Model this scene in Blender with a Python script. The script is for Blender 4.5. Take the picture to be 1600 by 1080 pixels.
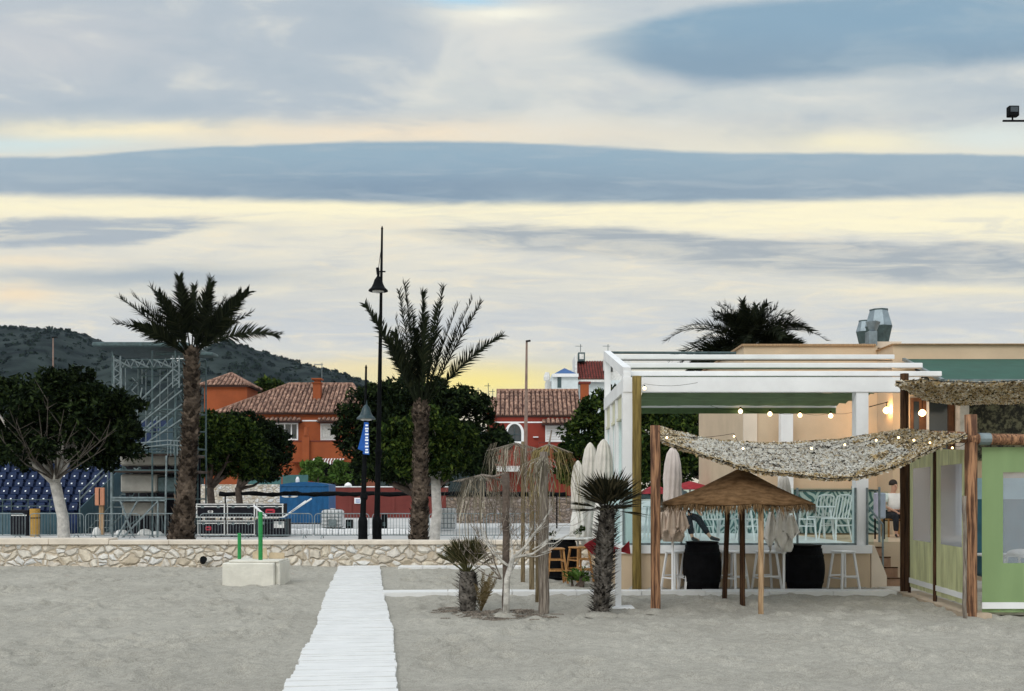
import bpy, math, random
import numpy as np
from mathutils import Vector, noise
for o in list(bpy.data.objects): bpy.data.objects.remove(o)
S = bpy.context.scene
COL = S.collection
RNG = np.random.default_rng(7); random.seed(7)
F = 1500.0; H = 1.8
# ------------------------------------------------------------------ camera
cd = bpy.data.cameras.new('camera'); cam = bpy.data.objects.new('camera', cd); COL.objects.link(cam)
cam.location = (0, 0, H); cam.rotation_euler = (math.radians(90), 0, 0)
cd.sensor_width = 36; cd.lens = 36 * F / 1600; cd.shift_y = 236 / 1600; cd.clip_end = 12000; cd.clip_start = 0.1
S.camera = cam
S.view_settings.view_transform = 'Standard'; S.view_settings.look = 'None'
S.view_settings.exposure = 0.0; S.view_settings.gamma = 1.0

def lin(c):
    c = c / 255.0
    return c / 12.92 if c <= 0.04045 else ((c + 0.055) / 1.055) ** 2.4
def L3(r, g, b): return (lin(r), lin(g), lin(b), 1)

# ------------------------------------------------------------------ world: Nishita sky seen through procedural clouds
W = bpy.data.worlds.new("World"); S.world = W; W.use_nodes = True
nt = W.node_tree; nt.nodes.clear(); NL = nt.links
def nd(t, **k):
    n = nt.nodes.new(t)
    for a, b in k.items(): setattr(n, a, b)
    return n
def put(n, i, v):
    if hasattr(v, 'node'): NL.new(v, n.inputs[i])
    else: n.inputs[i].default_value = v
def M(op, a, b=0.0, c=0.0):
    n = nd('ShaderNodeMath', operation=op); put(n, 0, a); put(n, 1, b); put(n, 2, c); return n.outputs[0]
def SS(x, lo, hi):
    n = nd('ShaderNodeMapRange', interpolation_type='SMOOTHSTEP'); put(n, 0, x); put(n, 1, lo); put(n, 2, hi); return n.outputs[0]
def MIX(f, a, b):
    n = nd('ShaderNodeMix', data_type='RGBA'); n.clamp_factor = True; put(n, 0, f); put(n, 6, a); put(n, 7, b); return n.outputs[2]
def NOISE(vec, scale, detail=4, rough=0.5, dist=0.0):
    n = nd('ShaderNodeTexNoise'); NL.new(vec, n.inputs['Vector']); n.inputs['Scale'].default_value = scale
    n.inputs['Detail'].default_value = detail; n.inputs['Roughness'].default_value = rough; n.inputs['Distortion'].default_value = dist
    return n.outputs[0]
tc = nd('ShaderNodeTexCoord'); sx = nd('ShaderNodeSeparateXYZ'); NL.new(tc.outputs['Generated'], sx.inputs[0])
yy = M('MAXIMUM', M('ABSOLUTE', sx.outputs[1]), 0.2)
U = M('DIVIDE', sx.outputs[0], yy); V = M('DIVIDE', sx.outputs[2], yy)
PX = M('MULTIPLY_ADD', U, F, 800.0)            # direction space measured in pixels of a 33.75 mm lens
PY0 = M('MULTIPLY_ADD', V, -F, 776.0)
def vec3(a, b, c=0.0):
    n = nd('ShaderNodeCombineXYZ'); put(n, 0, a); put(n, 1, b); put(n, 2, c); return n.outputs[0]
st = vec3(M('MULTIPLY', PX, 0.0022), M('MULTIPLY', PY0, 0.012))        # strongly stretched along the horizon
st2 = vec3(M('MULTIPLY', PX, 0.004), M('MULTIPLY', PY0, 0.010), 3.0)
nA = NOISE(st, 1.0, 6, 0.55, 0.6); nB = NOISE(st2, 1.0, 5, 0.55, 0.3); nC = NOISE(st, 3.5, 6, 0.6, 0.8)
PY = M('ADD', M('ADD', PY0, M('MULTIPLY', M('SUBTRACT', nB, 0.5), 26.0)), M('MULTIPLY', M('SUBTRACT', nC, 0.5), 16.0))
def curve(pts):                                                        # edge height as a function of PX
    n = nd('ShaderNodeFloatCurve'); c = n.mapping.curves[0]
    x0, x1 = -600.0, 2200.0; y0, y1 = -300.0, 900.0
    pp = [((p[0]-x0)/(x1-x0), (p[1]-y0)/(y1-y0)) for p in pts]
    pp = [(0.0, pp[0][1])] + pp + [(1.0, pp[-1][1])]
    c.points[0].location = pp[0]; c.points[1].location = pp[-1]
    for p in pp[1:-1]: c.points.new(*p)
    n.mapping.update()
    put(n, 'Value', M('MULTIPLY_ADD', PX, 1/(x1-x0), -x0/(x1-x0)))
    return M('MULTIPLY_ADD', n.outputs[0], y1-y0, y0)
def band(top, bot, st_, sb, py=None):
    py = py or PY
    t = curve(top) if isinstance(top, list) else top; b = curve(bot) if isinstance(bot, list) else bot
    a = SS(py, M('SUBTRACT', t, st_), M('ADD', t, st_))
    c = SS(py, M('ADD', b, sb), M('SUBTRACT', b, sb))
    return M('MULTIPLY', a, c)
def blob(cx, cy, rx, ry, py=None):
    dx = M('DIVIDE', M('SUBTRACT', PX, cx), rx); dy = M('DIVIDE', M('SUBTRACT', py or PY, cy), ry)
    d = M('ADD', M('MULTIPLY', dx, dx), M('MULTIPLY', dy, dy))
    return M('POWER', 2.718, M('MULTIPLY', d, -1.0))
ramp = nd('ShaderNodeValToRGB'); put(ramp, 0, M('MULTIPLY_ADD', PY, 1/900.0, 100/900.0))
stops = [(-100, (196, 202, 212)), (60, (197, 205, 212)), (170, (204, 209, 212)), (225, (224, 221, 212)), (325, (243, 236, 214)),
         (380, (228, 224, 214)), (450, (219, 217, 211)), (520, (208, 210, 214)), (565, (214, 213, 210)), (610, (228, 218, 190)), (690, (214, 205, 190))]
cr = ramp.color_ramp
while len(cr.elements) < len(stops): cr.elements.new(0.5)
for e, (p, c) in zip(cr.elements, stops): e.position = (p+100)/900; e.color = L3(*c)
col = ramp.outputs[0]
st3 = vec3(M('ADD', M('MULTIPLY', PX, 0.006), M('MULTIPLY', nA, 1.5)), M('MULTIPLY', PY0, 0.05), 7.0); nD = NOISE(st3, 1.0, 7, 0.6, 0.5)
col = MIX(M('MULTIPLY', M('MULTIPLY', SS(nD, .48, .68), SS(PY0, 300, 350)), .38), col, L3(250, 238, 212))
col = MIX(M('MULTIPLY', M('MULTIPLY', SS(nD, .50, .32), SS(PY0, 300, 350)), .35), col, L3(186, 192, 203))
col = MIX(M('MULTIPLY', SS(nA, 0.45, 0.72), 0.45), col, L3(186, 192, 204))
col = MIX(M('MULTIPLY', M('MULTIPLY', SS(nC, 0.5, 0.72), SS(PY, 300, 340)), 0.5), col, L3(246, 232, 206))
st4 = vec3(M('ADD', M('MULTIPLY', PX, .0042), M('MULTIPLY', PY0, .006)), M('SUBTRACT', M('MULTIPLY', PY0, .012), M('MULTIPLY', PX, .0022)), 2.0); nE = NOISE(st4, 1.0, 6, .55, .5)
# top-left grey cloud, pale breaks, warm strip
col = MIX(M('MULTIPLY', band([(-600, -200), (2000, -200)], [(-300, 230), (0, 215), (120, 180), (330, 196), (560, 190), (660, 130), (700, 60), (760, -60), (1600, -60)], 10, 26), 0.8), col, L3(176, 188, 203))
col = MIX(M('MULTIPLY', blob(60, 70, 230, 60), 0.55), col, L3(210, 209, 214))
col = MIX(M('MULTIPLY', blob(780, 60, 110, 60), 0.7), col, L3(226, 224, 222))
col = MIX(M('MULTIPLY', blob(780, 22, 95, 14), 0.85), col, L3(252, 249, 236))
col = MIX(M('MULTIPLY', blob(725, 3, 70, 9), 0.9), col, L3(176, 212, 238))
col = MIX(M('MULTIPLY', blob(200, 204, 230, 15), 0.9), col, L3(251, 240, 208))
col = MIX(M('MULTIPLY', blob(620, 208, 330, 20), 0.8), col, L3(246, 228, 204))
col = MIX(M('MULTIPLY', blob(40, 226, 180, 12), 0.7), col, L3(204, 226, 234))
col = MIX(M('MULTIPLY', blob(1335, 224, 120, 18), 0.7), col, L3(252, 242, 208))
col = MIX(M('MULTIPLY', blob(1560, 215, 120, 24), 0.7), col, L3(220, 231, 232))
col = MIX(M('MULTIPLY', blob(1600, 140, 230, 30), 0.7), col, L3(178, 190, 203))
tp = SS(PY0, 250, 170)
col = MIX(M('MULTIPLY', M('MULTIPLY', SS(nE, .48, .70), tp), .6), col, L3(228, 226, 221))
col = MIX(M('MULTIPLY', M('MULTIPLY', SS(nE, .50, .30), tp), .5), col, L3(168, 183, 199))
# lens cloud, upper right
m = band([(-600, 300), (860, 80), (905, 66), (1000, 36), (1150, 8), (1400, -14), (1700, -20)], [(-600, 60), (860, 78), (930, 92), (1010, 108), (1100, 128), (1200, 128), (1400, 112), (1700, 92)], 12, 18)
m = M('MULTIPLY', m, SS(PX, 850, 1040))
cb = MIX(SS(PY, 30, 110), L3(130, 163, 190), L3(128, 155, 180)); cb = MIX(M('MULTIPLY', SS(nE, .45, .66), .5), cb, L3(156, 178, 196))
col = MIX(M('MULTIPLY', m, 0.88), col, cb)
# warm light under the main cloud and its blue-grey body
col = MIX(M('MULTIPLY', band([(0, 312), (1600, 312)], [(0, 332), (420, 335), (800, 345), (1200, 360), (1600, 378)], 8, 16), M('MULTIPLY_ADD', SS(nD, .35, .6), .55, .35)), col, L3(255, 246, 214))
PYm = M('ADD', PY0, M('MULTIPLY', M('SUBTRACT', nC, 0.5), 9.0))
m = band([(-600, 250), (0, 246), (120, 244), (240, 234), (420, 226), (700, 221), (900, 228), (1100, 238), (1400, 240), (1600, 244), (2200, 250)],
         [(-600, 290), (0, 304), (300, 309), (500, 315), (900, 319), (1250, 314), (1600, 303), (2200, 300)], 4, 8, PYm)
cm = MIX(SS(PY, 235, 310), L3(138, 168, 192), L3(122, 148, 175)); cm = MIX(M('MULTIPLY', SS(nC, .42, .66), .4), cm, L3(152, 174, 194)); cm = MIX(M('MULTIPLY', blob(700, 294, 380, 13), .6), cm, L3(112, 140, 170))
cm = MIX(M('MULTIPLY', SS(PX, 500, -100), .5), cm, L3(166, 180, 198)); cm = MIX(M('MULTIPLY', M('MULTIPLY', SS(nD, .5, .68), .35), 1.0), cm, L3(170, 184, 198)); cm = MIX(M('MULTIPLY', SS(PX, 900, 1500), .35), cm, L3(158, 174, 190))
col = MIX(M('MULTIPLY', m, 0.90), col, cm)
# thinner streaks below
col = MIX(M('MULTIPLY', M('MULTIPLY', band([(0, 341), (300, 340), (400, 345), (600, 370)], [(0, 384), (200, 380), (340, 350), (600, 340)], 6, 8), M('MULTIPLY_ADD', SS(nD, .6, .42), .5, .5)), 0.95), col, L3(170, 180, 193))
col = MIX(M('MULTIPLY', blob(220, 434, 220, 17), 0.9), col, L3(166, 178, 192))
m = band([(-600, 500), (600, 366), (700, 356), (900, 353), (1100, 364), (1300, 378), (1600, 380), (2200, 380)], [(-600, 300), (600, 360), (800, 388), (950, 398), (1200, 425), (1400, 440), (1700, 440)], 6, 14)
col = MIX(M('MULTIPLY', M('MULTIPLY', m, M('MULTIPLY_ADD', SS(nD, .62, .40), .55, .45)), 0.95), col, L3(166, 174, 184))
col = MIX(M('MULTIPLY', blob(560, 500, 400, 22), 0.45), col, L3(192, 198, 209))
col = MIX(M('MULTIPLY', blob(1350, 500, 420, 20), 0.35), col, L3(192, 198, 209))
col = MIX(M('MULTIPLY', blob(1500, 455, 190, 8), 0.6), col, L3(250, 238, 205))
col = MIX(M('MULTIPLY', blob(30, 462, 60, 14), 0.7), col, L3(252, 226, 190))
col = MIX(M('MULTIPLY', blob(30, 408, 120, 10), 0.5), col, L3(250, 230, 200))
col = MIX(M('MULTIPLY', blob(740, 596, 180, 28, PY0), 0.85), col, L3(255, 234, 132))
col = MIX(M('MULTIPLY', blob(560, 575, 160, 16), 0.5), col, L3(250, 226, 160))
sky = nd('ShaderNodeTexSky', sky_type='NISHITA'); sky.sun_disc = False
sky.sun_elevation = math.radians(38); sky.sun_rotation = math.radians(208)
# unseen sky overhead and behind the camera, brightened to add light to the scene
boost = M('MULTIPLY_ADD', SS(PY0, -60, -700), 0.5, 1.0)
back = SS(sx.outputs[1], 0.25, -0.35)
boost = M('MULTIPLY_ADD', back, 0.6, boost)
tn = nd('ShaderNodeVectorMath', operation='MULTIPLY'); NL.new(col, tn.inputs[0]); tn.inputs[1].default_value = (1.01, 1.01, 0.955)
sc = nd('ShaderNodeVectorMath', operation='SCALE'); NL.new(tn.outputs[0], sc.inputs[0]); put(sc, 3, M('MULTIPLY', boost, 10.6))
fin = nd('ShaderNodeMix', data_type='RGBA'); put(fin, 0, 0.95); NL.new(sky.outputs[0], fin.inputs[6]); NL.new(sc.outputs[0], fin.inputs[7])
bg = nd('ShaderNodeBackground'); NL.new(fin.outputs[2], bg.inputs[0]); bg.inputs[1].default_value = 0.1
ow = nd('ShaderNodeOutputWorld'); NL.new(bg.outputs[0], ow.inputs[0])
# ------------------------------------------------------------------ sun (overcast dusk: weak and very soft)
sl = bpy.data.lights.new('sun', 'SUN'); sl.energy = 1.1; sl.angle = math.radians(25); sl.color = (1, 0.96, 0.9)
so = bpy.data.objects.new('sun', sl); COL.objects.link(so)
so.rotation_euler = (math.radians(52), 0, math.radians(-28)); so.location = (0, -20, 40)

# ------------------------------------------------------------------ helpers
def X(px, D): return (px - 800) / F * D
def Z(py, D): return H - (py - 776) / F * D
def P(px, py, D): return Vector((X(px, D), D, Z(py, D)))
def G(px, py, z=0.0):
    D = F * (H - z) / (py - 776); return Vector((X(px, D), D, z))
def tag(o, label=None, cat=None, group=None, kind=None):
    if label: o['label'] = label
    if cat: o['category'] = cat
    if group: o['group'] = group
    if kind: o['kind'] = kind
    return o
def thing(name, loc, label, cat, group=None, rz=0.0):
    o = bpy.data.objects.new(name, None); COL.objects.link(o); o.location = loc; o.rotation_euler = (0, 0, rz)
    o.empty_display_size = 0.2
    return tag(o, label, cat, group)
def woff(p):
    v = Vector((0, 0, 0))
    while p is not None: v = v + p.location; p = p.parent
    return v
class MB:
    def __init__(s): s.v = []; s.f = []
    def add(s, vs, fs):
        b = len(s.v); s.v += [tuple(v) for v in vs]; s.f += [tuple(i + b for i in f) for f in fs]; return s
    def arr(s, V, Fc):
        b = len(s.v); s.v += [tuple(r) for r in V.tolist()]; s.f += [tuple(r) for r in (Fc + b).tolist()]; return s
    def box(s, x0, x1, y0, y1, z0, z1):
        return s.add([(x0,y0,z0),(x1,y0,z0),(x1,y1,z0),(x0,y1,z0),(x0,y0,z1),(x1,y0,z1),(x1,y1,z1),(x0,y1,z1)],
                     [(3,2,1,0),(4,5,6,7),(0,1,5,4),(1,2,6,5),(2,3,7,6),(3,0,4,7)])
    def bbox(s, x0, x1, y0, y1, z0, z1, b=0.01):      # box with chamfered vertical and top edges
        o = [(x0+b,y0),(x1-b,y0),(x1,y0+b),(x1,y1-b),(x1-b,y1),(x0+b,y1),(x0,y1-b),(x0,y0+b)]
        cx, cy = (x0+x1)/2, (y0+y1)/2
        def ring(z, q): return [(cx+(x-cx)*(1-q/(abs(x1-x0)/2+1e-9)), cy+(y-cy)*(1-q/(abs(y1-y0)/2+1e-9)), z) for x, y in o]
        R = [ring(z0, b), ring(z0+b, 0), ring(z1-b, 0), ring(z1, b)]
        vs = sum(R, []); fs = [tuple(range(7, -1, -1)), tuple(range(24, 32))]
        for k in range(3):
            for i in range(8): fs.append((k*8+i, k*8+(i+1) % 8, k*8+8+(i+1) % 8, k*8+8+i))
        return s.add(vs, fs)
    def tube(s, pts, rad, n=8, cap=True, jit=0.0):
        pts = [Vector(p) for p in pts]; m = len(pts)
        if not hasattr(rad, '__len__'): rad = [rad]*m
        vs = []; up = Vector((0, 0, 1)); prev = None
        for i, p in enumerate(pts):
            d = (pts[min(i+1, m-1)] - pts[max(i-1, 0)]).normalized()
            a = prev if prev is not None else (Vector((1, 0, 0)) if abs(d.z) > 0.9 else up)
            a = (a - d*a.dot(d)).normalized(); b = d.cross(a); prev = a
            for k in range(n):
                t = 2*math.pi*k/n; r = rad[i]*(1+(random.uniform(-jit, jit) if jit else 0))
                vs.append(p + a*math.cos(t)*r + b*math.sin(t)*r)
        fs = [(i*n+k, i*n+(k+1) % n, (i+1)*n+(k+1) % n, (i+1)*n+k) for i in range(m-1) for k in range(n)]
        if cap: fs += [tuple(range(n-1, -1, -1)), tuple(range((m-1)*n, m*n))]
        return s.add(vs, fs)
    def bar(s, p0, p1, w, h=None, up=(0, 0, 1)):        # square bar
        h = h or w; p0 = Vector(p0); p1 = Vector(p1); d = (p1-p0).normalized(); u = Vector(up)
        if abs(d.dot(u)) > 0.95: u = Vector((1, 0, 0))
        a = d.cross(u).normalized(); b = a.cross(d)
        vs = [p + a*(w/2*sx_) + b*(h/2*sy_) for p in (p0, p1) for sx_, sy_ in ((-1,-1),(1,-1),(1,1),(-1,1))]
        return s.add(vs, [(0,1,2,3),(7,6,5,4),(1,0,4,5),(2,1,5,6),(3,2,6,7),(0,3,7,4)])
    def lathe(s, c, prof, n=24, fold=0.0, nf=8):          # profile [(r,z)] round a vertical axis; fold = pleats
        c = Vector(c); vs = []
        for r, z in prof:
            for k in range(n):
                t = 2*math.pi*k/n; rr = r*(1+fold*math.cos(nf*t))
                tq = t+(z*.35 if fold > .05 else 0); vs.append((c.x+rr*math.cos(tq), c.y+rr*math.sin(tq), c.z+z))
        m = len(prof); fs = [(i*n+k, i*n+(k+1) % n, (i+1)*n+(k+1) % n, (i+1)*n+k) for i in range(m-1) for k in range(n)]
        fs += [tuple(range(n-1, -1, -1)), tuple(range((m-1)*n, m*n))]
        return s.add(vs, fs)
    def prism(s, poly, y0, y1):                            # polygon in x,z extruded in y
        n = len(poly); vs = [(x, y0, z) for x, z in poly] + [(x, y1, z) for x, z in poly]
        return s.add(vs, [tuple(range(n)), tuple(range(2*n-1, n-1, -1))] + [(i, i+n, (i+1) % n+n, (i+1) % n) for i in range(n)])
    def quad(s, a, b, c, d): return s.add([a, b, c, d], [(0, 1, 2, 3)])
    def build(s, name, mat, parent=None, smooth=False, **k):
        me = bpy.data.meshes.new(name); off = woff(parent)
        me.from_pydata([(v[0]-off.x, v[1]-off.y, v[2]-off.z) for v in s.v] if parent else s.v, [], s.f)
        if smooth: me.polygons.foreach_set('use_smooth', [True]*len(me.polygons))
        me.update(); me.materials.append(mat)
        o = bpy.data.objects.new(name, me); COL.objects.link(o)
        if parent: o.parent = parent
        return tag(o, **k) if k else o
def copy_tree(o, parent=None):
    c = o.copy(); COL.objects.link(c); c.parent = parent
    for ch in o.children: copy_tree(ch, c)
    return c

# ------------------------------------------------------------------ materials
def new_mat(name):
    m = bpy.data.materials.new(name); m.use_nodes = True; t = m.node_tree; p = t.nodes['Principled BSDF']; return m, t, p
def mat(name, c, rough=0.7, var=0.15, scale=4.0, bump=0.0, metal=0.0, c2=None, stretch=(1, 1, 1), detail=6, spec=0.4, lo=0.35, hi=0.65, trans=0.0, island=0.0, bscale=None, alpha=None):
    m, t, p = new_mat(name); l = t.links
    tcn = t.nodes.new('ShaderNodeTexCoord'); mp = t.nodes.new('ShaderNodeMapping'); mp.inputs['Scale'].default_value = stretch
    l.new(tcn.outputs['Object'], mp.inputs[0])
    n = t.nodes.new('ShaderNodeTexNoise'); n.inputs['Scale'].default_value = scale; n.inputs['Detail'].default_value = detail; n.inputs['Roughness'].default_value = 0.6
    l.new(mp.outputs[0], n.inputs['Vector'])
    r = t.nodes.new('ShaderNodeValToRGB'); r.color_ramp.elements[0].position = lo; r.color_ramp.elements[1].position = hi
    ca = tuple(max(0, x*(1-var)) for x in c[:3]) + (1,); cb = (tuple(min(1, x*(1+var)) for x in c[:3]) + (1,)) if c2 is None else tuple(c2[:3]) + (1,)
    r.color_ramp.elements[0].color = ca; r.color_ramp.elements[1].color = cb
    l.new(n.outputs[0], r.inputs[0]); out = r.outputs[0]
    if island:
        g = t.nodes.new('ShaderNodeNewGeometry'); mm = t.nodes.new('ShaderNodeMapRange'); l.new(g.outputs['Random Per Island'], mm.inputs[0])
        mm.inputs[3].default_value = 1-island; mm.inputs[4].default_value = 1+island
        vs = t.nodes.new('ShaderNodeVectorMath'); vs.operation = 'SCALE'; l.new(out, vs.inputs[0]); l.new(mm.outputs[0], vs.inputs[3]); out = vs.outputs[0]
    l.new(out, p.inputs['Base Color']); p.inputs['Roughness'].default_value = rough; p.inputs['Metallic'].default_value = metal
    p.inputs['Specular IOR Level'].default_value = spec
    if alpha is not None: p.inputs['Alpha'].default_value = alpha
    if bump:
        b = t.nodes.new('ShaderNodeBump'); b.inputs['Strength'].default_value = 1.0; b.inputs['Distance'].default_value = bump
        n2 = t.nodes.new('ShaderNodeTexNoise'); n2.inputs['Scale'].default_value = bscale or scale*4; n2.inputs['Detail'].default_value = 5
        l.new(mp.outputs[0], n2.inputs['Vector']); l.new(n2.outputs[0], b.inputs['Height']); l.new(b.outputs[0], p.inputs['Normal'])
    if trans:
        tr = t.nodes.new('ShaderNodeBsdfTranslucent'); l.new(out, tr.inputs[0]); mx = t.nodes.new('ShaderNodeMixShader'); mx.inputs[0].default_value = trans
        l.new(p.outputs[0], mx.inputs[1]); l.new(tr.outputs[0], mx.inputs[2]); l.new(mx.outputs[0], t.nodes['Material Output'].inputs[0])
    return m
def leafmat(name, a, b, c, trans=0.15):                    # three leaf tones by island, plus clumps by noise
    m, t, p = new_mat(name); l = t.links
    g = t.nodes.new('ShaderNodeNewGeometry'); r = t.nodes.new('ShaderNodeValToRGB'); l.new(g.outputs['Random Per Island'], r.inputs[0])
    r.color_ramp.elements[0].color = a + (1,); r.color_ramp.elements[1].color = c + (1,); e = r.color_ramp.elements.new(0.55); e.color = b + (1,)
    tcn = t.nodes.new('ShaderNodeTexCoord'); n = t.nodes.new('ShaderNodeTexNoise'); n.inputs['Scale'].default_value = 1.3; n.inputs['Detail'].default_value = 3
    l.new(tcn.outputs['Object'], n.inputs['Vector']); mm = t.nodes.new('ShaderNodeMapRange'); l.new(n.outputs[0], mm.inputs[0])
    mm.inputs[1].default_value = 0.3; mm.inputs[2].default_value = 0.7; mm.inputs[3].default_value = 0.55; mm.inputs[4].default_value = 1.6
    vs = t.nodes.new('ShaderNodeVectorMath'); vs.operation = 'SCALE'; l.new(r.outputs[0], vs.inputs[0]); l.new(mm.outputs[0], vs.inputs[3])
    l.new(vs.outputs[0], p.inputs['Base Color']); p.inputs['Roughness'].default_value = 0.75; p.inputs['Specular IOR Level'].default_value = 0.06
    if trans:
        tr = t.nodes.new('ShaderNodeBsdfTranslucent'); l.new(vs.outputs[0], tr.inputs[0]); mx = t.nodes.new('ShaderNodeMixShader'); mx.inputs[0].default_value = trans
        l.new(p.outputs[0], mx.inputs[1]); l.new(tr.outputs[0], mx.inputs[2]); l.new(mx.outputs[0], t.nodes['Material Output'].inputs[0])
    return m
def emit(name, c, s):
    m, t, p = new_mat(name); p.inputs['Emission Color'].default_value = c + (1,); p.inputs['Emission Strength'].default_value = s; p.inputs['Base Color'].default_value = c+(1,); return m
def glassmat(name, c, alpha=0.35, rough=0.05):             # sheet glass: tinted see-through mix with a gloss
    m, t, p = new_mat(name); l = t.links
    tr = t.nodes.new('ShaderNodeBsdfTransparent'); tr.inputs[0].default_value = tuple(c) + (1,)
    p.inputs['Base Color'].default_value = (tuple(c) if alpha > .1 else (.01, .015, .015)) + (1,); p.inputs['Roughness'].default_value = rough
    mx = t.nodes.new('ShaderNodeMixShader'); mx.inputs[0].default_value = alpha
    l.new(tr.outputs[0], mx.inputs[1]); l.new(p.outputs[0], mx.inputs[2]); l.new(mx.outputs[0], t.nodes['Material Output'].inputs[0])
    return m
MT = {}
MT['white'] = mat('white_paint', (0.78, 0.79, 0.80), 0.45, 0.06, 1.5)
MT['white_dirty'] = mat('worn_white_paint', (0.66, 0.66, 0.64), 0.6, 0.18, 5)
MT['black_metal'] = mat('black_metal', (0.004, 0.005, 0.006), 0.7, 0.3, 5, spec=.08)
MT['dark_green_metal'] = mat('dark_green_metal', (0.02, 0.045, 0.055), 0.4, 0.25, 5)
MT['galv'] = mat('galvanised_steel', (0.17, 0.21, 0.22), 0.5, 0.3, 6, metal=0.3)
MT['galv_dark'] = mat('dull_steel', (0.06, 0.095, 0.10), 0.6, 0.3, 6, metal=0.2)
MT['barrier'] = mat('weathered_zinc', (0.20, 0.24, 0.25), 0.55, 0.2, 6, metal=0.3)
MT['plaster'] = mat('beige_plaster', (0.55, 0.43, 0.30), 0.85, 0.07, 1.2, bump=0.004, bscale=30)
MT['plaster_pale'] = mat('pale_beige_plaster', (0.68, 0.58, 0.47), 0.85, 0.06, 1.2, bump=0.003, bscale=30)
MT['orange'] = mat('orange_plaster', (0.27, 0.066, 0.020), 0.9, 0.12, 0.8)
MT['red'] = mat('red_plaster', (0.21, 0.030, 0.018), 0.9, 0.12, 0.8)
MT['redwall'] = mat('brick_red_wall', (0.15, 0.032, 0.026), 0.9, 0.15, 0.8)
MT['olive'] = mat('mossy_timber', (0.17, 0.115, 0.02), 0.8, 0.5, 5, bump=0.01, stretch=(4, 4, .35), c2=(0.24, 0.17, 0.045))
MT['timber'] = mat('red_brown_timber', (0.17, 0.075, 0.04), 0.8, 0.5, 6, bump=0.015, stretch=(5, 5, .3), c2=(0.42, 0.22, 0.115), lo=.42, hi=.6)
MT['timber_dark'] = mat('dark_timber', (0.03, 0.014, 0.008), 0.8, 0.5, 6, bump=0.01, stretch=(5, 5, .3), c2=(0.09, 0.045, 0.022), spec=.15)
MT['timber_light'] = mat('tan_timber', (0.36, 0.22, 0.11), 0.8, 0.4, 7, bump=0.008, stretch=(5, 5, .4), c2=(0.5, 0.34, 0.2))
MT['post_olive'] = mat('greyish_olive_pole', (0.13, 0.095, 0.05), 0.9, 0.4, 7, bump=0.01, stretch=(5, 5, .4), c2=(0.27, 0.21, 0.13), spec=.1)
MT['weathered'] = mat('weathered_grey_wood', (0.17, 0.13, 0.10), 0.9, 0.5, 8, bump=0.015, stretch=(6, 6, .4), c2=(0.36, 0.31, 0.26))
MT['bark_white'] = mat('whitewashed_bark', (0.50, 0.48, 0.45), 0.85, 0.25, 6, bump=0.03)
MT['dead_wood'] = mat('bleached_dead_wood', (0.38, 0.36, 0.32), 0.9, 0.3, 9, bump=0.02, c2=(0.66, 0.63, 0.58))
MT['twig'] = mat('dark_grey_twig', (0.07, 0.06, 0.05), 0.9, 0.4, 5)
MT['bark'] = mat('grey_bark', (0.10, 0.075, 0.06), 0.9, 0.4, 5, bump=0.03)
MT['palm_bark'] = mat('palm_bark', (0.034, 0.026, 0.021), 0.9, 0.5, 3, bump=0.03, c2=(0.13, 0.10, 0.078), island=0.75, spec=.05)
MT['stub'] = mat('palm_leaf_stub', (0.03, 0.026, 0.022), 0.9, 0.5, 8, c2=(0.20, 0.18, 0.16), island=0.9, spec=.05)
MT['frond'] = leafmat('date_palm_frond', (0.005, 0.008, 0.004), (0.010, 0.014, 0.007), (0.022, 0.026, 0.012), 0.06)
MT['fan'] = leafmat('fan_palm_leaf', (0.010, 0.011, 0.007), (0.02, 0.02, 0.011), (0.07, 0.06, 0.035), 0.08)
MT['fan2'] = leafmat('young_fan_leaf', (0.04, 0.045, 0.018), (0.09, 0.09, 0.04), (0.2, 0.17, 0.09), 0.15)
MT['dry'] = leafmat('dry_leaf', (0.12, 0.09, 0.04), (0.22, 0.17, 0.09), (0.33, 0.27, 0.17), 0.1)
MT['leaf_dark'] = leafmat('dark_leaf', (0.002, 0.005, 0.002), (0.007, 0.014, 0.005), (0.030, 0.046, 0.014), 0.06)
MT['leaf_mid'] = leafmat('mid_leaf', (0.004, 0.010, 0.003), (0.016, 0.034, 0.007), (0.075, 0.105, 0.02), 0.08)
MT['leaf_brightish'] = leafmat('bright_leaf', (0.03, 0.07, 0.015), (0.07, 0.13, 0.025), (0.12, 0.2, 0.05), 0.2)
MT['straw'] = leafmat('dry_straw', (0.08, 0.07, 0.05), (0.20, 0.175, 0.13), (0.42, 0.38, 0.31), 0.2)
MT['straw_gold'] = leafmat('golden_straw', (0.09, 0.075, 0.03), (0.19, 0.15, 0.06), (0.34, 0.28, 0.13), 0.2)
MT['hessian'] = mat('brown_hessian', (0.10, 0.055, 0.025), 0.95, 0.25, 6, bump=0.006, bscale=60, c2=(0.17, 0.10, 0.05), spec=.05, stretch=(1, 1, 3))
MT['canvas'] = mat('off_white_canvas', (0.62, 0.585, 0.53), 0.9, 0.12, 5, bump=0.004, bscale=25)
MT['canvas_pink'] = mat('pinkish_canvas', (0.60, 0.53, 0.49), 0.9, 0.1, 5, bump=0.004, bscale=25)
MT['cloth_beige'] = mat('beige_cloth', (0.52, 0.42, 0.34), 0.95, 0.15, 6, bump=0.006, bscale=20)
MT['cloth_white'] = mat('white_cloth', (0.75, 0.73, 0.69), 0.95, 0.08, 6, bump=0.006, bscale=20)
MT['cloth_red'] = mat('dark_red_cloth', (0.30, 0.02, 0.03), 0.9, 0.2, 6)
MT['barrel'] = mat('black_painted_barrel', (0.004, 0.004, 0.005), 0.75, 0.4, 8, bump=0.004, spec=.08)
MT['wood_stool'] = mat('varnished_wood', (0.34, 0.15, 0.04), 0.5, 0.3, 8, stretch=(3, 3, 1), c2=(0.5, 0.26, 0.09))
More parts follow.
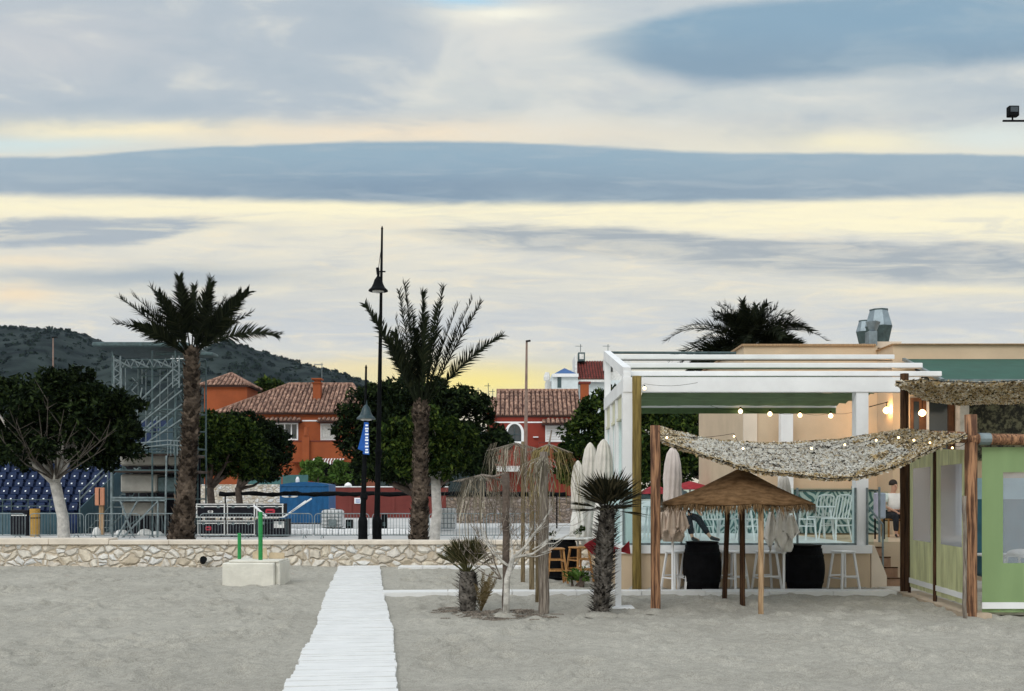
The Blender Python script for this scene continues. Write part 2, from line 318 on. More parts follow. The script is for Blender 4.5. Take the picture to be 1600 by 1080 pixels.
MT['green_fabric'] = mat('green_awning_fabric', (0.12, 0.19, 0.09), 0.85, 0.15, 3, bump=0.01, bscale=3)
MT['green_dark_fabric'] = mat('deep_green_awning', (0.020, 0.078, 0.055), 0.8, 0.12, 2)
MT['green_curtain'] = mat('green_curtain', (0.29, 0.42, 0.20), 0.7, 0.06, 1.5, bump=0.012, bscale=3, stretch=(1, 1, .3), trans=0.35)
MT['pvc_side'] = mat('sheer_olive_pvc', (0.56, 0.57, 0.32), 0.4, 0.25, 2.5, trans=0.4, stretch=(3, 3, .5))
MT['cream'] = mat('cream_canvas', (0.58, 0.57, 0.42), 0.85, 0.08, 3)
MT['teal_glass'] = glassmat('teal_sheet_glass', (0.90, 0.975, 0.97), 0.035)
MT['clear_glass'] = glassmat('clear_pvc', (0.55, 0.60, 0.70), 0.50, 0.15)
MT['dark_glass'] = mat('dark_window_glass', (0.03, 0.04, 0.05), 0.08, 0.3, 1, spec=0.6)
MT['steel_vent'] = mat('sheet_metal_cowl', (0.20, 0.25, 0.28), 0.45, 0.25, 4, metal=0.35)
MT['concrete'] = mat('concrete', (0.55, 0.52, 0.46), 0.9, 0.15, 3, bump=0.01)
MT['conc_block'] = mat('pale_concrete', (0.66, 0.64, 0.57), 0.9, 0.1, 3, bump=0.012)
MT['promenade'] = mat('promenade_paving', (0.50, 0.50, 0.49), 0.85, 0.12, 0.4)
MT['green_post'] = mat('green_plastic', (0.015, 0.24, 0.06), 0.4, 0.1, 3)
MT['blue_tank'] = mat('blue_painted_metal', (0.008, 0.095, 0.24), 0.45, 0.15, 2)
MT['seat_blue'] = mat('blue_seat_plastic', (0.002, 0.014, 0.055), 0.5, 0.3, 5, spec=0.15)
MT['stand_side'] = mat('teal_sheet', (0.035, 0.085, 0.11), 0.5, 0.3, 3, stretch=(8, 8, .4))
MT['lavender'] = mat('lavender_cloth', (0.42, 0.42, 0.52), 0.9, 0.1, 4)
MT['yellow'] = mat('ochre_padding', (0.42, 0.24, 0.05), 0.8, 0.15, 4)
MT['peach'] = mat('peach_panel', (0.50, 0.22, 0.13), 0.7, 0.12, 4)
MT['grey_panel'] = mat('taupe_panel', (0.29, 0.28, 0.25), 0.8, 0.12, 2.5)
MT['blue_flag'] = mat('blue_flag_cloth', (0.01, 0.09, 0.38), 0.8, 0.2, 8)
MT['white_mark'] = mat('white_print', (0.8, 0.85, 0.9), 0.8, 0.05, 8)
MT['red_mark'] = mat('red_print', (0.38, 0.02, 0.04), 0.7, 0.2, 10)
MT['case'] = mat('black_flight_case_board', (0.006, 0.006, 0.010), 0.6, 0.3, 4, spec=.15)
MT['trousers'] = mat('dark_trousers_cloth', (0.012, 0.014, 0.02), 0.9, 0.3, 8)
MT['sweater'] = mat('grey_knit', (0.13, 0.14, 0.15), 0.95, 0.2, 10)
MT['skin'] = mat('skin', (0.50, 0.28, 0.19), 0.55, 0.06, 6)
MT['hair'] = mat('dark_hair', (0.02, 0.013, 0.01), 0.7, 0.3, 10)
MT['shoe'] = mat('black_shoe', (0.015, 0.015, 0.018), 0.5, 0.2, 8)
MT['bulb'] = emit('warm_bulb', (1.0, 0.70, 0.36), 4.5)
MT['bulb2'] = emit('bright_warm_bulb', (1.0, 0.60, 0.25), 7.0)

def voronoi_stone():
    m, t, p = new_mat('rubble_stone'); l = t.links
    tcn = t.nodes.new('ShaderNodeTexCoord'); mp = t.nodes.new('ShaderNodeMapping'); mp.inputs['Scale'].default_value = (3.7, 1, 5.6)
    nz = t.nodes.new('ShaderNodeTexNoise'); nz.inputs['Scale'].default_value = 2.2; nz.inputs['Detail'].default_value = 3
    l.new(tcn.outputs['Object'], nz.inputs['Vector'])
    ad = t.nodes.new('ShaderNodeVectorMath'); ad.operation = 'MULTIPLY_ADD'; l.new(nz.outputs[1], ad.inputs[0]); ad.inputs[1].default_value = (.35, .0, .35); l.new(tcn.outputs['Object'], ad.inputs[2])
    l.new(ad.outputs[0], mp.inputs[0])
    v = t.nodes.new('ShaderNodeTexVoronoi'); v.inputs['Scale'].default_value = 1.0; l.new(mp.outputs[0], v.inputs['Vector'])
    e = t.nodes.new('ShaderNodeTexVoronoi'); e.feature = 'DISTANCE_TO_EDGE'; e.inputs['Scale'].default_value = 1.0; l.new(mp.outputs[0], e.inputs['Vector'])
    r = t.nodes.new('ShaderNodeValToRGB'); cr = r.color_ramp; sp = t.nodes.new('ShaderNodeSeparateColor'); l.new(v.outputs['Color'], sp.inputs[0]); l.new(sp.outputs[0], r.inputs[0])
    cols = [(0, (.66, .61, .52)), (.2, (.78, .75, .70)), (.42, (.52, .44, .33)), (.55, (.76, .77, .77)), (.8, (.74, .66, .53)), (1, (.60, .55, .48))]
    while len(cr.elements) < len(cols): cr.elements.new(.5)
    for el, (q, c) in zip(cr.elements, cols): el.position = q; el.color = c + (1,)
    n2 = t.nodes.new('ShaderNodeTexNoise'); n2.inputs['Scale'].default_value = 9; n2.inputs['Detail'].default_value = 6; l.new(tcn.outputs['Object'], n2.inputs['Vector'])
    mr = t.nodes.new('ShaderNodeMapRange'); l.new(n2.outputs[0], mr.inputs[0]); mr.inputs[1].default_value = .3; mr.inputs[2].default_value = .7; mr.inputs[3].default_value = .75; mr.inputs[4].default_value = 1.12
    vs = t.nodes.new('ShaderNodeVectorMath'); vs.operation = 'SCALE'; l.new(r.outputs[0], vs.inputs[0]); l.new(mr.outputs[0], vs.inputs[3])
    em = t.nodes.new('ShaderNodeMapRange'); l.new(e.outputs[0], em.inputs[0]); em.inputs[1].default_value = .02; em.inputs[2].default_value = .09
    mx = t.nodes.new('ShaderNodeMix'); mx.data_type = 'RGBA'; l.new(em.outputs[0], mx.inputs[0]); mx.inputs[6].default_value = (.50, .42, .32, 1); l.new(vs.outputs[0], mx.inputs[7])
    l.new(mx.outputs[2], p.inputs['Base Color']); p.inputs['Roughness'].default_value = .9
    b = t.nodes.new('ShaderNodeBump'); b.inputs['Distance'].default_value = .05
    sm = t.nodes.new('ShaderNodeMapRange'); l.new(e.outputs[0], sm.inputs[0]); sm.inputs[1].default_value = 0; sm.inputs[2].default_value = .2
    aa = t.nodes.new('ShaderNodeMath'); aa.operation = 'MULTIPLY_ADD'; l.new(n2.outputs[0], aa.inputs[0]); aa.inputs[1].default_value = .35; l.new(sm.outputs[0], aa.inputs[2])
    l.new(aa.outputs[0], b.inputs['Height']); l.new(b.outputs[0], p.inputs['Normal'])
    return m
MT['stone'] = voronoi_stone()
def brownstone():
    m = MT['stone'].copy(); m.name = 'brown_rubble_stone'
    for n in m.node_tree.nodes:
        if n.type == 'VALTORGB':
            for e in n.color_ramp.elements: c = e.color; e.color = (c[0]*.42, c[1]*.36, c[2]*.34, 1)
        if n.type == 'MIX': n.inputs[6].default_value = (.12, .09, .07, 1)
    return m
MT['stone_brown'] = brownstone()
def sandmat():
    m, t, p = new_mat('grey_beach_sand'); l = t.links
    tcn = t.nodes.new('ShaderNodeTexCoord')
    def nz(s, d, r=.6):
        n = t.nodes.new('ShaderNodeTexNoise'); n.inputs['Scale'].default_value = s; n.inputs['Detail'].default_value = d; n.inputs['Roughness'].default_value = r; l.new(tcn.outputs['Object'], n.inputs['Vector']); return n
    a = nz(.5, 6); b = nz(9, 8, .75); c = nz(70, 3)
    r = t.nodes.new('ShaderNodeValToRGB'); l.new(a.outputs[0], r.inputs[0]); e = r.color_ramp.elements
    e[0].position = .3; e[0].color = (.37, .352, .305, 1); e[1].position = .7; e[1].color = (.46, .44, .385, 1)
    def mul(col, src, lo, hi):
        mr = t.nodes.new('ShaderNodeMapRange'); l.new(src, mr.inputs[0]); mr.inputs[1].default_value = .3; mr.inputs[2].default_value = .7; mr.inputs[3].default_value = lo; mr.inputs[4].default_value = hi
        vs = t.nodes.new('ShaderNodeVectorMath'); vs.operation = 'SCALE'; l.new(col, vs.inputs[0]); l.new(mr.outputs[0], vs.inputs[3]); return vs.outputs[0]
    o = mul(mul(r.outputs[0], b.outputs[0], .78, 1.14), c.outputs[0], .72, 1.25)
    l.new(o, p.inputs['Base Color']); p.inputs['Roughness'].default_value = .95; p.inputs['Specular IOR Level'].default_value = .15
    b1 = t.nodes.new('ShaderNodeBump'); b1.inputs['Distance'].default_value = .045; l.new(b.outputs[0], b1.inputs['Height'])
    b2 = t.nodes.new('ShaderNodeBump'); b2.inputs['Distance'].default_value = .004; l.new(c.outputs[0], b2.inputs['Height']); l.new(b1.outputs[0], b2.inputs['Normal']); l.new(b2.outputs[0], p.inputs['Normal'])
    return m
MT['sand'] = sandmat()
def netmat(name, cols):
    m, t, p = new_mat(name); l = t.links
    g = t.nodes.new('ShaderNodeNewGeometry'); r = t.nodes.new('ShaderNodeValToRGB'); l.new(g.outputs['Random Per Island'], r.inputs[0]); cr = r.color_ramp; cr.interpolation = 'CONSTANT'
    while len(cr.elements) < len(cols): cr.elements.new(.5)
    for el, (q, c) in zip(cr.elements, cols): el.position = q; el.color = c + (1,)
    tr = t.nodes.new('ShaderNodeBsdfTranslucent'); l.new(r.outputs[0], tr.inputs[0]); l.new(r.outputs[0], p.inputs['Base Color']); p.inputs['Roughness'].default_value = .9
    mx = t.nodes.new('ShaderNodeMixShader'); mx.inputs[0].default_value = .5; l.new(p.outputs[0], mx.inputs[1]); l.new(tr.outputs[0], mx.inputs[2]); l.new(mx.outputs[0], t.nodes['Material Output'].inputs[0])
    return m
MT['net'] = netmat('camouflage_net_scrim', [(0, (.05, .04, .03)), (.09, (.48, .42, .33)), (.25, (.74, .72, .66)), (.60, (.86, .85, .80)), (.92, (.22, .18, .12)), (.96, (.66, .58, .44))])
MT['net_brown'] = netmat('camouflage_net_scrim_brown', [(0, (.05, .04, .02)), (.14, (.46, .35, .19)), (.38, (.70, .61, .44)), (.58, (.88, .84, .74)), (.82, (.20, .14, .07)), (.88, (.62, .47, .24))])
def tilemat():
    m, t, p = new_mat('leaf_pattern_tiles'); l = t.links
    tcn = t.nodes.new('ShaderNodeTexCoord'); sx_ = t.nodes.new('ShaderNodeSeparateXYZ'); l.new(tcn.outputs['Object'], sx_.inputs[0])
    def mm(op, a, b=0.0):
        n = t.nodes.new('ShaderNodeMath'); n.operation = op
        for i, v in enumerate((a, b)):
            if hasattr(v, 'node'): l.new(v, n.inputs[i])
            else: n.inputs[i].default_value = v
        return n.outputs[0]
    s = 0.85
    fx = mm('ABSOLUTE', mm('SUBTRACT', mm('FRACT', mm('DIVIDE', sx_.outputs[0], s)), .5)); fz = mm('ABSOLUTE', mm('SUBTRACT', mm('FRACT', mm('DIVIDE', sx_.outputs[2], s)), .5))
    n = t.nodes.new('ShaderNodeTexNoise'); n.inputs['Scale'].default_value = 1.7; n.inputs['Detail'].default_value = 1; l.new(tcn.outputs['Object'], n.inputs['Vector'])
    d = mm('ADD', mm('MULTIPLY', fx, 1.7), mm('ADD', fz, mm('MULTIPLY', n.outputs[0], 1.1)))
    w = mm('SINE', mm('MULTIPLY', d, 24.0))
    r = t.nodes.new('ShaderNodeValToRGB'); r.color_ramp.elements[0].position = .45; r.color_ramp.elements[1].position = .55
    r.color_ramp.elements[0].color = (.05, .12, .12, 1); r.color_ramp.elements[1].color = (.40, .47, .45, 1)
    l.new(mm('MULTIPLY_ADD', w, .5) if False else mm('ADD', mm('MULTIPLY', w, .5), .5), r.inputs[0]); l.new(r.outputs[0], p.inputs['Base Color']); p.inputs['Roughness'].default_value = .3
    return m
MT['tiles'] = tilemat()
def rooftile(name, c1, c2):
    m = mat(name, c1, .9, .35, 6, c2=c2, stretch=(1, .35, .35), island=.25, bump=.01); return m
MT['roof'] = rooftile('terracotta_roof_tile', (.13, .06, .045), (.42, .26, .19))
MT['hill'] = mat('scrub_hillside', (.004, .012, .012), .95, .5, .022, c2=(.030, .042, .038), detail=10, spec=.05)
MT['hilltree'] = leafmat('far_scrub', (.003, .008, .006), (.007, .016, .010), (.02, .034, .018), 0)

# ================================================================== GROUND
def axis(lo, hi, step, far):
    a = list(np.arange(lo, hi+1e-6, step)); k = step; b = [hi]; c = [lo]
    while b[-1] < far: k *= 1.5; b.append(b[-1]+k)
    k = step
    while c[-1] > -far: k *= 1.5; c.append(c[-1]-k)
    return np.array(sorted(set(c[1:]+a+b[1:])))
xs = axis(-13.5, 13.5, 0.06, 2200); ys = axis(6.0, 25.3, 0.06, 2200)
nx, ny = len(xs), len(ys)
pits = [(RNG.uniform(-13, 13), RNG.uniform(6.5, 24.5), RNG.uniform(.10, .22), RNG.uniform(.02, .055)) for _ in range(2600)]
Zs = np.zeros((ny, nx))
fi = (xs > -13.6) & (xs < 13.6); fj = (ys > 5.9) & (ys < 25.4)
for j in np.where(fj)[0]:
    for i in np.where(fi)[0]:
        x, y = xs[i], ys[j]
        Zs[j, i] = (noise.noise((x*.45, y*.45, 0))*.04 + noise.noise((x*1.6, y*1.6, 5))*.032 + noise.noise((x*3.6, y*3.6, 9))*.026)
for (cx, cy, r, d) in pits:
    ii = np.where(abs(xs-cx) < r*2.2)[0]; jj = np.where(abs(ys-cy) < r*2.2)[0]
    if len(ii) and len(jj):
        XX, YY = np.meshgrid(xs[ii], ys[jj]); q = ((XX-cx)**2+((YY-cy)*.75)**2)/(r*r)
        Zs[np.ix_(jj, ii)] += d*(-np.exp(-q*2) + .55*np.exp(-(np.sqrt(q)-1.15)**2*9))
for _ in range(34):      # trails of footprints
    x, y, a = RNG.uniform(-12, 12), RNG.uniform(7, 23), RNG.uniform(0, 6.28)
    for k in range(int(RNG.integers(8, 26))):
        a += RNG.normal(0, .08); x += math.cos(a)*.36; y += math.sin(a)*.36; sd = .09 if k % 2 else -.09; px_, py_ = x-math.sin(a)*sd, y+math.cos(a)*sd
        if not (-13 < px_ < 13 and 6.2 < py_ < 24.4): break
        ii = np.where(abs(xs-px_) < .4)[0]; jj = np.where(abs(ys-py_) < .4)[0]; XX, YY = np.meshgrid(xs[ii], ys[jj]); u_ = (XX-px_)*math.cos(a)+(YY-py_)*math.sin(a); v_ = -(XX-px_)*math.sin(a)+(YY-py_)*math.cos(a)
        q = (u_/.17)**2+(v_/.09)**2; Zs[np.ix_(jj, ii)] += -.05*np.exp(-q*1.2)+.022*np.exp(-(np.sqrt(q)-1.5)**2*4)
def sand_h(x, y):
    i = int(np.clip(np.searchsorted(xs, x), 0, nx-1)); j = int(np.clip(np.searchsorted(ys, y), 0, ny-1)); return float(Zs[j, i])
# flatten under the walkway and against the built things
for j in range(ny):
    for i in range(nx):
        y = ys[j]
        if 5 < y < 26:
            x = xs[i]; cxw = -3.93 + (24.8-y)*.1476
            if abs(x-cxw) < .85: Zs[j, i] = min(Zs[j, i]*.3, .012) - .0
Zs -= 0.012
XX, YY = np.meshgrid(xs, ys); Vv = np.stack([XX.ravel(), YY.ravel(), Zs.ravel()], 1)
idx = np.arange(nx*ny).reshape(ny, nx); Fq = np.stack([idx[:-1, :-1].ravel(), idx[:-1, 1:].ravel(), idx[1:, 1:].ravel(), idx[1:, :-1].ravel()], 1)
me = bpy.data.meshes.new('sand'); me.from_pydata(Vv.tolist(), [], Fq.tolist()); me.polygons.foreach_set('use_smooth', [True]*len(me.polygons)); me.materials.append(MT['sand'])
sand = bpy.data.objects.new('sand', me); COL.objects.link(sand); tag(sand, kind='structure')

# main plank walkway: separate wobbling slabs
def walkway(name, pts, width, plank, thick, wob, label=None):
    m = MB(); a = [Vector((p[0], p[1], 0)) for p in pts]
    for s in range(len(a)-1):
        d = a[s+1]-a[s]; Ln = d.length; d.normalize(); nrm = Vector((d.y, -d.x, 0)); k = max(1, int(Ln/plank))
        for q in range(k):
            c = a[s] + d*(q+.5)*Ln/k; sh = math.sin((s*31+q)*.35)*wob*.6 + random.uniform(-wob, wob)*.4; w = width/2+random.uniform(-.012, .012)
            t = random.uniform(-.006, .006); z = thick + random.uniform(-.0025, .0025) + .004*math.sin(q*.5)
            e0 = c - d*(Ln/k/2-.006); e1 = c + d*(Ln/k/2-.006)
            b = [e0-nrm*(w-sh), e0+nrm*(w+sh), e1+nrm*(w+sh), e1-nrm*(w-sh)]
            zz = [z+t, z-t, z-t, z+t]
            m.add([(p.x, p.y, -.03) for p in b]+[(p.x, p.y, z_) for p, z_ in zip(b, zz)], [(3,2,1,0),(4,5,6,7),(0,1,5,4),(1,2,6,5),(2,3,7,6),(3,0,4,7)])
    return m.build(name, MT['walk'], kind='structure')
MT['walk'] = mat('white_plastic_planks', (0.76, 0.765, 0.76), 0.6, 0.05, 3, bump=0.003, c2=(0.66, 0.665, 0.66))
walkway('walkway', [(-3.91, 24.6), (-2.87, 17.5), (-2.13, 12.9), (-1.58, 8.88), (-1.1, 5.6), (-.75, 3.0)], 1.03, .118, .035, .016)
walkway('side_path', [(-2.85, 24.2), (2.0, 24.15)], .38, .6, .05, .008)
walkway('side_path', [(X(598, 17.6), 17.55), (X(700, 17.7), 17.65), (X(900, 17.7), 17.7), (X(1100, 17.7), 17.72), (X(1395, 17.7), 17.7)], .40, .9, .07, .01)

# promenade behind the sea wall
m = MB(); m.box(-400, 3.0, 25.35, 400, -.3, .14); m.box(3.0, 400, 27.6, 400, -.3, .14); m.build('promenade', MT['promenade'], kind='structure')
# road strip of paler paving
# ------------------------------------------------------------------ sea wall
r = thing('sea_wall', (0, 24.8, 0), 'long low rubble stone wall with pale coping between beach and promenade', 'wall')
m = MB(); m.box(-60, 3.0, 24.8, 25.3, -.2, .555); m.build('wall', MT['stone'], r)
m = MB(); x = -60.0
while x < 3.0:
    w = 1.55; z1 = .665+random.uniform(-.006, .006); dz = .05 if x < -11.8 else 0
    m.bbox(x+.004, min(x+w, 3.0)-.004, 24.74, 25.36, .56, z1+dz, .012); x += w
m.build('coping', mat('pale_coping_stone', (.66, .59, .50), .85, .1, 2.5, bump=.004), r)

# ================================================================== HILL
def ridge(px):                                             # skyline height of the hill in photo pixels
    pts = [(-900, 560), (-300, 535), (0, 524), (60, 524), (150, 540), (220, 556), (300, 575), (330, 560), (370, 553), (410, 560), (450, 570), (520, 592), (580, 606), (660, 640), (760, 690), (860, 760), (1000, 778)]
    for (a, b), (c, d) in zip(pts, pts[1:]):
        if px <= c: return b+(d-b)*(px-a)/(c-a)
    return 790
m = MB(); NX, NY = 170, 26; D0, D1 = 700.0, 1500.0
for j in range(NY):
    t = j/(NY-1); D = D0+(D1-D0)*t
    for i in range(NX):
        px = -900+1950*i/(NX-1); top = Z(ridge(px), D1)-0
        z = max(-2, top*(math.sin(t*math.pi/2)**1.2)) + noise.noise((px*.012, D*.004, 1))*14*math.sin(t*math.pi) + noise.noise((px*.05, D*.02, 3))*3.0*(1 if j < NY-1 else .4)
        m.v.append((X(px, D1)*(D/D1*.7+.3), D, z))
for j in range(NY-1):
    for i in range(NX-1): a = j*NX+i; m.f.append((a, a+1, a+NX+1, a+NX))
b = len(m.v)
for i in range(NX): m.v.append((m.v[(NY-1)*NX+i][0], 1900, -3))
for i in range(NX-1): m.f.append(((NY-1)*NX+i, (NY-1)*NX+i+1, b+i+1, b+i))
hill = m.build('hill', MT['hill'], smooth=True, kind='structure')
# scrub over the hill: a mass of small clumps
cv = []; grid = [Vector(v) for v in m.v[:NX*NY]]
def clump(V, Fc, c, r, n, seed):
    rg = RNG
    d = rg.normal(size=(n, 3)); d /= np.linalg.norm(d, axis=1)[:, None]; d[:, 2] = np.abs(d[:, 2])*.9
    p = np.array(c)+d*r*rg.uniform(.5, 1, (n, 1)); a = rg.normal(size=(n, 3)); a /= np.linalg.norm(a, axis=1)[:, None]
    b_ = np.cross(a, rg.normal(size=(n, 3))); b_ /= np.linalg.norm(b_, axis=1)[:, None]; s = r*.42
    q = np.stack([p-a*s, p+b_*s*.7, p+a*s, p-b_*s*.7], 1).reshape(-1, 3); base = sum(len(x) for x in V)
    V.append(q); Fc.append(np.arange(len(q)).reshape(-1, 4)+base)
VV, FF = [], []
for k in range(4200):
    j = random.randrange(8, NY-1) if random.random() < .72 else NY-2; i = random.randrange(0, NX-1)
    a, b_ = random.random(), random.random()
    if j == NY-2 : b_ = 1
    p = (grid[j*NX+i]*(1-a)+grid[j*NX+i+1]*a)*(1-b_)+(grid[(j+1)*NX+i]*(1-a)+grid[(j+1)*NX+i+1]*a)*b_
    clump(VV, FF, (p.x, p.y, p.z-1), random.uniform(2, 6.5), 18, k)
m = MB(); m.arr(np.concatenate(VV), np.concatenate(FF)); m.build('hillside_scrub', MT['hilltree'], kind='stuff', label='dark scrub and pines covering the far hill', cat='scrub')

# ================================================================== TREES
def leaves(centers, radii, n, size, flat=.0, up=.0):
    """n small four-cornered leaves scattered in clumps round the given centres"""
    C_ = np.array(centers); R_ = np.array(radii); k = RNG.integers(0, len(C_), n)
    d = RNG.normal(size=(n, 3)); d /= np.linalg.norm(d, axis=1)[:, None]; rr = RNG.uniform(.35, 1, (n, 1))**.6
    p = C_[k]+d*rr*R_[k][:, None]*np.array([1, 1, .8])
    a = RNG.normal(size=(n, 3))+d*.6; a[:, 2] *= (1-flat); a /= np.linalg.norm(a, axis=1)[:, None]
    b = np.cross(a, RNG.normal(size=(n, 3))); b /= np.linalg.norm(b, axis=1)[:, None]
    s = (size*RNG.uniform(.6, 1.35, n))[:, None]
    q = np.stack([p-a*s, p+b*s*.42, p+a*s, p-b*s*.42], 1).reshape(-1, 3)
    return q, np.arange(4*n).reshape(-1, 4)
def tree(name, base, h0, trunk_r, ells, nclump, nleaf, size, leafm, barkm, label, cat='tree', group=None, limbs=7, lean=(0, 0), clump_r=.4, trunk_top=None, core=None):
    """ells: crown as ellipsoids (cx, cy, cz, rx, ry, rz) in world units"""
    base = Vector(base); r = thing(name, base, label, cat, group)
    m = MB(); top = Vector(trunk_top) if trunk_top else base+Vector((lean[0], lean[1], h0))
    mid = (base+top)/2+Vector((trunk_r*.5, 0, 0)); m.tube([base-Vector((0, 0, .15)), base+Vector((0, 0, .1)), mid, top], [trunk_r*1.5, trunk_r*1.15, trunk_r*.9, trunk_r*.85], 10, jit=.06)
    cs, rs = [], []
    vol = [e[3]*e[4]*e[5] for e in ells]; tot = sum(vol)
    for e, v in zip(ells, vol):
        for _ in range(max(3, int(nclump*v/tot))):
            d = Vector((random.gauss(0, 1), random.gauss(0, 1), random.gauss(0, 1))).normalized(); q = random.uniform(.45, 1)**.5
            q *= (1+.16*noise.noise((d.x*2+e[0], d.y*2, d.z*2)))
            cs.append((e[0]+d.x*q*e[3], e[1]+d.y*q*e[4], e[2]+d.z*q*e[5])); rs.append(clump_r*random.uniform(.6, 1.25))
    for k in range(limbs):
        c = Vector(cs[random.randrange(len(cs))]); c = Vector((c.x, c.y, max(c.z, top.z+.3))); w = top+(c-top)*.45+Vector((0, 0, -.12*(c-top).length)); 
        m.tube([top-Vector((0, 0, trunk_r*.4)), w, c], [trunk_r*.6, trunk_r*.34, trunk_r*.1], 6, jit=.05)
        for _ in range(3):
            c2 = Vector(cs[random.randrange(len(cs))])
            if (c2-w).length < 2.0: m.tube([w, (w+c2)/2+Vector((0, 0, .08)), c2], [trunk_r*.24, trunk_r*.15, trunk_r*.05], 5)
    m.build('trunk', barkm, r, smooth=True)
    q, f = leaves(cs, rs, nleaf, size); mm = MB(); mm.arr(q, f); mm.build('crown', leafm, r)
    return r
def ell(px, py, D, rpx, rpy, ry=None):
    c = P(px, py, D); s = D/F; return (c.x, c.y, c.z, rpx*s, (ry if ry else rpx*s*.8), rpy*s)
g_, gz = None, .14
D = 27.5
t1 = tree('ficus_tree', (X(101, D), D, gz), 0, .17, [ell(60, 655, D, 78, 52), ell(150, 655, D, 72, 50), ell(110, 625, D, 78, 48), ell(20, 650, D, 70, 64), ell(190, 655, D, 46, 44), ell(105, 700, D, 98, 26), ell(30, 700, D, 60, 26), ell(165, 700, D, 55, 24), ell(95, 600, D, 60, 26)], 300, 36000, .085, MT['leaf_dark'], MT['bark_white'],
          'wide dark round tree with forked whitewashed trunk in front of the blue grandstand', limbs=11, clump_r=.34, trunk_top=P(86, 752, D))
# bare pale twigs showing under that crown
m = MB(); rt = P(86, 750, D)
for (ax, ay) in [(15, 640), (40, 690), (60, 640), (120, 660), (150, 690), (165, 700), (30, 670), (5, 690), (100, 640), (130, 700), (75, 620), (180, 670)]:
    e = P(ax, ay, D-1.3); c = rt+(e-rt)*.5+Vector((random.uniform(-.1, .1), -.3, -.1)); m.tube([rt, c, e], [.035, .018, .006], 5)
    for _ in range(4):
        s0 = c+(e-c)*random.random(); m.tube([s0, s0+Vector((random.uniform(-.5, .5), random.uniform(-.3, .1), random.uniform(.1, .6)))], [.012, .004], 4)
m.build('bare_branches', MT['twig'], t1)
D = 46
tree('ficus_tree', (X(328, D), D, gz), 0, .2, [ell(330, 705, D, 30, 45), ell(365, 700, D, 42, 45), ell(345, 680, D, 40, 34), ell(390, 720, D, 25, 28)], 130, 20000, .125, MT['leaf_mid'], MT['bark'],
     'round bushy tree with yellowish leaves right beside the tall palm trunk', group='round trees on the promenade', limbs=7, clump_r=.5, trunk_top=P(328, 762, D))
D = 50
tree('ficus_tree', (X(372, D), D, gz), 0, .2, [ell(398, 692, D, 46, 38), ell(425, 715, D, 28, 26), ell(375, 680, D, 40, 34), ell(410, 725, D, 34, 22)], 130, 18000, .135, MT['leaf_dark'], MT['bark'],
     'darker round tree overlapping its yellowish neighbour in front of the orange house', group='round trees on the promenade', limbs=7, clump_r=.55, trunk_top=P(372, 762, D))
D = 44
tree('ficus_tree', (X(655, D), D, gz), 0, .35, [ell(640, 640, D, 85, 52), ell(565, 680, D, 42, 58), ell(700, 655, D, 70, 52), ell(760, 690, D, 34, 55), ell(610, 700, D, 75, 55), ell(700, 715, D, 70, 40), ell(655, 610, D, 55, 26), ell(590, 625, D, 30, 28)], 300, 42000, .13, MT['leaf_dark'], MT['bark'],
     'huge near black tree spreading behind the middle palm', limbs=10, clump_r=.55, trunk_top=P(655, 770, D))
D = 30
tree('ficus_tree', (X(677, D), D, gz), 0, .17, [ell(625, 690, D, 34, 34), ell(665, 680, D, 52, 38), ell(710, 695, D, 36, 40), ell(670, 715, D, 60, 26)], 120, 20000, .085, MT['leaf_mid'], MT['bark_white'],
     'green round tree with a pale straight trunk standing behind the middle palm', limbs=8, clump_r=.36, trunk_top=P(680, 742, D))
D = 48
tree('ficus_tree', (X(915, D), D, gz), 0, .3, [ell(915, 690, D, 34, 60), ell(945, 650, D, 34, 46), ell(895, 720, D, 26, 36), ell(965, 690, D, 40, 50)], 120, 16000, .14, MT['leaf_mid'], MT['bark'],
     'dark dense tree between the red house and the white pergola', limbs=6, clump_r=.5, trunk_top=P(915, 745, D))
D = 46
tree('ficus_tree', (X(1035, D), D, gz), 0, .3, [ell(1040, 690, D, 60, 75), ell(1000, 700, D, 50, 65)], 120, 18000, .13, MT['leaf_mid'], MT['bark'],
     'dark tree seen through the pergola on its left half', group='trees behind the terrace', limbs=6, clump_r=.55, trunk_top=P(1035, 750, D))
tree('ficus_tree', (X(1120, D+2), D+2, gz), 0, .3, [ell(1105, 690, D+2, 60, 72), ell(1150, 680, D+2, 40, 65)], 120, 18000, .13, MT['leaf_dark'], MT['bark'],
     'dark tree seen through the pergola against the beige building corner', group='trees behind the terrace', limbs=6, clump_r=.55, trunk_top=P(1120, 750, D+2))
D = 100
tree('pine_tree', (X(425, D), D, gz), 0, .3, [ell(425, 608, D, 18, 16), ell(418, 625, D, 12, 20)], 30, 3000, .3, MT['leaf_mid'], MT['bark'], 'small green treetop showing behind the orange house roof', limbs=4, clump_r=.7, trunk_top=P(425, 640, D))
def bush(name, px, py, D, rx, ry, n, size, leafm, label, cat='bush', z0=gz):
    c = P(px, py, D); r = thing(name, (c.x, D, z0), label, cat); s = D/F; cs, rs = [], []
    for _ in range(max(10, n//150)):
        a = random.uniform(-1, 1); b = random.uniform(-1, 1)
        cs.append((c.x+a*rx*s, D+random.uniform(-1, 1)*.5*min(rx, 30)*s, c.z+b*ry*s*math.sqrt(max(.05, 1-a*a*.7)))); rs.append(ry*s*random.uniform(.3, .55))
    q, f = leaves(cs, rs, n, size); m = MB(); m.arr(q, f); m.build('foliage', leafm, r)
    m = MB()
    for _ in range(5): m.tube([(c.x+random.uniform(-.5, .5)*rx*s, D, z0-.1), (c.x+random.uniform(-.6, .6)*rx*s, D, c.z)], [.04, .015], 5)
    m.build('stem', MT['bark'], r); return r
bush('garden_hedge', 525, 738, 79, 46, 16, 5000, .2, MT['leaf_brightish'], 'bright green hedge below the balcony of the orange house', 'hedge', z0=2)
